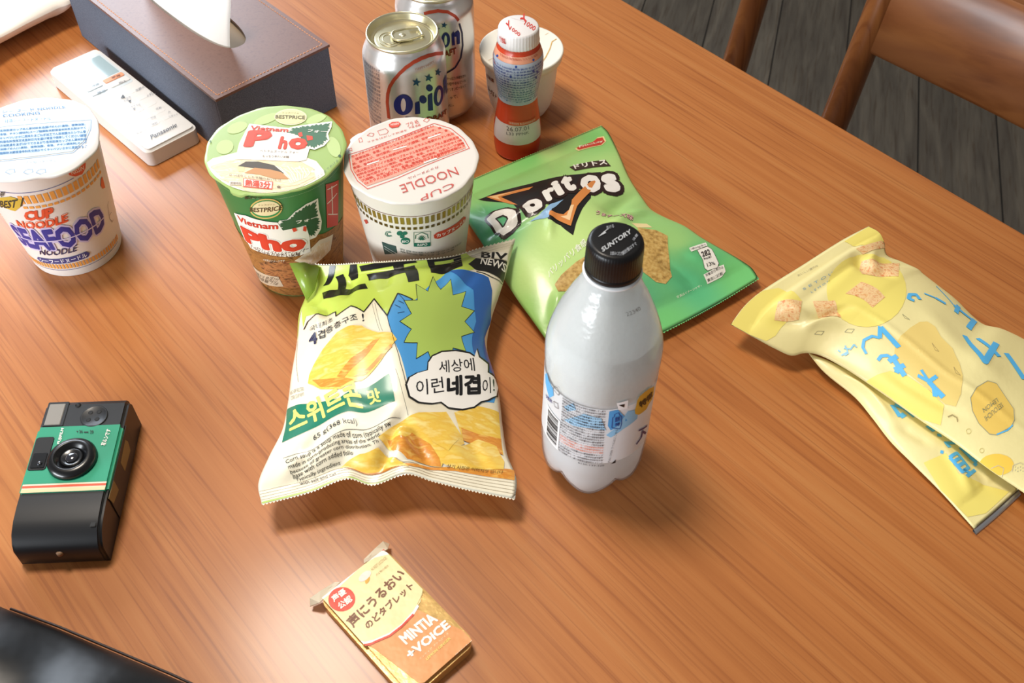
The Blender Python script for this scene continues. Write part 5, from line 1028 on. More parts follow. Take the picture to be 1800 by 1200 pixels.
('L',1,'b0452c',2.6,[(-13.1,61.4),(-13.1,76.9),(-11.9,85.2),(-9.4,93.0),(-5.4,99.9),(-0.5,105.9),(4.7,109.9),(11.5,112.8),(19.0,114.0),(27.0,113.7),(35.9,111.5),(45.2,107.0)],0),
('P',2,'1f4f72',[(12.7,100.8),(13.0,97.7),(15.7,96.4),(13.2,95.7),(13.3,92.5),(11.5,95.1),(9.0,94.2),(10.4,96.8),(8.7,99.3),(11.3,98.4)]),
('P',2,'1f4f72',[(23.5,100.9),(23.8,97.8),(26.8,95.9),(24.0,95.8),(24.2,92.7),(22.2,95.6),(19.6,95.3),(21.0,97.5),(19.2,100.4),(22.0,98.9)]),
('P',2,'1f4f72',[(33.8,100.5),(34.1,97.6),(37.3,95.2),(34.3,95.7),(34.5,92.8),(32.5,95.9),(29.9,96.0),(31.3,97.8),(29.6,100.7),(32.2,99.0)]),
('P',2,'1f2b78',[(7.7,75.6),(7.8,77.8),(7.6,79.9),(6.9,82.0),(6.0,83.8),(4.7,85.2),(3.3,86.2),(1.7,86.7),(-0.0,86.6),(-1.7,86.0),(-3.3,84.9),(-4.8,83.3),(-6.0,81.4),(-6.9,79.3),(-7.4,77.0),(-7.6,74.8),(-7.3,72.7),(-6.7,70.8),(-5.7,69.3),(-4.4,68.1),(-2.9,67.3),(-1.2,67.0),(0.5,67.1),(2.2,67.6),(3.8,68.6),(5.2,69.9),(6.4,71.6),(7.2,73.5)]),
('P',3,'@silver',[(2.2,76.9),(2.2,78.4),(2.2,79.7),(2.0,80.9),(1.8,81.9),(1.5,82.7),(1.1,83.2),(0.7,83.3),(0.3,83.2),(-0.2,82.7),(-0.6,81.9),(-1.0,80.9),(-1.3,79.7),(-1.5,78.3),(-1.7,76.9),(-1.7,75.5),(-1.7,74.1),(-1.6,72.9),(-1.3,71.9),(-1.0,71.1),(-0.7,70.6),(-0.2,70.5),(0.2,70.7),(0.7,71.1),(1.1,71.9),(1.5,72.9),(1.8,74.1),(2.0,75.5)]),
('P',2,'1f2b78',[(9.5,77.8),(13.3,78.7),(13.1,66.6),(8.9,67.0)]),
('P',2,'1f2b78',[(19.3,79.3),(19.0,80.2),(18.5,81.0),(18.0,81.8),(17.4,82.4),(16.7,82.8),(16.0,83.0),(15.3,83.1),(14.7,82.9),(14.1,82.6),(13.7,82.0),(13.4,81.4),(13.2,80.6),(13.2,79.8),(13.3,78.9),(13.6,78.1),(14.0,77.3),(14.5,76.6),(15.1,76.1),(15.8,75.7),(16.5,75.4),(17.2,75.4),(17.8,75.5),(18.4,75.8),(18.9,76.2),(19.2,76.9),(19.4,77.6),(19.4,78.5)]),
('P',2,'1f2b78',[(20.8,81.2),(25.0,82.2),(24.6,65.4),(20.2,66.8)]),
('P',2,'1f2b78',[(25.8,86.2),(25.8,86.9),(25.6,87.7),(25.2,88.5),(24.7,89.2),(24.2,89.8),(23.5,90.4),(22.9,90.7),(22.2,90.9),(21.6,91.0),(21.0,90.9),(20.5,90.6),(20.1,90.1),(19.9,89.6),(19.8,88.9),(19.8,88.2),(19.9,87.5),(20.3,86.7),(20.7,86.1),(21.2,85.5),(21.8,85.0),(22.5,84.6),(23.1,84.4),(23.8,84.3),(24.4,84.4),(25.0,84.7),(25.4,85.1),(25.7,85.6)]),
('P',2,'1f2b78',[(38.1,71.1),(38.6,72.9),(38.8,74.9),(38.5,77.0),(37.9,79.1),(36.9,80.9),(35.8,82.5),(34.5,83.7),(33.1,84.4),(31.8,84.6),(30.5,84.3),(29.4,83.5),(28.4,82.3),(27.6,80.7),(27.0,78.8),(26.6,76.9),(26.5,74.8),(26.6,72.8),(27.0,70.9),(27.6,69.3),(28.5,68.0),(29.5,67.0),(30.7,66.5),(32.0,66.3),(33.4,66.5),(34.7,67.2),(36.0,68.1),(37.2,69.5)]),
('P',3,'@silver',[(34.3,73.9),(34.5,75.2),(34.6,76.5),(34.5,77.8),(34.3,79.0),(34.0,79.9),(33.6,80.7),(33.1,81.2),(32.6,81.4),(32.0,81.3),(31.4,80.9),(30.9,80.2),(30.4,79.3),(30.0,78.2),(29.7,76.9),(29.5,75.6),(29.5,74.3),(29.5,73.0),(29.6,71.9),(29.9,70.9),(30.3,70.2),(30.7,69.7),(31.2,69.6),(31.8,69.7),(32.4,70.1),(32.9,70.7),(33.5,71.6),(33.9,72.7)]),
('P',2,'1f2b78',[(40,85),(48,87),(49,68),(45,68),(44,82),(40.5,68)]),
('T',2,'8a3a26','THE DRAFT',(1.0,60.5),(43.4,50.6),(1.0,65.4),0.045,None),
('T',2,'b48a78','HAPPY HAPPY',(12.3,106.9),(30.2,107.2),(11.7,108.6),0.005,None),
('T',1,'5a5a68','原材料名麦芽ホップ',(-37.03,103.03),(-17.33,103.03),(-36.8,105.8),0,None),
('T',1,'5a5a68','米コーンスターチ生',(-37.34,99.18),(-17.64,99.18),(-37.11,101.95),0,None),
('T',1,'5a5a68','ビール(非熱処理)',(-37.65,95.34),(-17.95,95.34),(-37.43,98.11),0,None),
('T',1,'5a5a68','アルコール分5%未',(-37.97,91.49),(-18.27,91.49),(-37.74,94.26),0,None),
('T',1,'5a5a68','成年者の飲酒は法律',(-38.28,87.64),(-18.58,87.64),(-38.05,90.41),0,None),
('T',1,'5a5a68','で禁止内容量350',(-38.59,83.8),(-18.89,83.8),(-38.37,86.57),0,None),
('T',1,'5a5a68','ml飲酒運転は法律',(-38.91,79.95),(-19.21,79.95),(-38.68,82.72),0,None),
('T',1,'5a5a68','で禁止されています',(-39.22,76.1),(-19.52,76.1),(-38.99,78.87),0,None),
('T',1,'5a5a68','妊娠中や授乳期原材',(-39.53,72.26),(-19.83,72.26),(-39.31,75.03),0,None),
('T',1,'5a5a68','料名麦芽ホップ米コ',(-39.85,68.41),(-20.15,68.41),(-39.62,71.18),0,None),
('T',1,'5a5a68','ーンスターチ生ビー',(-40.16,64.56),(-20.46,64.56),(-39.93,67.33),0,None),
('T',1,'5a5a68','ル(非熱処理)アル',(-40.47,60.72),(-20.77,60.72),(-40.25,63.49),0,None),
('T',1,'5a5a68','コール分5%未成年',(-40.79,56.87),(-21.09,56.87),(-40.56,59.64),0,None),
('T',1,'5a5a68','者の飲酒は法律で禁',(-41.1,53.02),(-21.4,53.02),(-40.87,55.79),0,None),
('T',1,'5a5a68','止内容量350ml',(-41.41,49.18),(-21.71,49.18),(-41.19,51.95),0,None)],
'can2': [
('L',1,'b0452c',2.4,[(-6.9,111.7),(-1.7,113.2),(5.9,114.0),(14.6,112.2),(20.7,107.5),(23.4,102.9)],0),
('L',1,'23234a',1.6,[(23.9,100.1),(26.5,90.0),(26.8,77.9),(24.1,67.0),(18.1,59.8),(9.8,56.5)],0),
('P',2,'1f4f72',[(10.7,105.4),(10.9,103.4),(12.8,102.6),(11.0,102.0),(11.2,99.8),(9.8,101.5),(8.0,100.8),(8.9,102.7),(7.7,104.3),(9.6,103.8)]),
('P',2,'1f4f72',[(4.4,102.8),(4.6,100.7),(6.5,100.1),(4.8,99.3),(4.9,97.1),(3.6,98.7),(1.8,97.8),(2.7,99.7),(1.5,101.3),(3.4,101.0)]),
('P',2,'1f2b78',[(14.3,87.5),(14.4,89.0),(14.3,90.6),(14.1,92.1),(13.6,93.4),(13.0,94.4),(12.2,95.2),(11.4,95.6),(10.6,95.7),(9.7,95.4),(8.9,94.8),(8.2,93.8),(7.6,92.6),(7.2,91.2),(6.9,89.6),(6.8,88.0),(6.9,86.5),(7.1,85.0),(7.6,83.8),(8.2,82.8),(8.9,82.0),(9.7,81.6),(10.5,81.6),(11.4,81.9),(12.2,82.5),(13.0,83.4),(13.6,84.6),(14.1,85.9)]),
('P',3,'@silver',[(11.7,88.4),(11.7,89.5),(11.7,90.4),(11.6,91.3),(11.4,92.1),(11.2,92.7),(11.0,93.0),(10.8,93.2),(10.5,93.1),(10.2,92.9),(10.0,92.4),(9.8,91.7),(9.6,90.8),(9.5,89.9),(9.4,88.9),(9.4,87.9),(9.4,86.9),(9.5,86.0),(9.7,85.3),(9.9,84.7),(10.1,84.3),(10.4,84.1),(10.6,84.2),(10.9,84.5),(11.1,85.0),(11.4,85.7),(11.5,86.5),(11.7,87.4)]),
('P',2,'1f2b78',[(16.0,93.2),(18.2,94.8),(18.6,81.9),(16.0,82.1)]),
('P',2,'1f2b78',[(18.5,93.1),(22.7,94.4),(24.0,91.1),(23.6,81.4),(20.7,81.6),(20.7,89.5),(18.6,89.4)]),
('P',2,'1f2b78',[(5.3,88.1),(7.1,89.2),(7.1,82.0),(5.2,81.6)]),
('T',2,'8a3a26','DRAFT',(1.1,71.7),(19.6,73.2),(1.2,78.0),0.04,None),
('T',1,'6a5448','やっぱり沖縄生まれ',(9.8,49.3),(29.2,45.5),(9.7,52.4),0.008,None),
('T',1,'6a5448','の爽やかなビール',(9.6,43.8),(28.9,40.5),(9.5,46.9),0.008,None),
('T',1,'6a5448','オリオンビールって',(9.3,38.2),(28.7,35.5),(9.2,41.3),0.008,None),
('T',1,'6a5448','って、',(11.6,29.1),(19.5,28.6),(11.8,32.2),0.01,None),
('T',1,'6a5448','た。',(10.1,21.2),(15.2,21.1),(10.0,23.9),0.01,None)],
'yak': [
('P',1,'e8a080',[(-60,98.5),(60,98.5),(60,104),(-60,104)]),
('T',2,'c86a50','乳製品乳酸菌飲料 ストレス緩和',(-17.8,101.7),(20.0,101.3),(-19.4,103.5),0.0,None),
('P',1,'b9c6da',[(-62,57),(62,57),(62,98.4),(-62,98.4)]),
('T',2,'4a5ea4','ヤクルト1000機能性表示食品乳酸菌シ',(-26,93.8),(26,93.8),(-26,95.5),0.01,None),
('T',2,'4a5ea4','ロタ株睡眠の質向上名称乳製品乳酸菌飲料',(-26,91.2),(26,91.2),(-26,92.9),0.01,None),
('T',2,'4a5ea4','原材料名果糖ぶどう糖液糖脱脂粉乳砂糖無',(-26,88.6),(26,88.6),(-26,90.3),0.01,None),
('T',2,'4a5ea4','脂乳固形分香料安定剤大豆多糖類保存方法',(-26,86.0),(26,86.0),(-26,87.7),0.01,None),
('T',2,'4a5ea4','10℃以下で保存ヤクルト1000機能性',(-26,83.4),(26,83.4),(-26,85.1),0.01,None),
('T',2,'4a5ea4','表示食品乳酸菌シロタ株睡眠の質向上名称',(-26,80.8),(26,80.8),(-26,82.5),0.01,None),
('T',2,'4a5ea4','乳製品乳酸菌飲料原材料名果糖ぶどう糖液',(-26,78.2),(26,78.2),(-26,79.9),0.01,None),
('T',2,'4a5ea4','糖脱脂粉乳砂糖無脂乳固形分香料安定剤大',(-26,75.6),(26,75.6),(-26,77.3),0.01,None),
('T',2,'5a86a8','豆多糖類保存方法10℃以下で保存ヤクル',(-26,73.0),(26,73.0),(-26,74.7),0.01,None),
('T',2,'5a86a8','ト1000機能性表示食品乳酸菌シロタ株',(-26,70.4),(26,70.4),(-26,72.1),0.01,None),
('T',2,'5a86a8','睡眠の質向上名称乳製品乳酸菌飲料原材料',(-26,67.8),(26,67.8),(-26,69.5),0.01,None),
('T',2,'5a86a8','名果糖ぶどう糖液糖脱脂粉乳砂糖無脂乳固',(-26,65.2),(26,65.2),(-26,66.9),0.01,None),
('T',2,'5a86a8','形分香料安定剤大豆多糖類保存方法10℃',(-26,62.6),(26,62.6),(-26,64.3),0.01,None),
('T',2,'5a86a8','以下で保存',(-26,60.0),(26,60.0),(-26,61.7),0.01,None),
('T',2,'5a86a8','',(-26,57.4),(26,57.4),(-26,59.1),0.01,None),
('P',3,'2f4f9c',[(-19.7,100.6),(-19.8,100.7),(-20.0,100.8),(-20.3,100.9),(-20.6,100.9),(-20.9,100.9),(-21.3,100.8),(-21.6,100.6),(-21.9,100.5),(-22.2,100.2),(-22.5,100.0),(-22.6,99.8),(-22.7,99.5),(-22.7,99.3),(-22.6,99.1),(-22.4,99.0),(-22.2,98.9),(-21.9,98.8),(-21.6,98.8),(-21.2,98.9),(-20.9,99.0),(-20.6,99.1),(-20.3,99.3),(-20.0,99.5),(-19.8,99.7),(-19.7,99.9),(-19.6,100.2),(-19.6,100.4)]),
('P',3,'2f4f9c',[(14.7,99.6),(14.7,99.8),(14.7,100.1),(14.6,100.3),(14.5,100.5),(14.3,100.7),(14.1,100.8),(13.8,100.9),(13.6,101.0),(13.3,101.0),(13.1,100.9),(12.9,100.8),(12.7,100.7),(12.6,100.6),(12.5,100.4),(12.5,100.2),(12.5,99.9),(12.6,99.7),(12.7,99.5),(12.9,99.4),(13.1,99.2),(13.3,99.1),(13.6,99.1),(13.8,99.1),(14.1,99.1),(14.3,99.2),(14.4,99.3),(14.6,99.5)]),
('P',3,'2f4f9c',[(-0.8,97.0),(-0.9,97.2),(-0.9,97.4),(-1.0,97.6),(-1.2,97.7),(-1.4,97.8),(-1.5,97.9),(-1.7,97.9),(-1.9,97.9),(-2.1,97.8),(-2.3,97.7),(-2.4,97.5),(-2.5,97.3),(-2.6,97.1),(-2.6,96.9),(-2.6,96.7),(-2.5,96.4),(-2.4,96.3),(-2.2,96.1),(-2.1,96.0),(-1.9,95.9),(-1.7,95.9),(-1.5,96.0),(-1.3,96.1),(-1.1,96.2),(-1.0,96.4),(-0.9,96.5),(-0.8,96.8)]),
('P',3,'2f4f9c',[(13.7,90.5),(13.7,90.8),(13.6,91.1),(13.4,91.4),(13.3,91.6),(13.1,91.8),(12.8,92.0),(12.6,92.1),(12.4,92.2),(12.1,92.2),(11.9,92.2),(11.8,92.0),(11.6,91.9),(11.6,91.7),(11.5,91.4),(11.6,91.1),(11.6,90.9),(11.8,90.6),(11.9,90.4),(12.2,90.1),(12.4,90.0),(12.6,89.8),(12.9,89.8),(13.1,89.8),(13.3,89.8),(13.5,89.9),(13.6,90.1),(13.7,90.3)]),
('P',3,'2f4f9c',[(-4.9,87.9),(-4.9,88.1),(-5.0,88.4),(-5.1,88.6),(-5.2,88.7),(-5.4,88.9),(-5.6,88.9),(-5.8,88.9),(-6.0,88.8),(-6.2,88.7),(-6.3,88.5),(-6.5,88.3),(-6.6,88.0),(-6.7,87.8),(-6.7,87.5),(-6.7,87.2),(-6.6,87.0),(-6.5,86.8),(-6.4,86.6),(-6.2,86.5),(-6.0,86.4),(-5.8,86.5),(-5.6,86.5),(-5.4,86.7),(-5.2,86.9),(-5.1,87.1),(-5.0,87.3),(-4.9,87.6)]),
('P',3,'2f4f9c',[(18.3,87.6),(18.2,87.9),(18.1,88.2),(17.9,88.6),(17.6,88.9),(17.3,89.2),(17.0,89.4),(16.7,89.6),(16.4,89.7),(16.2,89.8),(15.9,89.8),(15.7,89.7),(15.6,89.5),(15.5,89.3),(15.5,89.1),(15.6,88.8),(15.7,88.5),(15.8,88.2),(16.1,87.9),(16.3,87.6),(16.6,87.3),(16.9,87.1),(17.3,87.0),(17.5,86.9),(17.8,86.9),(18.0,87.0),(18.2,87.1),(18.3,87.4)]),
('P',3,'2f4f9c',[(17.2,82.7),(17.1,83.1),(17.0,83.4),(16.8,83.8),(16.5,84.1),(16.2,84.4),(15.9,84.7),(15.6,84.8),(15.3,85.0),(15.1,85.0),(14.8,85.0),(14.7,84.9),(14.5,84.7),(14.5,84.4),(14.5,84.2),(14.5,83.9),(14.7,83.5),(14.9,83.2),(15.1,82.9),(15.4,82.6),(15.7,82.3),(16.0,82.1),(16.3,82.0),(16.6,81.9),(16.9,81.9),(17.1,82.0),(17.2,82.2),(17.3,82.4)]),
('P',1,'dccfd0',[(-26,19.2),(26.5,19.2),(26.5,36),(15,38),(-8,38.2),(-26,38.2)]),
('P',2,'d4532c',[(-9.0,42.3),(20.1,41.5),(19.9,38.3),(-8.4,38.2)]),
('T',3,'f0d0c0','消費期限 製造所固有記号',(-7.4,39.4),(18.4,38.8),(-7.8,41.3),0.0,None),
('T',2,'6a6068','26.07.01',(-9.6,32.7),(10.7,33.4),(-9.9,36.5),0.0,None),
('T',2,'6a6068','L33 PPNK',(-9.3,28.8),(10.5,29.6),(-9.5,31.4),0.0,None),
('T',2,'b8402c','Y',(-23.1,90.8),(-20.3,93.8),(-34.2,96.2),0.02,None)],
'yak_lid': [
('T',1,'c8362e','Y',(-8.2,-8.9),(-5.6,-3.7),(-10.3,2.6),0.03,None),
('T',1,'c8362e','1000',(-7.2,-5.6),(0.4,-15.6),(-5.9,-1.2),0.01,None),
('T',1,'c8362e','Y',(3.6,1.3),(7.4,10.2),(0.8,9.1),0.03,None),
('T',1,'c8362e','1000',(4.1,1.4),(12.0,-7.7),(6.0,7.2),0.01,None),
('L',1,'c8a8a0',0.2,[(-6.3,10.9),(9.0,3.4)],0)],
'yak_cap': [
('T',1,'c8362e','Y1000',(-15.6,112.5),(-9.2,113.3),(-17.3,117.1),0.03,None)],
'pot_lid': [
('L',1,'d8b06a',0.9,[(31.7,15.7),(26.8,10.3),(24.8,-0.2),(21.1,-12.7),(18.6,-18.8)],0),
('L',1,'ddc49a',0.5,[(-32.6,-22.8),(-25.6,-16.6),(-19.8,-11.4)],0),
('L',1,'d8b06a',0.3,[(20.4,28.4),(25.8,25.3),(20.9,20.9)],0)],
'pot': [
('T',1,'6a4434','ヨーグルト',(-40.9,24.9),(-25.3,23.8),(-38.8,31.5),0.04,None),
('T',1,'8a5a48','北海道',(-41.1,38.7),(-26.4,41.2),(-41.2,42.6),0.03,None)],
'bot': [
('P',1,'@label',[(-52,46),(45,46),(47,60),(46,88),(36,100),(20,104),(-5,105),(-30,103),(-52,104)]),
('P',2,'5aa8dc',[(-46.8,100.6),(-42.7,106.8),(-39.9,103.3),(-34.7,101.3),(-33.7,95.5),(-38.2,88.2),(-45.2,94.6)]),
('P',2,'9cc8e6',[(-24.7,94.1),(-18.4,102.7),(-16.5,97.0),(-21.9,91.9)]),
('P',2,'9cc8e6',[(-24.0,81.9),(-11.3,96.4),(-1.3,94.4),(2.4,82.6),(-6.2,84.2),(-17.2,81.3)]),
('P',2,'4a9ad8',[(2.9,101.3),(7.8,102.1),(13.3,92.4),(15.3,87.8),(9.4,85.9),(5.3,82.2),(3.1,87.3)]),
('P',2,'8cc4ea',[(14.3,97.7),(22.2,94.7),(22.6,85.0),(12.9,80.8),(5.9,74.9),(2.8,77.8),(9.4,85.9)]),
('P',2,'f0f2f4',[(6.4,109.1),(13.2,109.5),(13.9,100.8),(8.2,102.0)]),
('P',3,'1a1a1c',[(7.7,107.0),(11.3,106.8),(11.4,103.2)]),
('P',3,'1a1a1c',[(8.2,46.7),(11.0,50.3),(11.2,46.8)]),
('T',3,'33343c','名称炭酸飲料原材料名水溶性食物繊維レモン果汁',(-26,100.6),(0.8,100.6),(-26,102.4),0.01,None),
('T',3,'33343c','炭酸香料酸味料ビタミンC甘味料保存方法高温直',(-26,97.98),(0.9,97.98),(-26,99.78),0.01,None),
('T',3,'33343c','射日光をさけて保存してください内容量500m',(-26,95.36),(1.0,95.36),(-26,97.16),0.01,None),
('T',3,'33343c','l賞味期限キャップに記載販売者サントリーフー',(-26,92.74),(1.1,92.74),(-26,94.54),0.01,None),
('T',3,'33343c','ズ株式会社東京都港区台場お客様センター名称炭',(-26,90.12),(1.2000000000000002,90.12),(-26,91.92),0.01,None),
('T',3,'33343c','酸飲料原材料名水溶性食物繊維レモン果汁炭酸香',(-26,87.5),(1.3,87.5),(-26,89.3),0.01,None),
('T',3,'33343c','料酸味料ビタミンC甘味料保存方法高温直射日光',(-26,84.88),(1.4000000000000001,84.88),(-26,86.68),0.01,None),
('T',3,'33343c','をさけて保存してください内容量500ml賞味',(-26,82.26),(1.5,82.26),(-26,84.06),0.01,None),
('T',3,'33343c','期限キャップに記載販売者サントリーフーズ株式',(-26,79.64),(1.6,79.64),(-26,81.44),0.01,None),
('T',3,'33343c','会社東京都港区台場お客様センター名称炭酸飲料',(-26,77.02),(1.7000000000000002,77.02),(-26,78.82),0.01,None),
('T',3,'33343c','原材料名水溶性食物繊維レモン果汁炭酸香料酸味',(-26,74.4),(1.8,74.4),(-26,76.2),0.01,None),
('T',3,'33343c','料ビタミンC甘味料保存方法高温直射日光をさけ',(-26,71.78),(1.9000000000000001,71.78),(-26,73.58),0.01,None),
('T',3,'33343c','て保存してください内容量500ml賞味期限キ',(-26,69.16),(2.0,69.16),(-26,70.96),0.01,None),
('T',3,'33343c','ャップに記載販売者サントリーフーズ株式会社東',(-26,66.54),(2.1,66.54),(-26,68.34),0.01,None),
('T',3,'d8704c','京都港区台場お客様センター名称炭酸飲料原材料',(-26,63.92),(2.2,63.92),(-26,65.72),0.01,None),
('T',3,'d8704c','名水溶性食物繊維レモン果汁炭酸香料酸味料ビタ',(-26,61.3),(2.3,61.3),(-26,63.1),0.01,None),
('T',3,'d8704c','ミンC甘味料保存方法高温直射日光をさけて保存',(-26,58.68),(2.4000000000000004,58.68),(-26,60.48),0.01,None),
('T',3,'33343c','してください内容量500ml賞味期限キャップ',(-26,56.06),(2.5,56.06),(-26,57.86),0.01,None),
('T',3,'33343c','に記載販売者サントリーフーズ株式会社東京都港',(-26,53.44),(2.6,53.44),(-26,55.24),0.01,None),
('T',3,'33343c','区台場お客様センター名称炭酸飲料原材料名水溶',(-26,50.82),(2.7,50.82),(-26,52.62),0.01,None),
('T',3,'33343c','性食物繊維レモン果汁炭酸香料酸味料ビタミンC',(-26,48.2),(2.8,48.2),(-26,50.0),0.01,None),
('T',3,'33343c','0120-139-320',(-12,45.4),(4,45.4),(-12,47),0.01,None),
('P',3,'f2f2f2',[(-40,50),(-26.5,48),(-26.5,78),(-40,80)]),
('P',4,'1c1c20',[(-38.5,51.1),(-28,50.5),(-28,50.8),(-38.5,51.4)]),
('P',4,'1c1c20',[(-38.5,52.2),(-28,51.6),(-28,52.5),(-38.5,53.1)]),
('P',4,'1c1c20',[(-38.5,53.4),(-28,52.8),(-28,53.3),(-38.5,53.9)]),
('P',4,'1c1c20',[(-38.5,54.7),(-28,54.1),(-28,54.6),(-38.5,55.2)]),
('P',4,'1c1c20',[(-38.5,56.0),(-28,55.4),(-28,56.3),(-38.5,56.9)]),
('P',4,'1c1c20',[(-38.5,57.2),(-28,56.6),(-28,57.5),(-38.5,58.1)]),
('P',4,'1c1c20',[(-38.5,58.4),(-28,57.8),(-28,58.3),(-38.5,58.9)]),
('P',4,'1c1c20',[(-38.5,59.4),(-28,58.8),(-28,59.7),(-38.5,60.3)]),
('P',4,'1c1c20',[(-38.5,60.6),(-28,60.0),(-28,60.3),(-38.5,60.9)]),
('P',4,'1c1c20',[(-38.5,61.7),(-28,61.1),(-28,61.6),(-38.5,62.2)]),
('P',4,'1c1c20',[(-38.5,63.0),(-28,62.4),(-28,63.3),(-38.5,63.9)]),
('P',4,'1c1c20',[(-38.5,64.4),(-28,63.8),(-28,64.3),(-38.5,64.9)]),
('P',4,'1c1c20',[(-38.5,65.7),(-28,65.1),(-28,65.4),(-38.5,66.0)]),
('P',4,'1c1c20',[(-38.5,66.3),(-28,65.7),(-28,66.6),(-38.5,67.2)]),
('P',4,'1c1c20',[(-38.5,67.5),(-28,66.9),(-28,67.8),(-38.5,68.4)]),
('P',4,'1c1c20',[(-38.5,68.9),(-28,68.3),(-28,69.2),(-38.5,69.8)]),
('P',4,'1c1c20',[(-38.5,70.1),(-28,69.5),(-28,70.4),(-38.5,71.0)]),
('P',4,'1c1c20',[(-38.5,71.3),(-28,70.7),(-28,71.0),(-38.5,71.6)]),
('P',4,'1c1c20',[(-38.5,72.4),(-28,71.8),(-28,72.1),(-38.5,72.7)]),
('P',4,'1c1c20',[(-38.5,73.2),(-28,72.6),(-28,72.9),(-38.5,73.5)]),
('P',4,'1c1c20',[(-38.5,74.0),(-28,73.4),(-28,73.9),(-38.5,74.5)]),
('P',4,'1c1c20',[(-38.5,75.3),(-28,74.7),(-28,75.6),(-38.5,76.2)]),
('P',4,'1c1c20',[(-38.5,76.7),(-28,76.1),(-28,77.0),(-38.5,77.6)]),
('L',3,'1f4f9c',0.5,[(5.6,85.1),(5.3,95.2),(6.2,95.6),(6.2,98.2),(8.5,99.2),(9.3,96.4),(10.6,94.8),(11.4,86.8),(10.8,82.3),(7.3,84.1)],1),
('T',4,'1f3f8c','飲料',(6.9,90.1),(9.9,90.2),(6.7,95.5),0.02,None),
('T',4,'1f3f8c','特',(7.3,85.9),(10.3,85.8),(7.2,89.5),0.02,None),
('T',3,'55565c','PULL OPEN ラベルはここから',(7.4,48.7),(9.7,82.2),(5.9,49.3),0.0,None),
('L',3,'5a5a60',0.4,[(-33.7,104.5),(-30.1,107.4),(-28.8,104.1),(-28.8,101.3)],0),
('L',3,'5a5a60',0.4,[(-33.7,104.5),(-34.1,101.4),(-30.0,100.6),(-28.8,101.3)],0),
('L',3,'5a5a60',0.4,[(-33.4,90.6),(-29.5,92.4),(-28.7,88.0),(-32.0,87.0)],1),
('T',3,'3a3a80','天然水',(-42.3,83.2),(-33.8,87.3),(-43.8,86.1),0.03,None),
('P',3,'d9b23c',[(20.1,91.7),(19.2,95.8),(19.7,100.1),(19.6,105.5),(20.9,108.6),(24.4,109.8),(28.6,109.3),(35.2,104.6),(37.3,93.7),(36.2,90.4),(32.5,89.8),(30.4,87.3),(26.3,87.8),(23.1,88.4)]),
('T',4,'3a2c10','特徴',(23.2,94.5),(36.0,94.0),(20.9,102.7),0.04,None),
('L',3,'3a2a70',1.6,[(26.0,70.1),(36.6,63.6)],0),
('L',3,'3a2a70',1.8,[(30.6,65.4),(30.2,58.5),(25.7,55.8)],0),
('L',3,'3a2a70',1.6,[(30.1,64.8),(36.3,55.8)],0),
('T',1,'8a8a88','22340',(13.4,165.9),(29.9,165.3),(12.3,168.2),0.0,None)],
'bot_cap': [
('T',1,'b8bcc0','SUNTORY',(-7.4,-9.7),(8.5,4.8),(-8.2,-6.5),0.03,None),
('T',1,'9a9ea4','開封後はすぐ',(3.0,-11.7),(10.7,-4.0),(2.2,-9.2),0.02,None),
('T',1,'9a9ea4','お飲みください',(-3.7,-11.8),(3.3,-12.0),(-3.5,-8.9),0.02,None),
('T',1,'9a9ea4','注意',(9.1,-1.3),(11.7,3.3),(8.2,-0.0),0.02,None),
('P',1,'b8bcc0',[(-9.4,1.5),(-5.5,6.4),(-5.0,4.6)]),
('L',1,'b8bcc0',0.4,[(-6.2,5.3),(-3.5,7.9)],0),
('T',1,'9a9ea4','あける',(-4.5,7.2),(-0.5,8.7),(-4.7,9.8),0.02,None)],
'fuj': [
('T',2,'f2f2ea','FUJIFILM',(17.6,69.8),(17.5,82.2),(15.2,70.3),0.03,None),
('T',2,'f2f2ea','写ルンです',(46.4,67.1),(47.6,79.8),(43.3,67.9),0.04,None),
('T',2,'14231e','▼',(25.5,78.5),(27.0,78.4),(25.2,79.9),0,None),
('T',2,'14231e','36',(27.6,78.0),(29.8,77.9),(27.0,80.4),0.02,None),
('T',2,'14231e','—',(30.4,78.2),(33.3,78.1),(30.3,79.0),0.02,None),
('T',2,'14231e','39',(34.5,77.3),(36.8,77.0),(33.9,80.1),0.02,None)],
'rem': [
('T',1,'3a3a40','Panasonic',(12.5,11.9),(37.7,11.3),(14.6,16.6),0.015,None),
('T',2,'7a4a34','暖房',(33.9,111.3),(41.7,109.7),(35.2,114.6),0.01,None),
('T',2,'5a5a60','切/入',(34.0,99.7),(41.0,98.9),(35.2,102.5),0.01,None),
('T',2,'5a6a70','冷房',(14.5,112.7),(21.1,111.7),(15.5,115.6),0.01,None),
('T',2,'5a6a70','除湿',(12.7,99.7),(19.7,98.2),(14.0,103.1),0.01,None),
('T',1,'2c2c30','▲',(24.2,80.5),(27.9,79.0),(26.7,84.8),0,None),
('T',1,'2c2c30','▼',(25.5,69.6),(28.2,68.7),(27.0,72.8),0,None),
('T',1,'84848a','温度',(26.6,76.1),(31.2,75.1),(27.7,78.5),0,None),
('T',1,'84848a','湿度',(23.0,73.8),(27.6,72.8),(24.1,76.2),0,None),
('T',1,'84848a','風量',(39.3,80.4),(44.0,79.5),(40.5,82.9),0,None),
('T',1,'84848a','風向',(43.1,80.6),(47.7,79.7),(44.3,83.1),0,None),
('T',1,'84848a','タイマー',(42.0,66.0),(49.9,63.6),(43.2,68.4),0,None),
('T',1,'84848a','切',(44.9,67.0),(47.9,66.7),(46.1,69.4),0,None),
('T',1,'84848a','ナノイー',(6.3,81.5),(14.0,79.1),(7.4,83.8),0,None),
('T',1,'84848a','おやすみ',(23.8,62.1),(31.5,59.7),(24.9,64.4),0,None),
('T',1,'84848a','◆',(22.7,58.0),(25.6,57.7),(23.8,60.3),0,None),
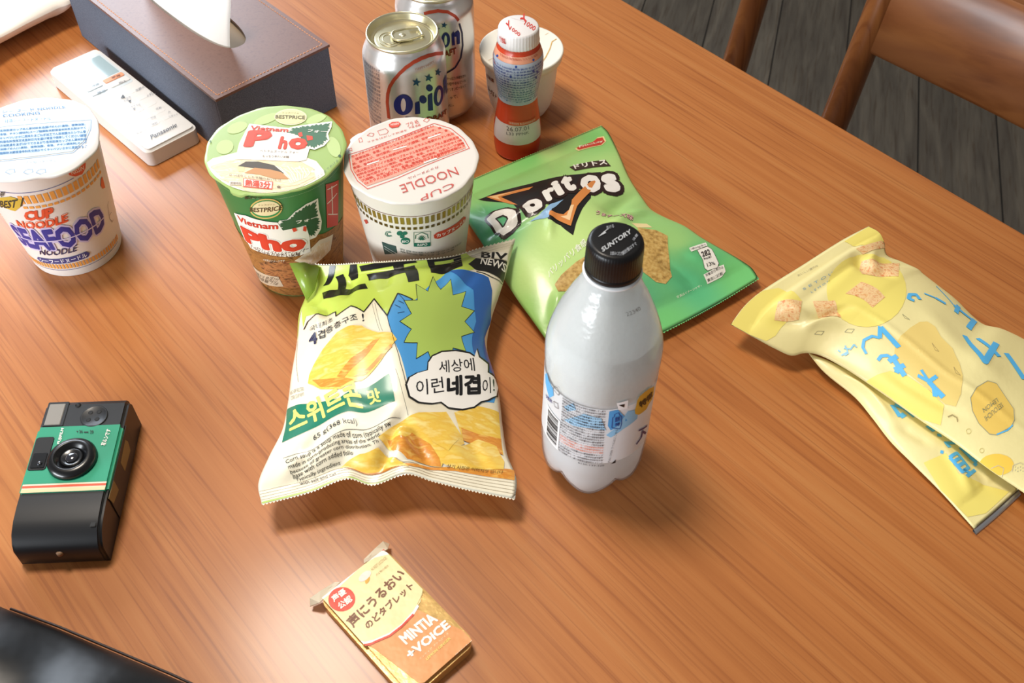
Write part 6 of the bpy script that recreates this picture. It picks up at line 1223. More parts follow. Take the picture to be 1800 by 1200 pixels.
('T',1,'84848a','自動',(37.7,44.1),(42.3,43.1),(38.9,46.4),0,None),
('T',1,'84848a','快適',(27.0,36.2),(31.5,35.1),(28.2,38.4),0,None),
('T',1,'84848a','予約',(7.2,43.0),(11.7,42.0),(8.3,45.3),0,None),
('T',1,'84848a','取消',(7.1,26.7),(11.5,25.7),(8.2,28.9),0,None),
('T',1,'84848a','入',(42.1,32.7),(45.1,32.4),(43.2,35.0),0,None),
('T',1,'84848a','リセット',(39.6,26.6),(47.3,24.2),(40.8,28.9),0,None),
('T',1,'84848a','時刻',(23.0,27.5),(27.5,26.5),(24.2,29.8),0,None)],
'min': [
('P',1,'efe0a8',[(-0.0,82.3),(12.0,81.9),(32.3,82.9),(38.1,83.1),(49.0,77.5),(51.3,66.1),(52.0,53.0),(49.5,46.5),(42.2,40.3),(36.0,38.6),(27.3,37.2),(16.7,37.8),(8.2,40.7),(3.1,43.4),(0.5,46.9),(0.9,59.0)]),
('P',1,'dd9658',[(2.2,42.2),(8.7,39.1),(17.8,36.8),(28.4,36.2),(37.6,38.2),(43.5,23.0),(50.5,4.9),(50.0,0.2),(21.7,-1.2),(13.3,0.8),(9.9,3.1),(4.5,36.0)]),
('P',2,'f5efe6',[(0.5,46.9),(3.0,43.3),(8.1,40.6),(16.7,37.8),(25.6,37.3),(35.2,38.8),(39.8,40.3),(39.9,38.7),(34.5,36.8),(24.4,35.8),(14.3,37.0),(7.1,39.4),(2.1,42.1),(0.1,44.2)]),
('L',3,'d4402a',1.3,[(0.7,42.6),(4.0,40.0),(8.4,38.7),(15.6,36.3),(24.5,35.9),(34.2,37.0)],0),
('P',1,'f5efe6',[(-0.2,82.6),(12.9,83.2),(32.5,85.6),(40.2,85.7),(47.4,82.7),(49.3,77.2),(40.8,81.7),(32.3,82.9),(12.0,80.7),(-0.2,81.4)]),
('L',2,'d4402a',1.2,[(34.0,87.0),(38.6,87.3),(43.9,85.5),(49.6,81.3)],0),
('P',2,'d9432c',[(16.1,69.3),(16.8,71.0),(17.1,72.7),(17.0,74.6),(16.6,76.4),(15.8,78.0),(14.6,79.4),(13.2,80.5),(11.6,81.3),(9.9,81.7),(8.2,81.6),(6.6,81.2),(5.1,80.4),(3.8,79.2),(2.8,77.7),(2.1,76.1),(1.8,74.3),(1.9,72.5),(2.4,70.8),(3.2,69.1),(4.3,67.8),(5.7,66.6),(7.3,65.9),(9.0,65.5),(10.7,65.5),(12.3,65.9),(13.8,66.7),(15.1,67.9)]),
('T',3,'f6eee2','声優',(4.9,74.9),(14.1,74.4),(5.4,79.3),0.035,None),
('T',3,'f6eee2','公認',(4.8,68.6),(13.8,68.1),(5.4,73.3),0.035,None),
('T',2,'7a4a2e','声にうるおい',(3.3,54.1),(47.4,59.1),(2.5,61.7),0.03,None),
('T',2,'7a4a2e','のどタブレット',(9.1,47.6),(45.9,49.9),(9.1,52.8),0.03,None),
('T',2,'f8f2e6','MINTIA',(19.0,25.4),(42.5,24.0),(18.8,32.7),0.05,None),
('T',2,'f8f2e6','+VOiCE',(15.1,16.9),(45.2,16.1),(15.4,22.7),0.045,None),
('T',2,'f2dcae','ミンティア プラスボイス',(19.2,13.1),(41.2,13.7),(19.3,14.3),0.01,None),
('T',2,'ead06c','LEMON GINGER',(21.7,10.1),(40.2,10.5),(21.9,11.7),0.03,None),
('T',2,'f6e6cc','SUGARLESS',(35.4,0.2),(51.0,0.1),(35.6,1.8),0.02,None),
('T',2,'f8f0e0','Asahi',(16.3,-1.5),(26.3,-1.1),(16.2,1.0),0.04,None),
('P',2,'d6a43c',[(28.9,72.0),(29.4,72.3),(29.8,72.7),(30.2,73.1),(30.4,73.5),(30.6,73.9),(30.6,74.3),(30.6,74.6),(30.4,74.8),(30.1,74.9),(29.8,74.9),(29.3,74.9),(28.8,74.7),(28.3,74.5),(27.8,74.2),(27.3,73.9),(26.9,73.5),(26.5,73.1),(26.3,72.7),(26.1,72.3),(26.0,71.9),(26.1,71.7),(26.3,71.4),(26.6,71.3),(26.9,71.3),(27.4,71.3),(27.8,71.5),(28.4,71.7)]),
('P',2,'f0dcd0',[(33.2,76.2),(33.1,76.7),(32.8,77.2),(32.3,77.7),(31.6,78.1),(30.8,78.3),(29.9,78.5),(28.9,78.5),(27.9,78.4),(27.0,78.2),(26.1,77.9),(25.4,77.5),(24.8,77.0),(24.5,76.4),(24.4,75.9),(24.4,75.4),(24.7,74.8),(25.2,74.4),(25.9,74.0),(26.7,73.8),(27.7,73.6),(28.7,73.6),(29.6,73.7),(30.6,73.9),(31.4,74.2),(32.2,74.6),(32.7,75.1),(33.1,75.6)]),
('T',2,'b89c68','NUREST LOZENGE',(34.1,75.6),(45.8,75.9),(34.3,77.6),0,None),
('T',2,'b89c68','のど飴の成分',(33.9,71.2),(43.4,71.2),(34.1,72.7),0,None),
('L',2,'c8b070',0.3,[(50.7,47.6),(46.0,43.2),(39.8,40.3)],0)]}

DOR_COL = [(150.5, 206.3, '86cc74'), (95.8, 214.0, '7fca70'), (112.1, 214.5, 'c0de8c'), (35.0, 198.6, '98d27e'), (152.6, 149.0, 'b4dc86'), (94.6, 90.7, 'c2e28c'), (32.3, 75.8, 'c6e68e'), (0.3, 46.4, 'a4d676'), (25.5, 134.1, '5cb67e'), (0.0, 143.8, '4aa578'), (139.5, 60.2, 'a2d480'), (142.8, 36.8, '5fba7a'), (155.5, 12.9, '72c474'), (77.8, 6.4, '72c474'), (75.8, 23.3, '62b480'), (68.1, 90.5, 'c6e48e'), (116.6, 21.1, '5ab880'), (131.7, 211.2, 'a8d880')]
# ================================================================ chairs on the far side
CHAIR_M = wood('chair_wood', '7c4a26', '8e5a2e', '633716', 5, math.radians(-45), .33, .2, 16, None, .1)
def chair(base, yaw, lab, group):
    """base: mm position of the left rear post's foot line at z = -70; local x runs along the chair back, local y away from the table"""
    t = thing('dining_chair', lab, 'chair', (base[0], base[1], -720), group)
    c, s = math.cos(yaw), math.sin(yaw)
    def L(x, y, z): return (base[0] + c*x - s*y, base[1] + s*x + c*y, z)
    Wd = 430; lean = lambda z: (z+70)*.165
    for x in (0, Wd):
        zs = [-720, -600, -400, -270, -150, -70, 0, 95, 112, 118]; V, Fs = tube([L(x, lean(max(z, -280)) - (0 if z > -280 else (-280-z)*-.12), z) for z in zs], 15, 18, radii=[12, 13.5, 15.5, 16, 15.6, 15, 14.5, 14, 11, 5])
        pyobj('rear_post', V, Fs, [CHAIR_M], t)
    # back slat, slightly bowed
    V, Fs = [], []; n = 14
    for i in range(n+1):
        x = 12 + (Wd-24)*i/n; bow = 5*math.sin(math.pi*i/n)
        for z, d in ((-24, -7), (-24, 7), (-20, 9), (70, 9), (75, 6), (75, -6), (70, -9), (-20, -9)): V.append(L(x, lean(z)+d+bow, z))
    for i in range(n):
        for k in range(8): Fs.append((i*8+k, i*8+(k+1) % 8, (i+1)*8+(k+1) % 8, (i+1)*8+k))
    Fs += [tuple(range(7, -1, -1)), tuple(n*8+k for k in range(8))]
    o = pyobj('back_slat', V, Fs, [CHAIR_M], t); o.data.set_sharp_from_angle(angle=math.radians(40))
    # seat and front legs reach under the table
    bm = prism_bm(rrect(-10, -400, Wd+10, -5, 40), -302, -272, 6, 3)
    for v in bm.verts: v.co = Vector(L(v.co.x, v.co.y, v.co.z))
    bmobj('seat', bm, [CHAIR_M], t, angle=40)
    for x in (25, Wd-25):
        V, Fs = tube([L(x, -360, z) for z in (-720, -600, -400, -302.5)], 15, 16, radii=[11, 13, 16, 17]); pyobj('front_leg', V, Fs, [CHAIR_M], t)
    return t
chair((352, 907), math.radians(-47.6), 'brown wooden chair at upper right whose wide back slat shows beyond the table edge', 'dining chairs')
# its neighbour: only its right post reaches into the picture
_a = math.radians(-47); chair((270-430*math.cos(_a), 1050-430*math.sin(_a)), _a, 'brown wooden chair of which mainly one round post shows, left of the slatted chair back', 'dining chairs')

# ================================================================ tissue box cover
FAB = mat('blue_fabric', '5c6474', .85, bump=(900, .7, .0006)); 
t_, N_, L_ = nt(FAB); tc_ = N_.new('ShaderNodeTexCoord'); nn = N_.new('ShaderNodeTexNoise'); nn.inputs['Scale'].default_value = 1500; rr = N_.new('ShaderNodeValToRGB')
rr.color_ramp.elements[0].position = .35; rr.color_ramp.elements[0].color = lin('4a505e'); rr.color_ramp.elements[1].position = .65; rr.color_ramp.elements[1].color = lin('646b79')
L_.new(tc_.outputs['Object'], nn.inputs['Vector']); L_.new(nn.outputs['Fac'], rr.inputs['Fac']); L_.new(rr.outputs['Color'], N_['Principled BSDF'].inputs['Base Color'])
LEA = noisy('brown_leather', ['6e4f46', '75554b', '694a42'], 260, .42, 3)
STI = mat('thread', 'd89a72', .7); BLK = mat('dark_inside', '151417', .6)
YAWT = math.degrees(TISSUE_YAW); TF = (TISSUE[0], TISSUE[1], YAWT); TW, TL, TH = TISSUE_W, TISSUE_L, TISSUE_H
tt = thing('tissue_box_cover', 'rectangular tissue box cover with blue grey fabric sides and stitched brown leather top', 'tissue box', (TISSUE[0], TISSUE[1], 0))
sup = lambda c: math.copysign(abs(c)**(2/2.6), c)
ell = [(TW*.5 + 19.3*sup(math.cos(a)), 131 + 81.*sup(math.sin(a))) for a in [2*math.pi*k/96 for k in range(96)]]
def ring_slab(name, outer, inner, z0, z1, m, parent, frame):
    bm = bmesh.new(); n = len(inner)
    def onrect(p):
        cx, cy = TW/2, 131; dx, dy = p[0]-cx, p[1]-cy; k = min(((outer[2]-cx) if dx > 0 else (outer[0]-cx))/dx if abs(dx) > 1e-6 else 1e9, ((outer[3]-cy) if dy > 0 else (outer[1]-cy))/dy if abs(dy) > 1e-6 else 1e9)
        return (cx+dx*k, cy+dy*k)
    corners = [(outer[2], outer[3]), (outer[0], outer[3]), (outer[0], outer[1]), (outer[2], outer[1])]
    O = [list(onrect(p)) for p in inner]
    for c_ in corners:
        j = min(range(n), key=lambda i: (O[i][0]-c_[0])**2 + (O[i][1]-c_[1])**2); O[j] = list(c_)
    R = []
    for z in (z0, z1): R.append(([bm.verts.new((p[0], p[1], z)) for p in O], [bm.verts.new((p[0], p[1], z)) for p in inner]))
    for k in range(n):
        j = (k+1) % n
        bm.faces.new((R[1][0][k], R[1][0][j], R[1][1][j], R[1][1][k])); bm.faces.new((R[0][0][j], R[0][0][k], R[0][1][k], R[0][1][j]))
        bm.faces.new((R[0][0][k], R[0][0][j], R[1][0][j], R[1][0][k])); bm.faces.new((R[0][1][j], R[0][1][k], R[1][1][k], R[1][1][j]))
    place(bm, frame); return bmobj(name, bm, [m], parent, smooth=False)
# fabric walls (hollow) and floor
bm = bmesh.new()
for x0, y0, x1, y1 in ((0, 0, TW, 3), (0, TL-3, TW, TL), (0, 3, 3, TL-3), (TW-3, 3, TW, TL-3)):
    b2 = box_bm(x1-x0, y1-y0, TH-2.3, .8, 2, z=.2)
    for v in b2.verts: v.co.x += x0; v.co.y += y0
    me = bpy.data.meshes.new('tmp'); b2.to_mesh(me); b2.free(); bm.from_mesh(me); bpy.data.meshes.remove(me)
place(bm, TF); bmobj('fabric_wall', bm, [FAB], tt, smooth=False)
bmobj('base_board', box_bm(TW-7, TL-7, 2, 0, frame=(TISSUE[0]+3.5*(_c-_s), TISSUE[1]+3.5*(_s+_c), YAWT), z=.4), [BLK], tt, smooth=False)
top = ring_slab('leather_top', (-.8, -.8, TW+.8, TL+.8), ell, TH-2, TH+.4, LEA, tt, TF)
# stitches
SV, SF = [], []
def loc2w(x, y, z): return (TISSUE[0] + _c*x - _s*y, TISSUE[1] + _s*x + _c*y, z)
def stitch(x0, y0, x1, y1):
    n = int(math.hypot(x1-x0, y1-y0)/3.4); dx, dy = (x1-x0)/n, (y1-y0)/n; L = math.hypot(dx, dy); qx, qy = -dy/L*.45, dx/L*.45
    for k in range(n):
        a = (x0+dx*(k+.12), y0+dy*(k+.12)); b = (x0+dx*(k+.8), y0+dy*(k+.8)); i = len(SV)
        for p in ((a[0]+qx, a[1]+qy, TH+.45), (a[0]-qx, a[1]-qy, TH+.45), (b[0]-qx, b[1]-qy, TH+.45), (b[0]+qx, b[1]+qy, TH+.45), ((a[0]+b[0])/2+qx*.6, (a[1]+b[1])/2+qy*.6, TH+1.), ((a[0]+b[0])/2-qx*.6, (a[1]+b[1])/2-qy*.6, TH+1.)): SV.append(loc2w(*p))
        SF.extend([(i, i+1, i+5, i+4), (i+4, i+5, i+2, i+3), (i+1, i+2, i+5), (i, i+4, i+3)])
m_ = 3.6
stitch(m_, m_, TW-m_, m_); stitch(TW-m_, m_, TW-m_, TL-m_); stitch(TW-m_, TL-m_, m_, TL-m_); stitch(m_, TL-m_, m_, m_)
st = pyobj('stitching', SV, SF, [STI], tt, smooth=False)
# paper carton seen inside and the tissue itself
bm = box_bm(TW-12, TL-12, TH-8, 1, 2, frame=(TISSUE[0]+6*(_c-_s), TISSUE[1]+6*(_s+_c), YAWT), z=2.6); bmobj('carton', bm, [mat('carton', '9a8468', .7)], tt, smooth=False)
# soft sheet pulled up through the slot: two folded wings
def tissue(u, v, side=0):
    # u 0..1 along the slot, v 0..1 upward; emerges along the slot's left edge and stands with one crisp fold in front
    yy = 55 + 132*u; k = (yy-131)/81
    bx = TW*.5 - 18.*(max(0, 1-abs(k)**2.6))**(1/2.6)
    x = bx + v*(17 - 9*u) + 1.6*math.sin(u*17+v*3)*v*(1-v*.3) + 3*math.sin(math.pi*v)*(1-u) + .8; y = yy + 6*v*v*(1-u) + 1.5*math.sin(v*9); z = TH-3.5 + 98*v*(1-.25*u) + 1.5*math.sin(u*14)*v
    return (x + side*.35 + (side > 0)*(5*(1-v)*math.sin(math.pi*u)**.5), y, z)
V, Fs = [], []; nu_, nv_ = 40, 22
for sd in (-1, 1):
    o_ = len(V)
    for i in range(nu_+1):
        for j in range(nv_+1):
            p = tissue(i/nu_, j/nv_, sd); V.append(loc2w(*p))
    for i in range(nu_):
        for j in range(nv_): Fs.append((o_+i*(nv_+1)+j, o_+(i+1)*(nv_+1)+j, o_+(i+1)*(nv_+1)+j+1, o_+i*(nv_+1)+j+1))
m1 = (nu_+1)*(nv_+1)
for i in range(nu_): Fs.append((i*(nv_+1)+nv_, (i+1)*(nv_+1)+nv_, m1+(i+1)*(nv_+1)+nv_, m1+i*(nv_+1)+nv_))
for i in (0, nu_):
    for j in range(nv_): Fs.append((i*(nv_+1)+j, i*(nv_+1)+j+1, m1+i*(nv_+1)+j+1, m1+i*(nv_+1)+j))
o = pyobj('tissue', V, Fs, [mat('tissue_paper', 'f4f1ec', .9, sss=.2)], None); tag(o, 'white paper tissue pulled up through the oval slot of the box cover', 'tissue')

# ================================================================ air-conditioner remote
WPL = mat('white_plastic', 'e0ddd9', .45); GPL = mat('grey_plastic', 'c4cbd0', .4); SCR = mat('lcd_screen', 'a9c0c6', .12, coat=.6)
rm = thing('remote_control', 'white remote control with a small screen lying along the tissue box', 'remote control', (REM[0], REM[1], 0))
bm = prism_bm(rrect(0, 0, 51, 168, 6, 6), .6, 17, 2.4, 3, (REM[0], REM[1], REM[2])); body = bmobj('body', bm, [WPL], rm, angle=40)
def rem_pl(name, x0, y0, x1, y1, r, h, m, z=17.0, lab=None):
    o = bmobj(name, prism_bm(rrect(x0, y0, x1, y1, r, 4), z-.4, z+h, .25, 2, (REM[0], REM[1], REM[2])), [m], rm, angle=40)
    if lab: o['label'] = lab
    return o
rem_pl('bezel', 4, 96, 47.5, 158, 4, .12, mat('bezel', 'd3dce0', .3)); scr = rem_pl('screen', 8, 118, 45.5, 154, 1, .25, SCR, lab='pale blue display')
rem_pl('button', 26.5, 109.5, 46, 116, 1.5, .8, mat('orange_button', 'e9a077', .45), lab='orange button'); rem_pl('button', 26, 100, 46, 108, 1.5, .8, WPL)
rem_pl('button', 8, 109, 23.5, 115.5, 1.5, .8, GPL); rem_pl('button', 8, 100.5, 23.5, 107.5, 1.5, .8, GPL)
for y in (84, 70, 56, 42, 30):
    for x in (8, 21, 34): rem_pl('button', x, y-3.4, x+10, y+3.4, 1.8, .12, mat('pale_button', 'e2dfdc', .45))
S['rem_up'] = frame(REM[0], REM[1], 17.75, REM[2], None)
add_print(body, S['rem_up'], [i for i in ART['rem']], 'plastic', None, base_h=.12)

# ================================================================ three noodle cups
def lathe_cup(name, lab, P, tab, H, R_lip, side, lid, cup_col, lid_col, lidr, tab_ang=None, lidfin='paper', tab_r=2.5, tab_w=.12, drop=2., chord=None):
    t = thing(name, lab, 'cup noodles', (P[0], P[1], 0))
    prof = [(0.3, tab[0][1]-1.5), (.3, tab[0][1])] + [p for p in tab if p[0] > .3]
    zt = tab[-1][0]; prof += [(zt, R_lip-1.2), (zt+.6, R_lip), (zt+1.8, R_lip+.2), (zt+2.2, R_lip-.4)]
    prof2 = []
    for a, b in zip(prof, prof[1:]):
        n = max(1, int((b[0]-a[0])/8)); prof2 += [(a[0]+(b[0]-a[0])*k/n, a[1]+(b[1]-a[1])*k/n) for k in range(n)]
    prof2.append(prof[-1])
    V, Fs = turned(prof2, P[0], P[1], 120); body = pyobj('cup', V, Fs, [mat('cup_'+cup_col, cup_col, .42, 0, .1)], t); body.data.set_sharp_from_angle(angle=math.radians(45))
    add_print(body, S[side], ART[side], 'paper', (2.2, 8), dom=(-64, 64, 1.5, zt+.3))
    # foil-paper lid: a disc a little larger than the lip with a soft rolled skirt and a pull tab
    z = H; V, Fs = [], []; n = 144
    def rr(a):
        r = lidr + .35*math.sin(7*a+1) + .25*math.sin(17*a)
        if tab_ang is not None:
            d = math.atan2(math.sin(a-tab_ang), math.cos(a-tab_ang)); r += tab_r*math.exp(-(d/tab_w)**6)
        if chord: r = min(r, chord[1]/max(.05, math.cos(a-chord[0])))
        return r
    for dz, k in ((-1.5, 1.0), (-1.0, 1.004), (-.3, 1.0), (0, .99)):
        for i in range(n):
            a = 2*math.pi*i/n; r = rr(a)*k; tabdrop = 0
            if tab_ang is not None:
                d = math.atan2(math.sin(a-tab_ang), math.cos(a-tab_ang)); tabdrop = drop*math.exp(-(d/tab_w)**4)
            V.append((P[0]+r*math.cos(a), P[1]+r*math.sin(a), z+dz-tabdrop*(1 if dz < -.9 else .5)))
    for j in range(3):
        for i in range(n): Fs.append((j*n+i, j*n+(i+1) % n, (j+1)*n+(i+1) % n, (j+1)*n+i))
    base = len(V)
    for i in range(n):
        a = 2*math.pi*i/n; V.append((P[0]+(lidr-2.2)*math.cos(a), P[1]+(lidr-2.2)*math.sin(a), z))
    for i in range(n): Fs.append((3*n+i, 3*n+(i+1) % n, base+(i+1) % n, base+i))
    Fs.append(tuple(base+i for i in range(n)))
    Fs.append(tuple(range(n-1, -1, -1)))
    lo = pyobj('lid', V, Fs, [mat('lid_'+lid_col, lid_col, .34, 0, .15)], t); lo.data.set_sharp_from_angle(angle=math.radians(50))
    add_print(lo, S[lid], ART[lid], lidfin, None, disc=lidr-1.2, base_h=.1)
    return t
lathe_cup('cup_noodles', 'white seafood noodle cup with blue lid print at the left edge', SEA, CUP_TAB, 107.6, 46.6, 'sea_side', 'sea_lid', 'e4ddd6', 'dedbd8', 47.6, math.radians(-30), tab_r=4.6, tab_w=.5, drop=.6)
lathe_cup('cup_noodles', 'white noodle cup with red lid lettering, between the green cup and the green chip bag', NOO, CUP_TAB, 107.6, 46.6, 'noo_side', 'noo_lid', 'e2dccf', 'dfdad2', 47.4, math.radians(150))
lathe_cup('cup_noodles', 'green pho noodle cup with noodle picture on its lid', PHO, PHO_TAB, 116.8, 48.0, 'pho_side', 'pho_lid', '357a42', 'a3bf72', 48.6, math.radians(-112))

# ================================================================ beer cans
def can(P, side, lab, first=None):
    t = thing('beer_can', lab, 'can', (P[0], P[1], 0), 'silver beer cans')
    prof = [(2.5, 12), (1.2, 20), (.3, 23.5), (.6, 25)] + [p for p in CAN_TAB if p[0] > .8] + [(119.5, 27.2)]
    V, Fs = turned(prof, P[0], P[1], 128, top=False); b = pyobj('body', V, Fs, [ink('@silver', 'metal') if 0 else mat('can_silver', 'dcdad8', .3, .72, .15)], t)
    add_print(b, S[side], ART[side], 'metal', (2.2, 4), dom=(-60, 60, 2, 117))
    GOLD = mat('can_end_gold', 'd8d2b2', .3, .8)
    lid = [(118.6, 27.1), (119.4, 28.0), (120.6, 28.6), (121.6, 28.5), (122.2, 27.9), (122.0, 27.1), (120.6, 26.5), (116.6, 25.6), (115.2, 24.8), (115.0, 24.0), (115.6, 23.2), (116.6, 22.8), (116.8, 21.5), (116.8, 10), (116.8, .5)]
    V, Fs = turned(lid, P[0], P[1], 96, bottom=False); e = pyobj('can_end', V, Fs, [GOLD], t)
    # score line panel ridge and pull tab
    ax, ay = -.93, -.36      # direction of the mouth
    def cl(x, y, z): return (P[0] + ax*x - ay*y, P[1] + ay*x + ax*y, z)
    V, Fs = tube([cl(10.5+8.5*math.cos(a), 10*math.sin(a), 116.9) for a in [2*math.pi*k/40 for k in range(40)]], .45, 8, True); pyobj('opening_score', V, Fs, [GOLD], t)
    V, Fs = tube([cl(10.5+5.5*math.cos(a), 7*math.sin(a), 116.9) for a in [2*math.pi*k/40 for k in range(40)]], .4, 8, True); pyobj('opening_panel', V, Fs, [GOLD], t)
    tabp = [(-15, -6), (-15, 6), (-4, 8), (5, 7), (8, 3), (8, -3), (5, -7), (-4, -8)]
    P2 = []
    for i in range(len(tabp)):
        a, b_ = Vector(tabp[i]), Vector(tabp[(i+1) % len(tabp)])
        for k in range(4): P2.append(a.lerp(b_, k/4))
    V, Fs = tube([cl(p.x, p.y, 118.6) for p in P2], 1.1, 10, True); tb_ = pyobj('pull_tab', V, Fs, [GOLD], t)
    bm = prism_bm([(-6.5, -5.8), (4.5, -6), (7, -2.5), (7, 2.5), (4.5, 6), (-6.5, 5.8)], 117.6, 118.6, .2, 1)
    for v in bm.verts: v.co = Vector(cl(v.co.x, v.co.y, v.co.z))
    bmobj('tab_web', bm, [GOLD], tb_ if 0 else t, angle=30)
    V, Fs = turned([(116.8, 3.2), (118.4, 3.), (119.2, 2.), (119.3, .3)], P[0], P[1], 24); pyobj('rivet', V, Fs, [GOLD], t)
    return t
can(CAN, 'can', 'nearer silver beer can with gold top and whole pull tab in view')
can(CAN2, 'can2', 'silver beer can behind the other one, its top cut by the photo edge')

# ================================================================ small probiotic drink bottle
y = thing('drink_bottle', 'small waisted red drink bottle with white lettered foil cap', 'bottle', (YAK[0], YAK[1], 0))
V, Fs = turned([(.3, 15)] + [p for p in YAK_TAB if p[0] > .3] + [(110, 15.0)], YAK[0], YAK[1], 72)
RED = mat('red_shrink_label', 'cf4322', .33, 0, .3); b = pyobj('body', V, Fs, [RED], y); add_print(b, S['yak'], ART['yak'], 'film', (1.6, 2.5), dom=(-58, 58, 2, 107))
V, Fs = turned([(108.2, 15.2), (108.0, 16.6), (109, 17.0), (112, 16.4), (119.5, 16.2), (121, 15.7), (121.4, 14.8), (121.4, 1)], YAK[0], YAK[1], 120, mod=lambda a, z: 1+.013*math.sin(40*a)*(1 if z < 120 else 0))
FOIL = mat('foil_cap', 'efeceb', .33, .15, .2); cp = pyobj('cap', V, Fs, [FOIL], y); S['yak_lid'].o[2] = 121.4; add_print(cp, S['yak_lid'], ART['yak_lid'], 'paper', None, base_h=.1); add_print(cp, Turned(YAK[0], YAK[1], [(108, 17.), (121, 16.9)], 15.5), ART['yak_cap'], 'paper', (1.5, 0), base_h=.1)

# ================================================================ white dessert cup
p = thing('yogurt_cup', 'white plastic dessert cup with gold line on its lid, behind the red drink bottle', 'cup', (POT[0], POT[1], 0))
V, Fs = turned([(.3, 20)] + [q for q in POT_TAB if q[0] > .3] + [(60.4, 33)], POT[0], POT[1], 96); b = pyobj('cup', V, Fs, [mat('pot_white', 'ece9e2', .35, sss=.1)], p); add_print(b, S['pot'], ART['pot'], 'plastic', (2, 4))
V, Fs = turned([(54.6, 33.9), (54.4, 35.4), (55, 36.0), (58, 36.3), (60.8, 36.8), (61.9, 36.6), (62.2, 35.6), (61.8, 34.6), (61.8, 1)], POT[0], POT[1], 96); lo = pyobj('lid', V, Fs, [mat('pot_lid', 'efece0', .3)], p); S['pot_lid'].o[2] = 61.8; add_print(lo, S['pot_lid'], ART['pot_lid'], 'plastic', None, disc=34, base_h=.1)

# ================================================================ snack pouches
def paint_print(ob, cols):
    pass
def pouch(key, nu, nv, mats, parent, name, under_slot=0, colour=None, fin='film', teeth=(True, True), grid=(2.5, 2.5)):
    f = S[key] = GridSurf(S[key], nu, nv); f.dom = (0, f.W, 0, f.H); bm = bmesh.new(); lay = bm.verts.layers.float_color.new('print') if colour else None; g = sheet_into(bm, f, 0, f.W, 0, f.H, nu, nv, 0, under=True)
    if colour:
        for i in range(nu+1):
            for j in range(nv+1): g[i][j][lay] = colour(f.W*i/nu, f.H*j/nv)
        for v in bm.verts:
            if v[lay][3] == 0: v[lay] = colour(0, 0)
    # serrated ends
    for v0, sgn, on in ((0, -1, teeth[0]), (f.H, 1, teeth[1])):
        if not on: continue
        n = int(f.W/2.2); j = 0 if v0 == 0 else nv
        for k in range(n):
            u0, u1 = f.W*k/n, f.W*(k+1)/n; a = Vector(f(u0, v0)); b = Vector(f(u1, v0)); q = Vector(f((u0+u1)/2, v0-sgn*2)); m = (a+b)/2; d = (m-q).normalized()*1.1
            fc = bm.faces.new([bm.verts.new(a), bm.verts.new(b), bm.verts.new(m+d)] if sgn < 0 else [bm.verts.new(b), bm.verts.new(a), bm.verts.new(m+d)])
            if colour:
                for v in fc.verts: v[lay] = colour((u0+u1)/2, v0)
    ob = raw_obj(name, bm, mats, parent)
    return ob
FILMB = (260, .10, .0012)
def film(key, col, rough=.33, coat=.25, attr=False): return mat(key, col, rough, .0, coat, attr=attr, bump=FILMB)
k = thing('chip_bag', 'yellow green corn chip bag with blue panel and speech bubble, between the cups and the green tin', 'chip bag', (-76, 440, 0))
k['label'] = 'puffed cream and lime chip bag with blue panel, in front of the noodle cups'
b = pouch('kko', 66, 90, [film('kko_film', 'f1ead2')], k, 'bag_film'); add_print(b, S['kko'], ART['kko'], 'film', (S['kko'].gu, S['kko'].gv), dom=S['kko'].dom, base_h=.05)
# the gathered corner that sticks up at its top left
GF = film('lime_film', '8aa63c')
fl_ = [(-139, 514, 48), (-150, 519, 49), (-161, 519, 48), (-155, 508, 43), (-147, 494, 36), (-142, 500, 40)]
V = [(a, b_, c_) for a, b_, c_ in fl_] + [(a+.4, b_+1, c_-1.2) for a, b_, c_ in fl_]; n = 6
pyobj('corner_pleat', V, [tuple(range(n)), tuple(range(2*n-1, n-1, -1))] + [(i, n+i, n+(i+1) % n, (i+1) % n) for i in range(n)], [GF], k)
# ---- green tortilla chip bag
cpts = [(a, b, lin(c)) for a, b, c in DOR_COL]
def dcol(u, v):
    s = [0, 0, 0]; W_ = 0
    for a, b, c in cpts:
        w_ = 1/(((u-a)**2+(v-b)**2)/400+.05)**1.6; W_ += w_
        for i in range(3): s[i] += c[i]*w_
    return (s[0]/W_, s[1]/W_, s[2]/W_, 1)
d = thing('chip_bag', 'bright green tortilla chip bag lying behind the water bottle', 'chip bag', (75, 590, 0))
b = pouch('dor', 66, 86, [film('dor_film', '86c870', attr=True)], d, 'bag_film', colour=dcol); add_print(b, S['dor'], ART['dor'], 'film', (S['dor'].gu, S['dor'].gv), dom=S['dor'].dom, base_h=.05)
# seal crimps are ridges in the film itself
# ---- yellow pouch, folded over itself
ye = thing('snack_pouch', 'pale yellow lemon snack pouch with blue brush lettering at the right edge', 'snack bag', (260, 460, 0))
YF = film('yellow_film', 'e8dc9e', .42, .1)
b = pouch('yel', 62, 104, [YF], ye, 'front_film', teeth=(False, False)); add_print(b, S['yel'], ART['yel'], 'matte', (S['yel'].gu, S['yel'].gv), dom=S['yel'].dom, base_h=.05)
b2 = pouch('yfl', 24, 80, [YF], ye, 'side_fold', teeth=(False, False)); add_print(b2, S['yfl'], ART['yfl'], 'matte', (S['yfl'].gu, S['yfl'].gv), dom=S['yfl'].dom, base_h=.05)
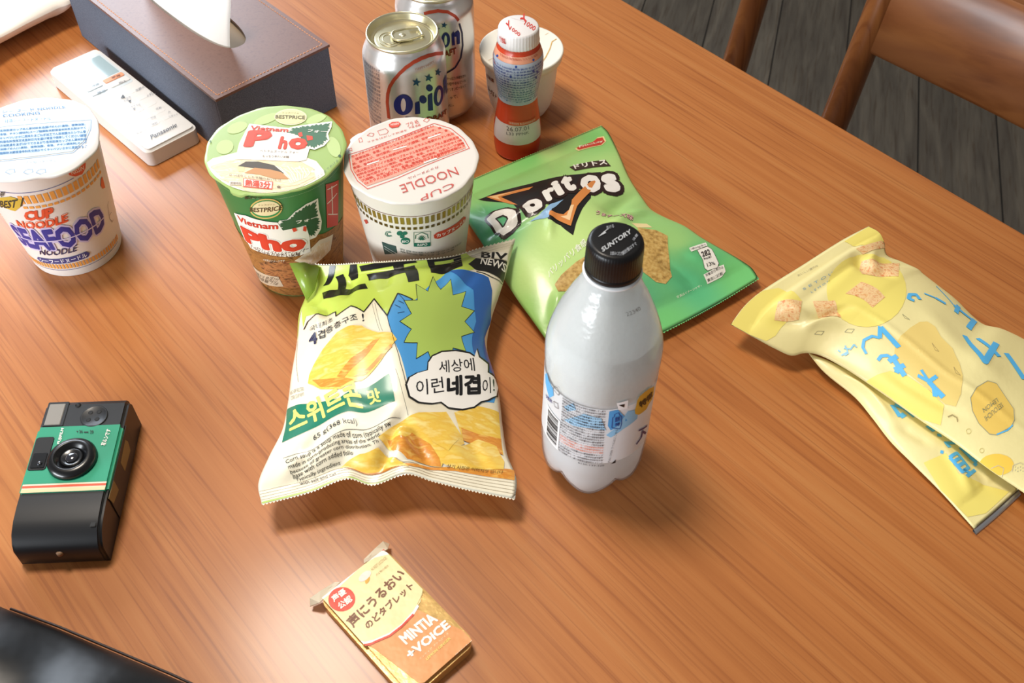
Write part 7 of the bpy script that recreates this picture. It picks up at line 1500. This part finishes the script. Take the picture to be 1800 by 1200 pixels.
# silvery inner film showing at the open end
f = S['yfl']; V, Fs = [], []
for i in range(25):
    a = f(f.W*i/24, f.H); q = f(f.W*i/24, f.H-4); dx, dy = a[0]-q[0], a[1]-q[1]; L = math.hypot(dx, dy); V += [(a[0], a[1], max(.4, a[2]-.6)), (a[0]+dx/L*3.2, a[1]+dy/L*3.2, .8), (a[0]+dx/L*3.2, a[1]+dy/L*3.2, .4), (a[0], a[1], .3)]
for i in range(24):
    for j in range(4): Fs.append((i*4+j, i*4+(j+1) % 4, (i+1)*4+(j+1) % 4, (i+1)*4+j))
o = pyobj('inner_film', V, Fs, [mat('silver_film', 'b8bcc4', .3, .8)], ye); o['label'] = 'silver inner film at the open end'

# ================================================================ sparkling water bottle
bt = thing('water_bottle', 'frosted plastic sparkling water bottle with black screw cap standing in the middle', 'bottle', (BOT[0], BOT[1], 0))
FOOT = [(33.4, 28), (33.2, 20), (31.6, 11), (28.4, 4), (24.5, .8), (21, .2), (17, 2.5), (9, 8), (.5, 9.5)]
VAL = [(33.4, 28), (32.4, 24), (30.2, 19.5), (27, 16), (23.5, 13.5), (20, 12), (16, 11), (9, 9.8), (.5, 9.5)]
def bottle_shell(inset, top, parent, name, m, th0=math.radians(-8), zmin=0., closed_top=False):
    V, Fs = [], []; n = 120; rows = 0
    def wgt(a): return (0.5+.5*math.cos(5*(a-th0)))**.42
    sm = []
    for i in range(len(FOOT)-1):
        for q in range(3): sm.append((i, q/3))
    sm.append((len(FOOT)-2, 1.))
    for (i, t) in reversed(sm):
        for k_ in range(n):
            a = 2*math.pi*k_/n; w_ = wgt(a)
            fr_ = [FOOT[i][c]*(1-t)+FOOT[i+1][c]*t for c in (0, 1)]; vr = [VAL[i][c]*(1-t)+VAL[i+1][c]*t for c in (0, 1)]
            r, z = (fr_[c]*w_+vr[c]*(1-w_) for c in (0, 1)); r = max(.3, r-inset*(1 if r > 5 else 0)); V.append((BOT[0]+r*math.sin(a), BOT[1]-r*math.cos(a), z+inset))
        rows += 1
    for z, r in BOT_TAB:
        if z <= 28.5 or z > top: continue
        for k_ in range(n):
            a = 2*math.pi*k_/n; V.append((BOT[0]+(r-inset)*math.sin(a), BOT[1]-(r-inset)*math.cos(a), z))
        rows += 1
    for i in range(rows-1):
        for k_ in range(n): k2 = (k_+1) % n; Fs.append((i*n+k_, i*n+k2, (i+1)*n+k2, (i+1)*n+k_))
    Fs.append(tuple(range(n-1, -1, -1)))
    if closed_top: Fs.append(tuple((rows-1)*n+k_ for k_ in range(n)))
    return pyobj(name, V, Fs, [m], parent)
def veil(key, col, clear, glow, rough=.3, gloss=.12, bumpy=0):
    """frosted, light-passing wall: part clear, part translucent, part diffuse, with a glossy skin"""
    if key in MATS: return MATS[key]
    m = bpy.data.materials.new(key); t, N, L = nt(m); N.remove(N['Principled BSDF']); out = N['Material Output']
    di = N.new('ShaderNodeBsdfDiffuse'); tr = N.new('ShaderNodeBsdfTranslucent'); cl = N.new('ShaderNodeBsdfTransparent'); gl = N.new('ShaderNodeBsdfGlossy')
    for q in (di, tr): q.inputs['Color'].default_value = lin(col)
    gl.inputs['Roughness'].default_value = rough
    m1 = N.new('ShaderNodeMixShader'); m1.inputs[0].default_value = glow; L.new(di.outputs[0], m1.inputs[1]); L.new(tr.outputs[0], m1.inputs[2])
    m2 = N.new('ShaderNodeMixShader'); m2.inputs[0].default_value = clear; L.new(m1.outputs[0], m2.inputs[1]); L.new(cl.outputs[0], m2.inputs[2])
    fr = N.new('ShaderNodeFresnel'); fr.inputs['IOR'].default_value = 1.45; mm = N.new('ShaderNodeMath'); mm.operation = 'MULTIPLY'; mm.inputs[1].default_value = gloss; L.new(fr.outputs[0], mm.inputs[0])
    m3 = N.new('ShaderNodeMixShader'); L.new(mm.outputs[0], m3.inputs[0]); L.new(m2.outputs[0], m3.inputs[1]); L.new(gl.outputs[0], m3.inputs[2]); L.new(m3.outputs[0], out.inputs['Surface'])
    if bumpy:
        tcn = N.new('ShaderNodeTexCoord'); vn = N.new('ShaderNodeTexVoronoi'); vn.inputs['Scale'].default_value = 380; bp = N.new('ShaderNodeBump'); bp.inputs['Strength'].default_value = bumpy; bp.inputs['Distance'].default_value = .0006
        L.new(tcn.outputs['Object'], vn.inputs['Vector']); L.new(vn.outputs['Distance'], bp.inputs['Height'])
        for q in (gl, di): L.new(bp.outputs['Normal'], q.inputs['Normal'])
    MATS[key] = m; return m
PET = veil('frosted_pet', 'fcfefe', .84, .5, .16, .8, .16); LIQ = veil('cloudy_water', 'fcfeff', .22, .35, .3, .2)
bottle_shell(.0, 184, bt, 'bottle_body', PET); bottle_shell(1.0, 140.5, bt, 'water', LIQ, closed_top=True)
# fogged inner wall above the water
V, Fs = turned([(z, r-.45) for z, r in BOT_TAB if z > 104], BOT[0], BOT[1], 96, bottom=False, top=False); pyobj('condensation', V, Fs, [veil('fogged_wall', 'f6f8f5', .22, .35, .4, .2, .3)], bt)
# neck ring, label sleeve, cap
V, Fs = turned([(181, 14.0), (181.4, 15.8), (182.2, 16.2), (183, 16.0), (183.6, 14.0)], BOT[0], BOT[1], 72); pyobj('neck_ring', V, Fs, [mat('neck', 'dfe2e4', .25, 0, .3)], bt)
LBM = veil('label_back', 'f6f8fb', .08, .3, .3, .6)
V, Fs = turned([(z, r+.25) for z, r in BOT_TAB if 46 < z < 104], BOT[0], BOT[1], 120, bottom=False, top=False); lb = pyobj('label', V, Fs, [LBM], bt)
add_print(lb, S['bot'], [i for i in ART['bot'] if i[2] != '@label'], 'paper', (2.2, 6), base_h=.3)
CAPM = mat('black_cap', '0c0c0e', .42, 0, .1, .35)
V, Fs = turned([(184.0, 15.0), (184.2, 15.4), (187, 15.4), (187.3, 15.0), (187.8, 15.3), (200.5, 15.0), (203, 14.6), (204.2, 13.4), (204.4, 12.2), (204.4, 1)], BOT[0], BOT[1], 240, mod=lambda a, z: 1+.008*math.sin(60*a)*(1 if 188 < z < 201 or z in (187.8, 200.5) else 0))
cp = pyobj('cap', V, Fs, [CAPM], bt); add_print(cp, S['bot_cap'], ART['bot_cap'], 'plastic', None, base_h=.1, disc=13)

# ================================================================ disposable camera
fj = thing('disposable_camera', 'black disposable film camera with green paper band lying at the left', 'camera', (FUJ[0], FUJ[1], 0))
FR = (FUJ[0], FUJ[1], FUJ[2]); BP = mat('black_plastic', '16181c', .42, 0, .1); GB = mat('green_card', '1f9a76', .45); ZF = 30.
# outline of the long side (y, z) swept across x: rounded at both ends
def side_prism(x0, x1, prof, m, name, bev=1.6):
    bm = bmesh.new(); A1 = [bm.verts.new((x0, a, b_)) for a, b_ in prof]; B1 = [bm.verts.new((x1, a, b_)) for a, b_ in prof]; n = len(prof)
    bm.faces.new(A1); bm.faces.new(B1[::-1])
    for i in range(n): bm.faces.new((A1[i], B1[i], B1[(i+1) % n], A1[(i+1) % n]))
    bmesh.ops.recalc_face_normals(bm, faces=bm.faces)
    if bev:
        es = [e for e in bm.edges if abs(e.verts[0].co.x-e.verts[1].co.x) < 1e-6 and max(v.co.z for v in e.verts) > 6]; bmesh.ops.bevel(bm, geom=es, offset=bev, segments=3, affect='EDGES')
    place(bm, FR); return bmobj(name, bm, [m], fj, angle=28)
prof = [(2, .3), (106, .3), (107.5, 4), (107.8, 14), (107.5, 24), (105.5, 28), (102, ZF), (84, ZF+.1), (34, ZF+.1), (27, ZF), (16, ZF-1.2), (8, ZF-4), (2.5, ZF-9), (0, 16), (0, 5)]
side_prism(0, 54, prof, BP, 'body', 2.2)
side_prism(-.35, 54.15, [(34, 9), (84, 9), (84, ZF+.6), (34, ZF+.6)], GB, 'card_band', 1.8)
def fpl(name, x0, y0, x1, y1, r, z0, z1, m, bev=.3, lab=None, pts=None):
    o = bmobj(name, prism_bm(pts or rrect(x0, y0, x1, y1, r, 5), z0, z1, bev, 2, FR), [m], fj, angle=35)
    if lab: o['label'] = lab
    return o
CR = mat('cream_stripe', 'f3e6cc', .45); ORG = mat('orange_stripe', 'dd5a35', .45)
def fart(ob, items, **kw): return add_print(ob, S['fuj_up'], items, 'paper', None, base_h=.06, **kw)
S['fuj_up'] = frame(FUJ[0], FUJ[1], ZF+.62, FUJ[2], None)
band = [o for o in fj.children if o.name.startswith('card_band')][0]
fart(band, [('P', 1, 'f3e6cc', [(1.4, 34.1), (52.6, 34.1), (52.6, 40.2), (1.4, 40.2)]), ('P', 2, 'e2593a', [(1.4, 37.4), (52.6, 37.4), (52.6, 39), (1.4, 39)]), ('P', 2, 'f0d2a4', [(1.4, 34.1), (52.6, 34.1), (52.6, 36.6), (1.4, 36.6)])] + ART['fuj'])
# lens barrel
def fturn(name, x, y, tab, m, segs=72, lab=None):
    cx, cy = FUJ[0] + math.cos(math.radians(FUJ[2]))*x - math.sin(math.radians(FUJ[2]))*y, FUJ[1] + math.sin(math.radians(FUJ[2]))*x + math.cos(math.radians(FUJ[2]))*y
    V, Fs = turned(tab, cx, cy, segs); o = pyobj(name, V, Fs, [m], fj)
    if lab: o['label'] = lab
    return o
LB = mat('lens_barrel', '0e0f12', .3, 0, .3)
fturn('lens_barrel', 28, 57.5, [(ZF+.4, 15.2), (ZF+2.5, 15.3), (ZF+4.2, 14.4), (ZF+5.4, 12.6), (ZF+6, 10.8), (ZF+5.8, 10), (ZF+4.4, 9.2), (ZF+3.2, 7.4), (ZF+2.8, 7.2), (ZF+2.8, 1)], LB)
fturn('lens_ring', 28, 57.5, [(ZF+2.6, 7.0), (ZF+3.8, 6.6), (ZF+3.9, 5.6), (ZF+3.2, 4.6), (ZF+3.2, 1)], mat('lens_ring', '1c1e22', .25, 0, .5)); fturn('lens', 28, 57.5, [(ZF+3.1, 4.2), (ZF+4., 3.6), (ZF+4.7, 2.2), (ZF+4.9, .3)], mat('lens_glass', '2a2c34', .05, 0, 1.), lab='small glass lens')
# viewfinder, flash, speaker-like grip, hole, hook
fpl('viewfinder_recess', 1.0, 50.5, 12.6, 76, 2, ZF+.3, ZF+.9, mat('recess', '08080a', .6)); fpl('viewfinder_window', 2.5, 52, 11.4, 63.5, .8, ZF+.8, ZF+1.3, mat('window_plastic', '15171b', .25, 0, .2)); fturn('viewfinder_lens', 8, 55.4, [(ZF+1.2, 1.8), (ZF+2.0, 1.2), (ZF+2.2, .2)], mat('lens_glass', '2a2c34'))
fpl('flash_frame', 1.8, 84.6, 15.5, 104.5, 1, ZF-.4, ZF+.5, BP); fpl('flash', 3.2, 85.6, 13.4, 102.6, .6, ZF+.3, ZF+.9, mat('flash_lens', '9c9892', .3, .2, .2), lab='pale ribbed flash window')
for q in range(9): pass
fturn('shutter_dial', 34, 91.5, [(ZF-.3, 8.8), (ZF+.5, 8.7), (ZF+.8, 8.2), (ZF+.6, 7.8), (ZF+.6, .5)], BP, 48)
for ax_, ay_ in ((31.2, 94.5), (36.6, 94.8), (31, 88.6), (36.4, 89)): fturn('dial_hole', ax_, ay_, [(ZF+.5, 1.6), (ZF+.75, 1.5), (ZF+.7, .9), (ZF+.65, .2)], mat('recess', '0b0b0d'), 16)
fturn('ready_lamp', 21.5, 101.3, [(ZF-.4, 1.9), (ZF+.35, 1.8), (ZF+.3, .2)], mat('recess', '0b0b0d'), 24)
# info card on the right long side, clips
sc_ = side_prism(54.2, 54.7, [(31, 2), (86, 2), (86, 26.5), (31, 26.5)], mat('side_card', '2e2826', .5), 'side_card', 0)
sc2 = side_prism(54.5, 54.85, [(60, 12), (77, 11), (79, 18), (77, 23), (60, 22)], mat('gold_card', '7d6a40', .5), 'side_badge', 0); sc3 = side_prism(54.5, 54.85, [(32, 18), (44, 15), (44, 26), (30, 27)], mat('gold_card', '7d6a40', .5), 'side_sticker', 0)
fpl('latch', 47.5, 10, 51, 19, .6, ZF-7, ZF-2.2, mat('recess', '0b0b0d'))
fturn('strap_stud', 28, .6, [(14, 2.2), (16, 2.1), (16.6, 1.)], mat('stud', '8a6a50', .5), 20)

# ================================================================ mint tablet pack
mi = thing('mint_pack', 'gold film-wrapped mint tablet pack lying at the bottom centre', 'mint pack', (MIN[0], MIN[1], 0))
GOLDW = mat('gold_wrap', 'd9b26c', .2, .35, .7, bump=(140, .12, .0016)); MF = (MIN[0], MIN[1], MIN[2])
bm = prism_bm(rrect(0, 0, 50, 84, 6.5, 6), .4, 11.4, 2.6, 4, MF)
case = bmobj('case', bm, [GOLDW], mi, angle=40)
# clear film over it: slightly bigger, with two ears at the top end
def mint_w(x, y): c, s = math.cos(math.radians(MIN[2])), math.sin(math.radians(MIN[2])); return (MIN[0]+c*x-s*y, MIN[1]+s*x+c*y)
S['min_up'] = frame(MIN[0], MIN[1], 11.45, MIN[2], None)
add_print(case, S['min_up'], ART['min'], 'wrap', None, base_h=.08, dom=(1.2, 48.8, 1.2, 82.8))
for ex, ey, sx in ((0, 84, -1), (50, 84, 1)):
    pts = [(ex-sx*16, 83.5, 11), (ex+sx*1, 82, 9.5), (ex+sx*5.5, 86.5, 4.5), (ex+sx*3, 89.5, 7), (ex-sx*4, 88, 9), (ex-sx*14, 87, 8.4)]
    V = [(*mint_w(a, b_), c_) for a, b_, c_ in pts] + [(*mint_w(a, b_), c_-.9) for a, b_, c_ in pts]; n = 6
    Fs = [tuple(range(n)), tuple(range(2*n-1, n-1, -1))] + [(i, (i+1) % n, n+(i+1) % n, n+i) for i in range(n)]
    pyobj('wrap_ear', V, Fs, [mat('wrap_ear', 'eee2c8', .15, .05, .6, alpha=.8)], mi, smooth=False)

# ================================================================ black leather bag, lower left, and a pale paper bag, top left
LEB = mat('black_leather', '0b0d10', .38, 0, 0, .4, bump=(22, .25, .006))
def blob(name, pts_top, outline, zmax, m, lab, cat, n=10):
    pass
bx_ = [(-420, 150), (-360, 250), (-330, 277), (-290, 263), (-258, 252), (-219, 237), (-188, 225), (-169, 217), (-140, 200), (-122, 160), (-130, 80), (-180, 30), (-300, 0), (-400, 40)]
def cushion(outline, zc, h, dens=8, rings=12, edge_z=14., wr=None, pinch=.5, under=.4):
    n0 = len(outline); O = []
    for i in range(n0):
        p0, p1, p2, p3 = (Vector(outline[(i+k_) % n0]) for k_ in (-1, 0, 1, 2))
        for q in range(dens):
            t = q/dens; O.append(.5*((2*p1)+(p2-p0)*t+(2*p0-5*p1+4*p2-p3)*t*t+(3*p1-p0-3*p2+p3)*t**3))
    c_ = sum(O, Vector((0, 0)))/len(O); N = len(O); V, Fs = [], []
    for side in (1, -1):
        for r_ in range(rings+1):
            k_ = r_/rings
            for p_ in O:
                q = c_ + (p_-c_)*math.sin(k_*math.pi/2)
                z = edge_z + (h*math.cos(k_*math.pi/2)**pinch if side > 0 else -(edge_z-.4)*min(1, 1.25*math.cos(k_*math.pi/2)**under))
                if wr and side > 0: z += wr(q.x, q.y)*math.cos(k_*math.pi/2)
                V.append((q.x, q.y, z))
    m_ = (rings+1)*N
    for side in (0, 1):
        for r_ in range(rings):
            for i in range(N):
                a, b_, c2, d2 = side*m_+r_*N+i, side*m_+r_*N+(i+1) % N, side*m_+(r_+1)*N+(i+1) % N, side*m_+(r_+1)*N+i
                Fs.append((a, d2, c2, b_) if side == 0 else (a, b_, c2, d2))
    return V, Fs
V, Fs = cushion(bx_, 0, 26, 8, 16, 16, lambda x, y: 5*math.sin(x*.035+y*.05)+3*math.sin(x*.08-y*.03), .7)
lbg = thing('leather_bag', 'black glossy leather bag at the lower left corner of the table', 'bag', (-270, 130, 0)); pyobj('bag_body', V, Fs, [LEB], lbg)
pw_ = [(-520, 790), (-483, 834), (-464, 860), (-445, 884), (-433, 900), (-440, 950), (-520, 1040), (-660, 1060), (-740, 980), (-660, 830)]
V, Fs = tube([(-290, 265, 17), (-258, 254, 17), (-219, 239, 17), (-188, 227, 17), (-169, 219, 17), (-141, 201, 17)], .8, 8); pyobj('edge_piping', V, Fs, [mat('brown_piping', '2a1810', .5)], lbg)
V, Fs = cushion(pw_, 0, 8, 8, 14, 25, lambda x, y: 1.5*math.sin(x*.05+y*.02)+1*math.sin(y*.08), .8, 1.3)
o = pyobj('paper_bag', V, Fs, [mat('pale_paper', 'ece2d6', .6)], None); tag(o, 'cream white soft paper packet at the top left corner beyond the remote', 'paper bag')
_to.hide_render = True; COL.objects.unlink(_to); bpy.data.objects.remove(_to)
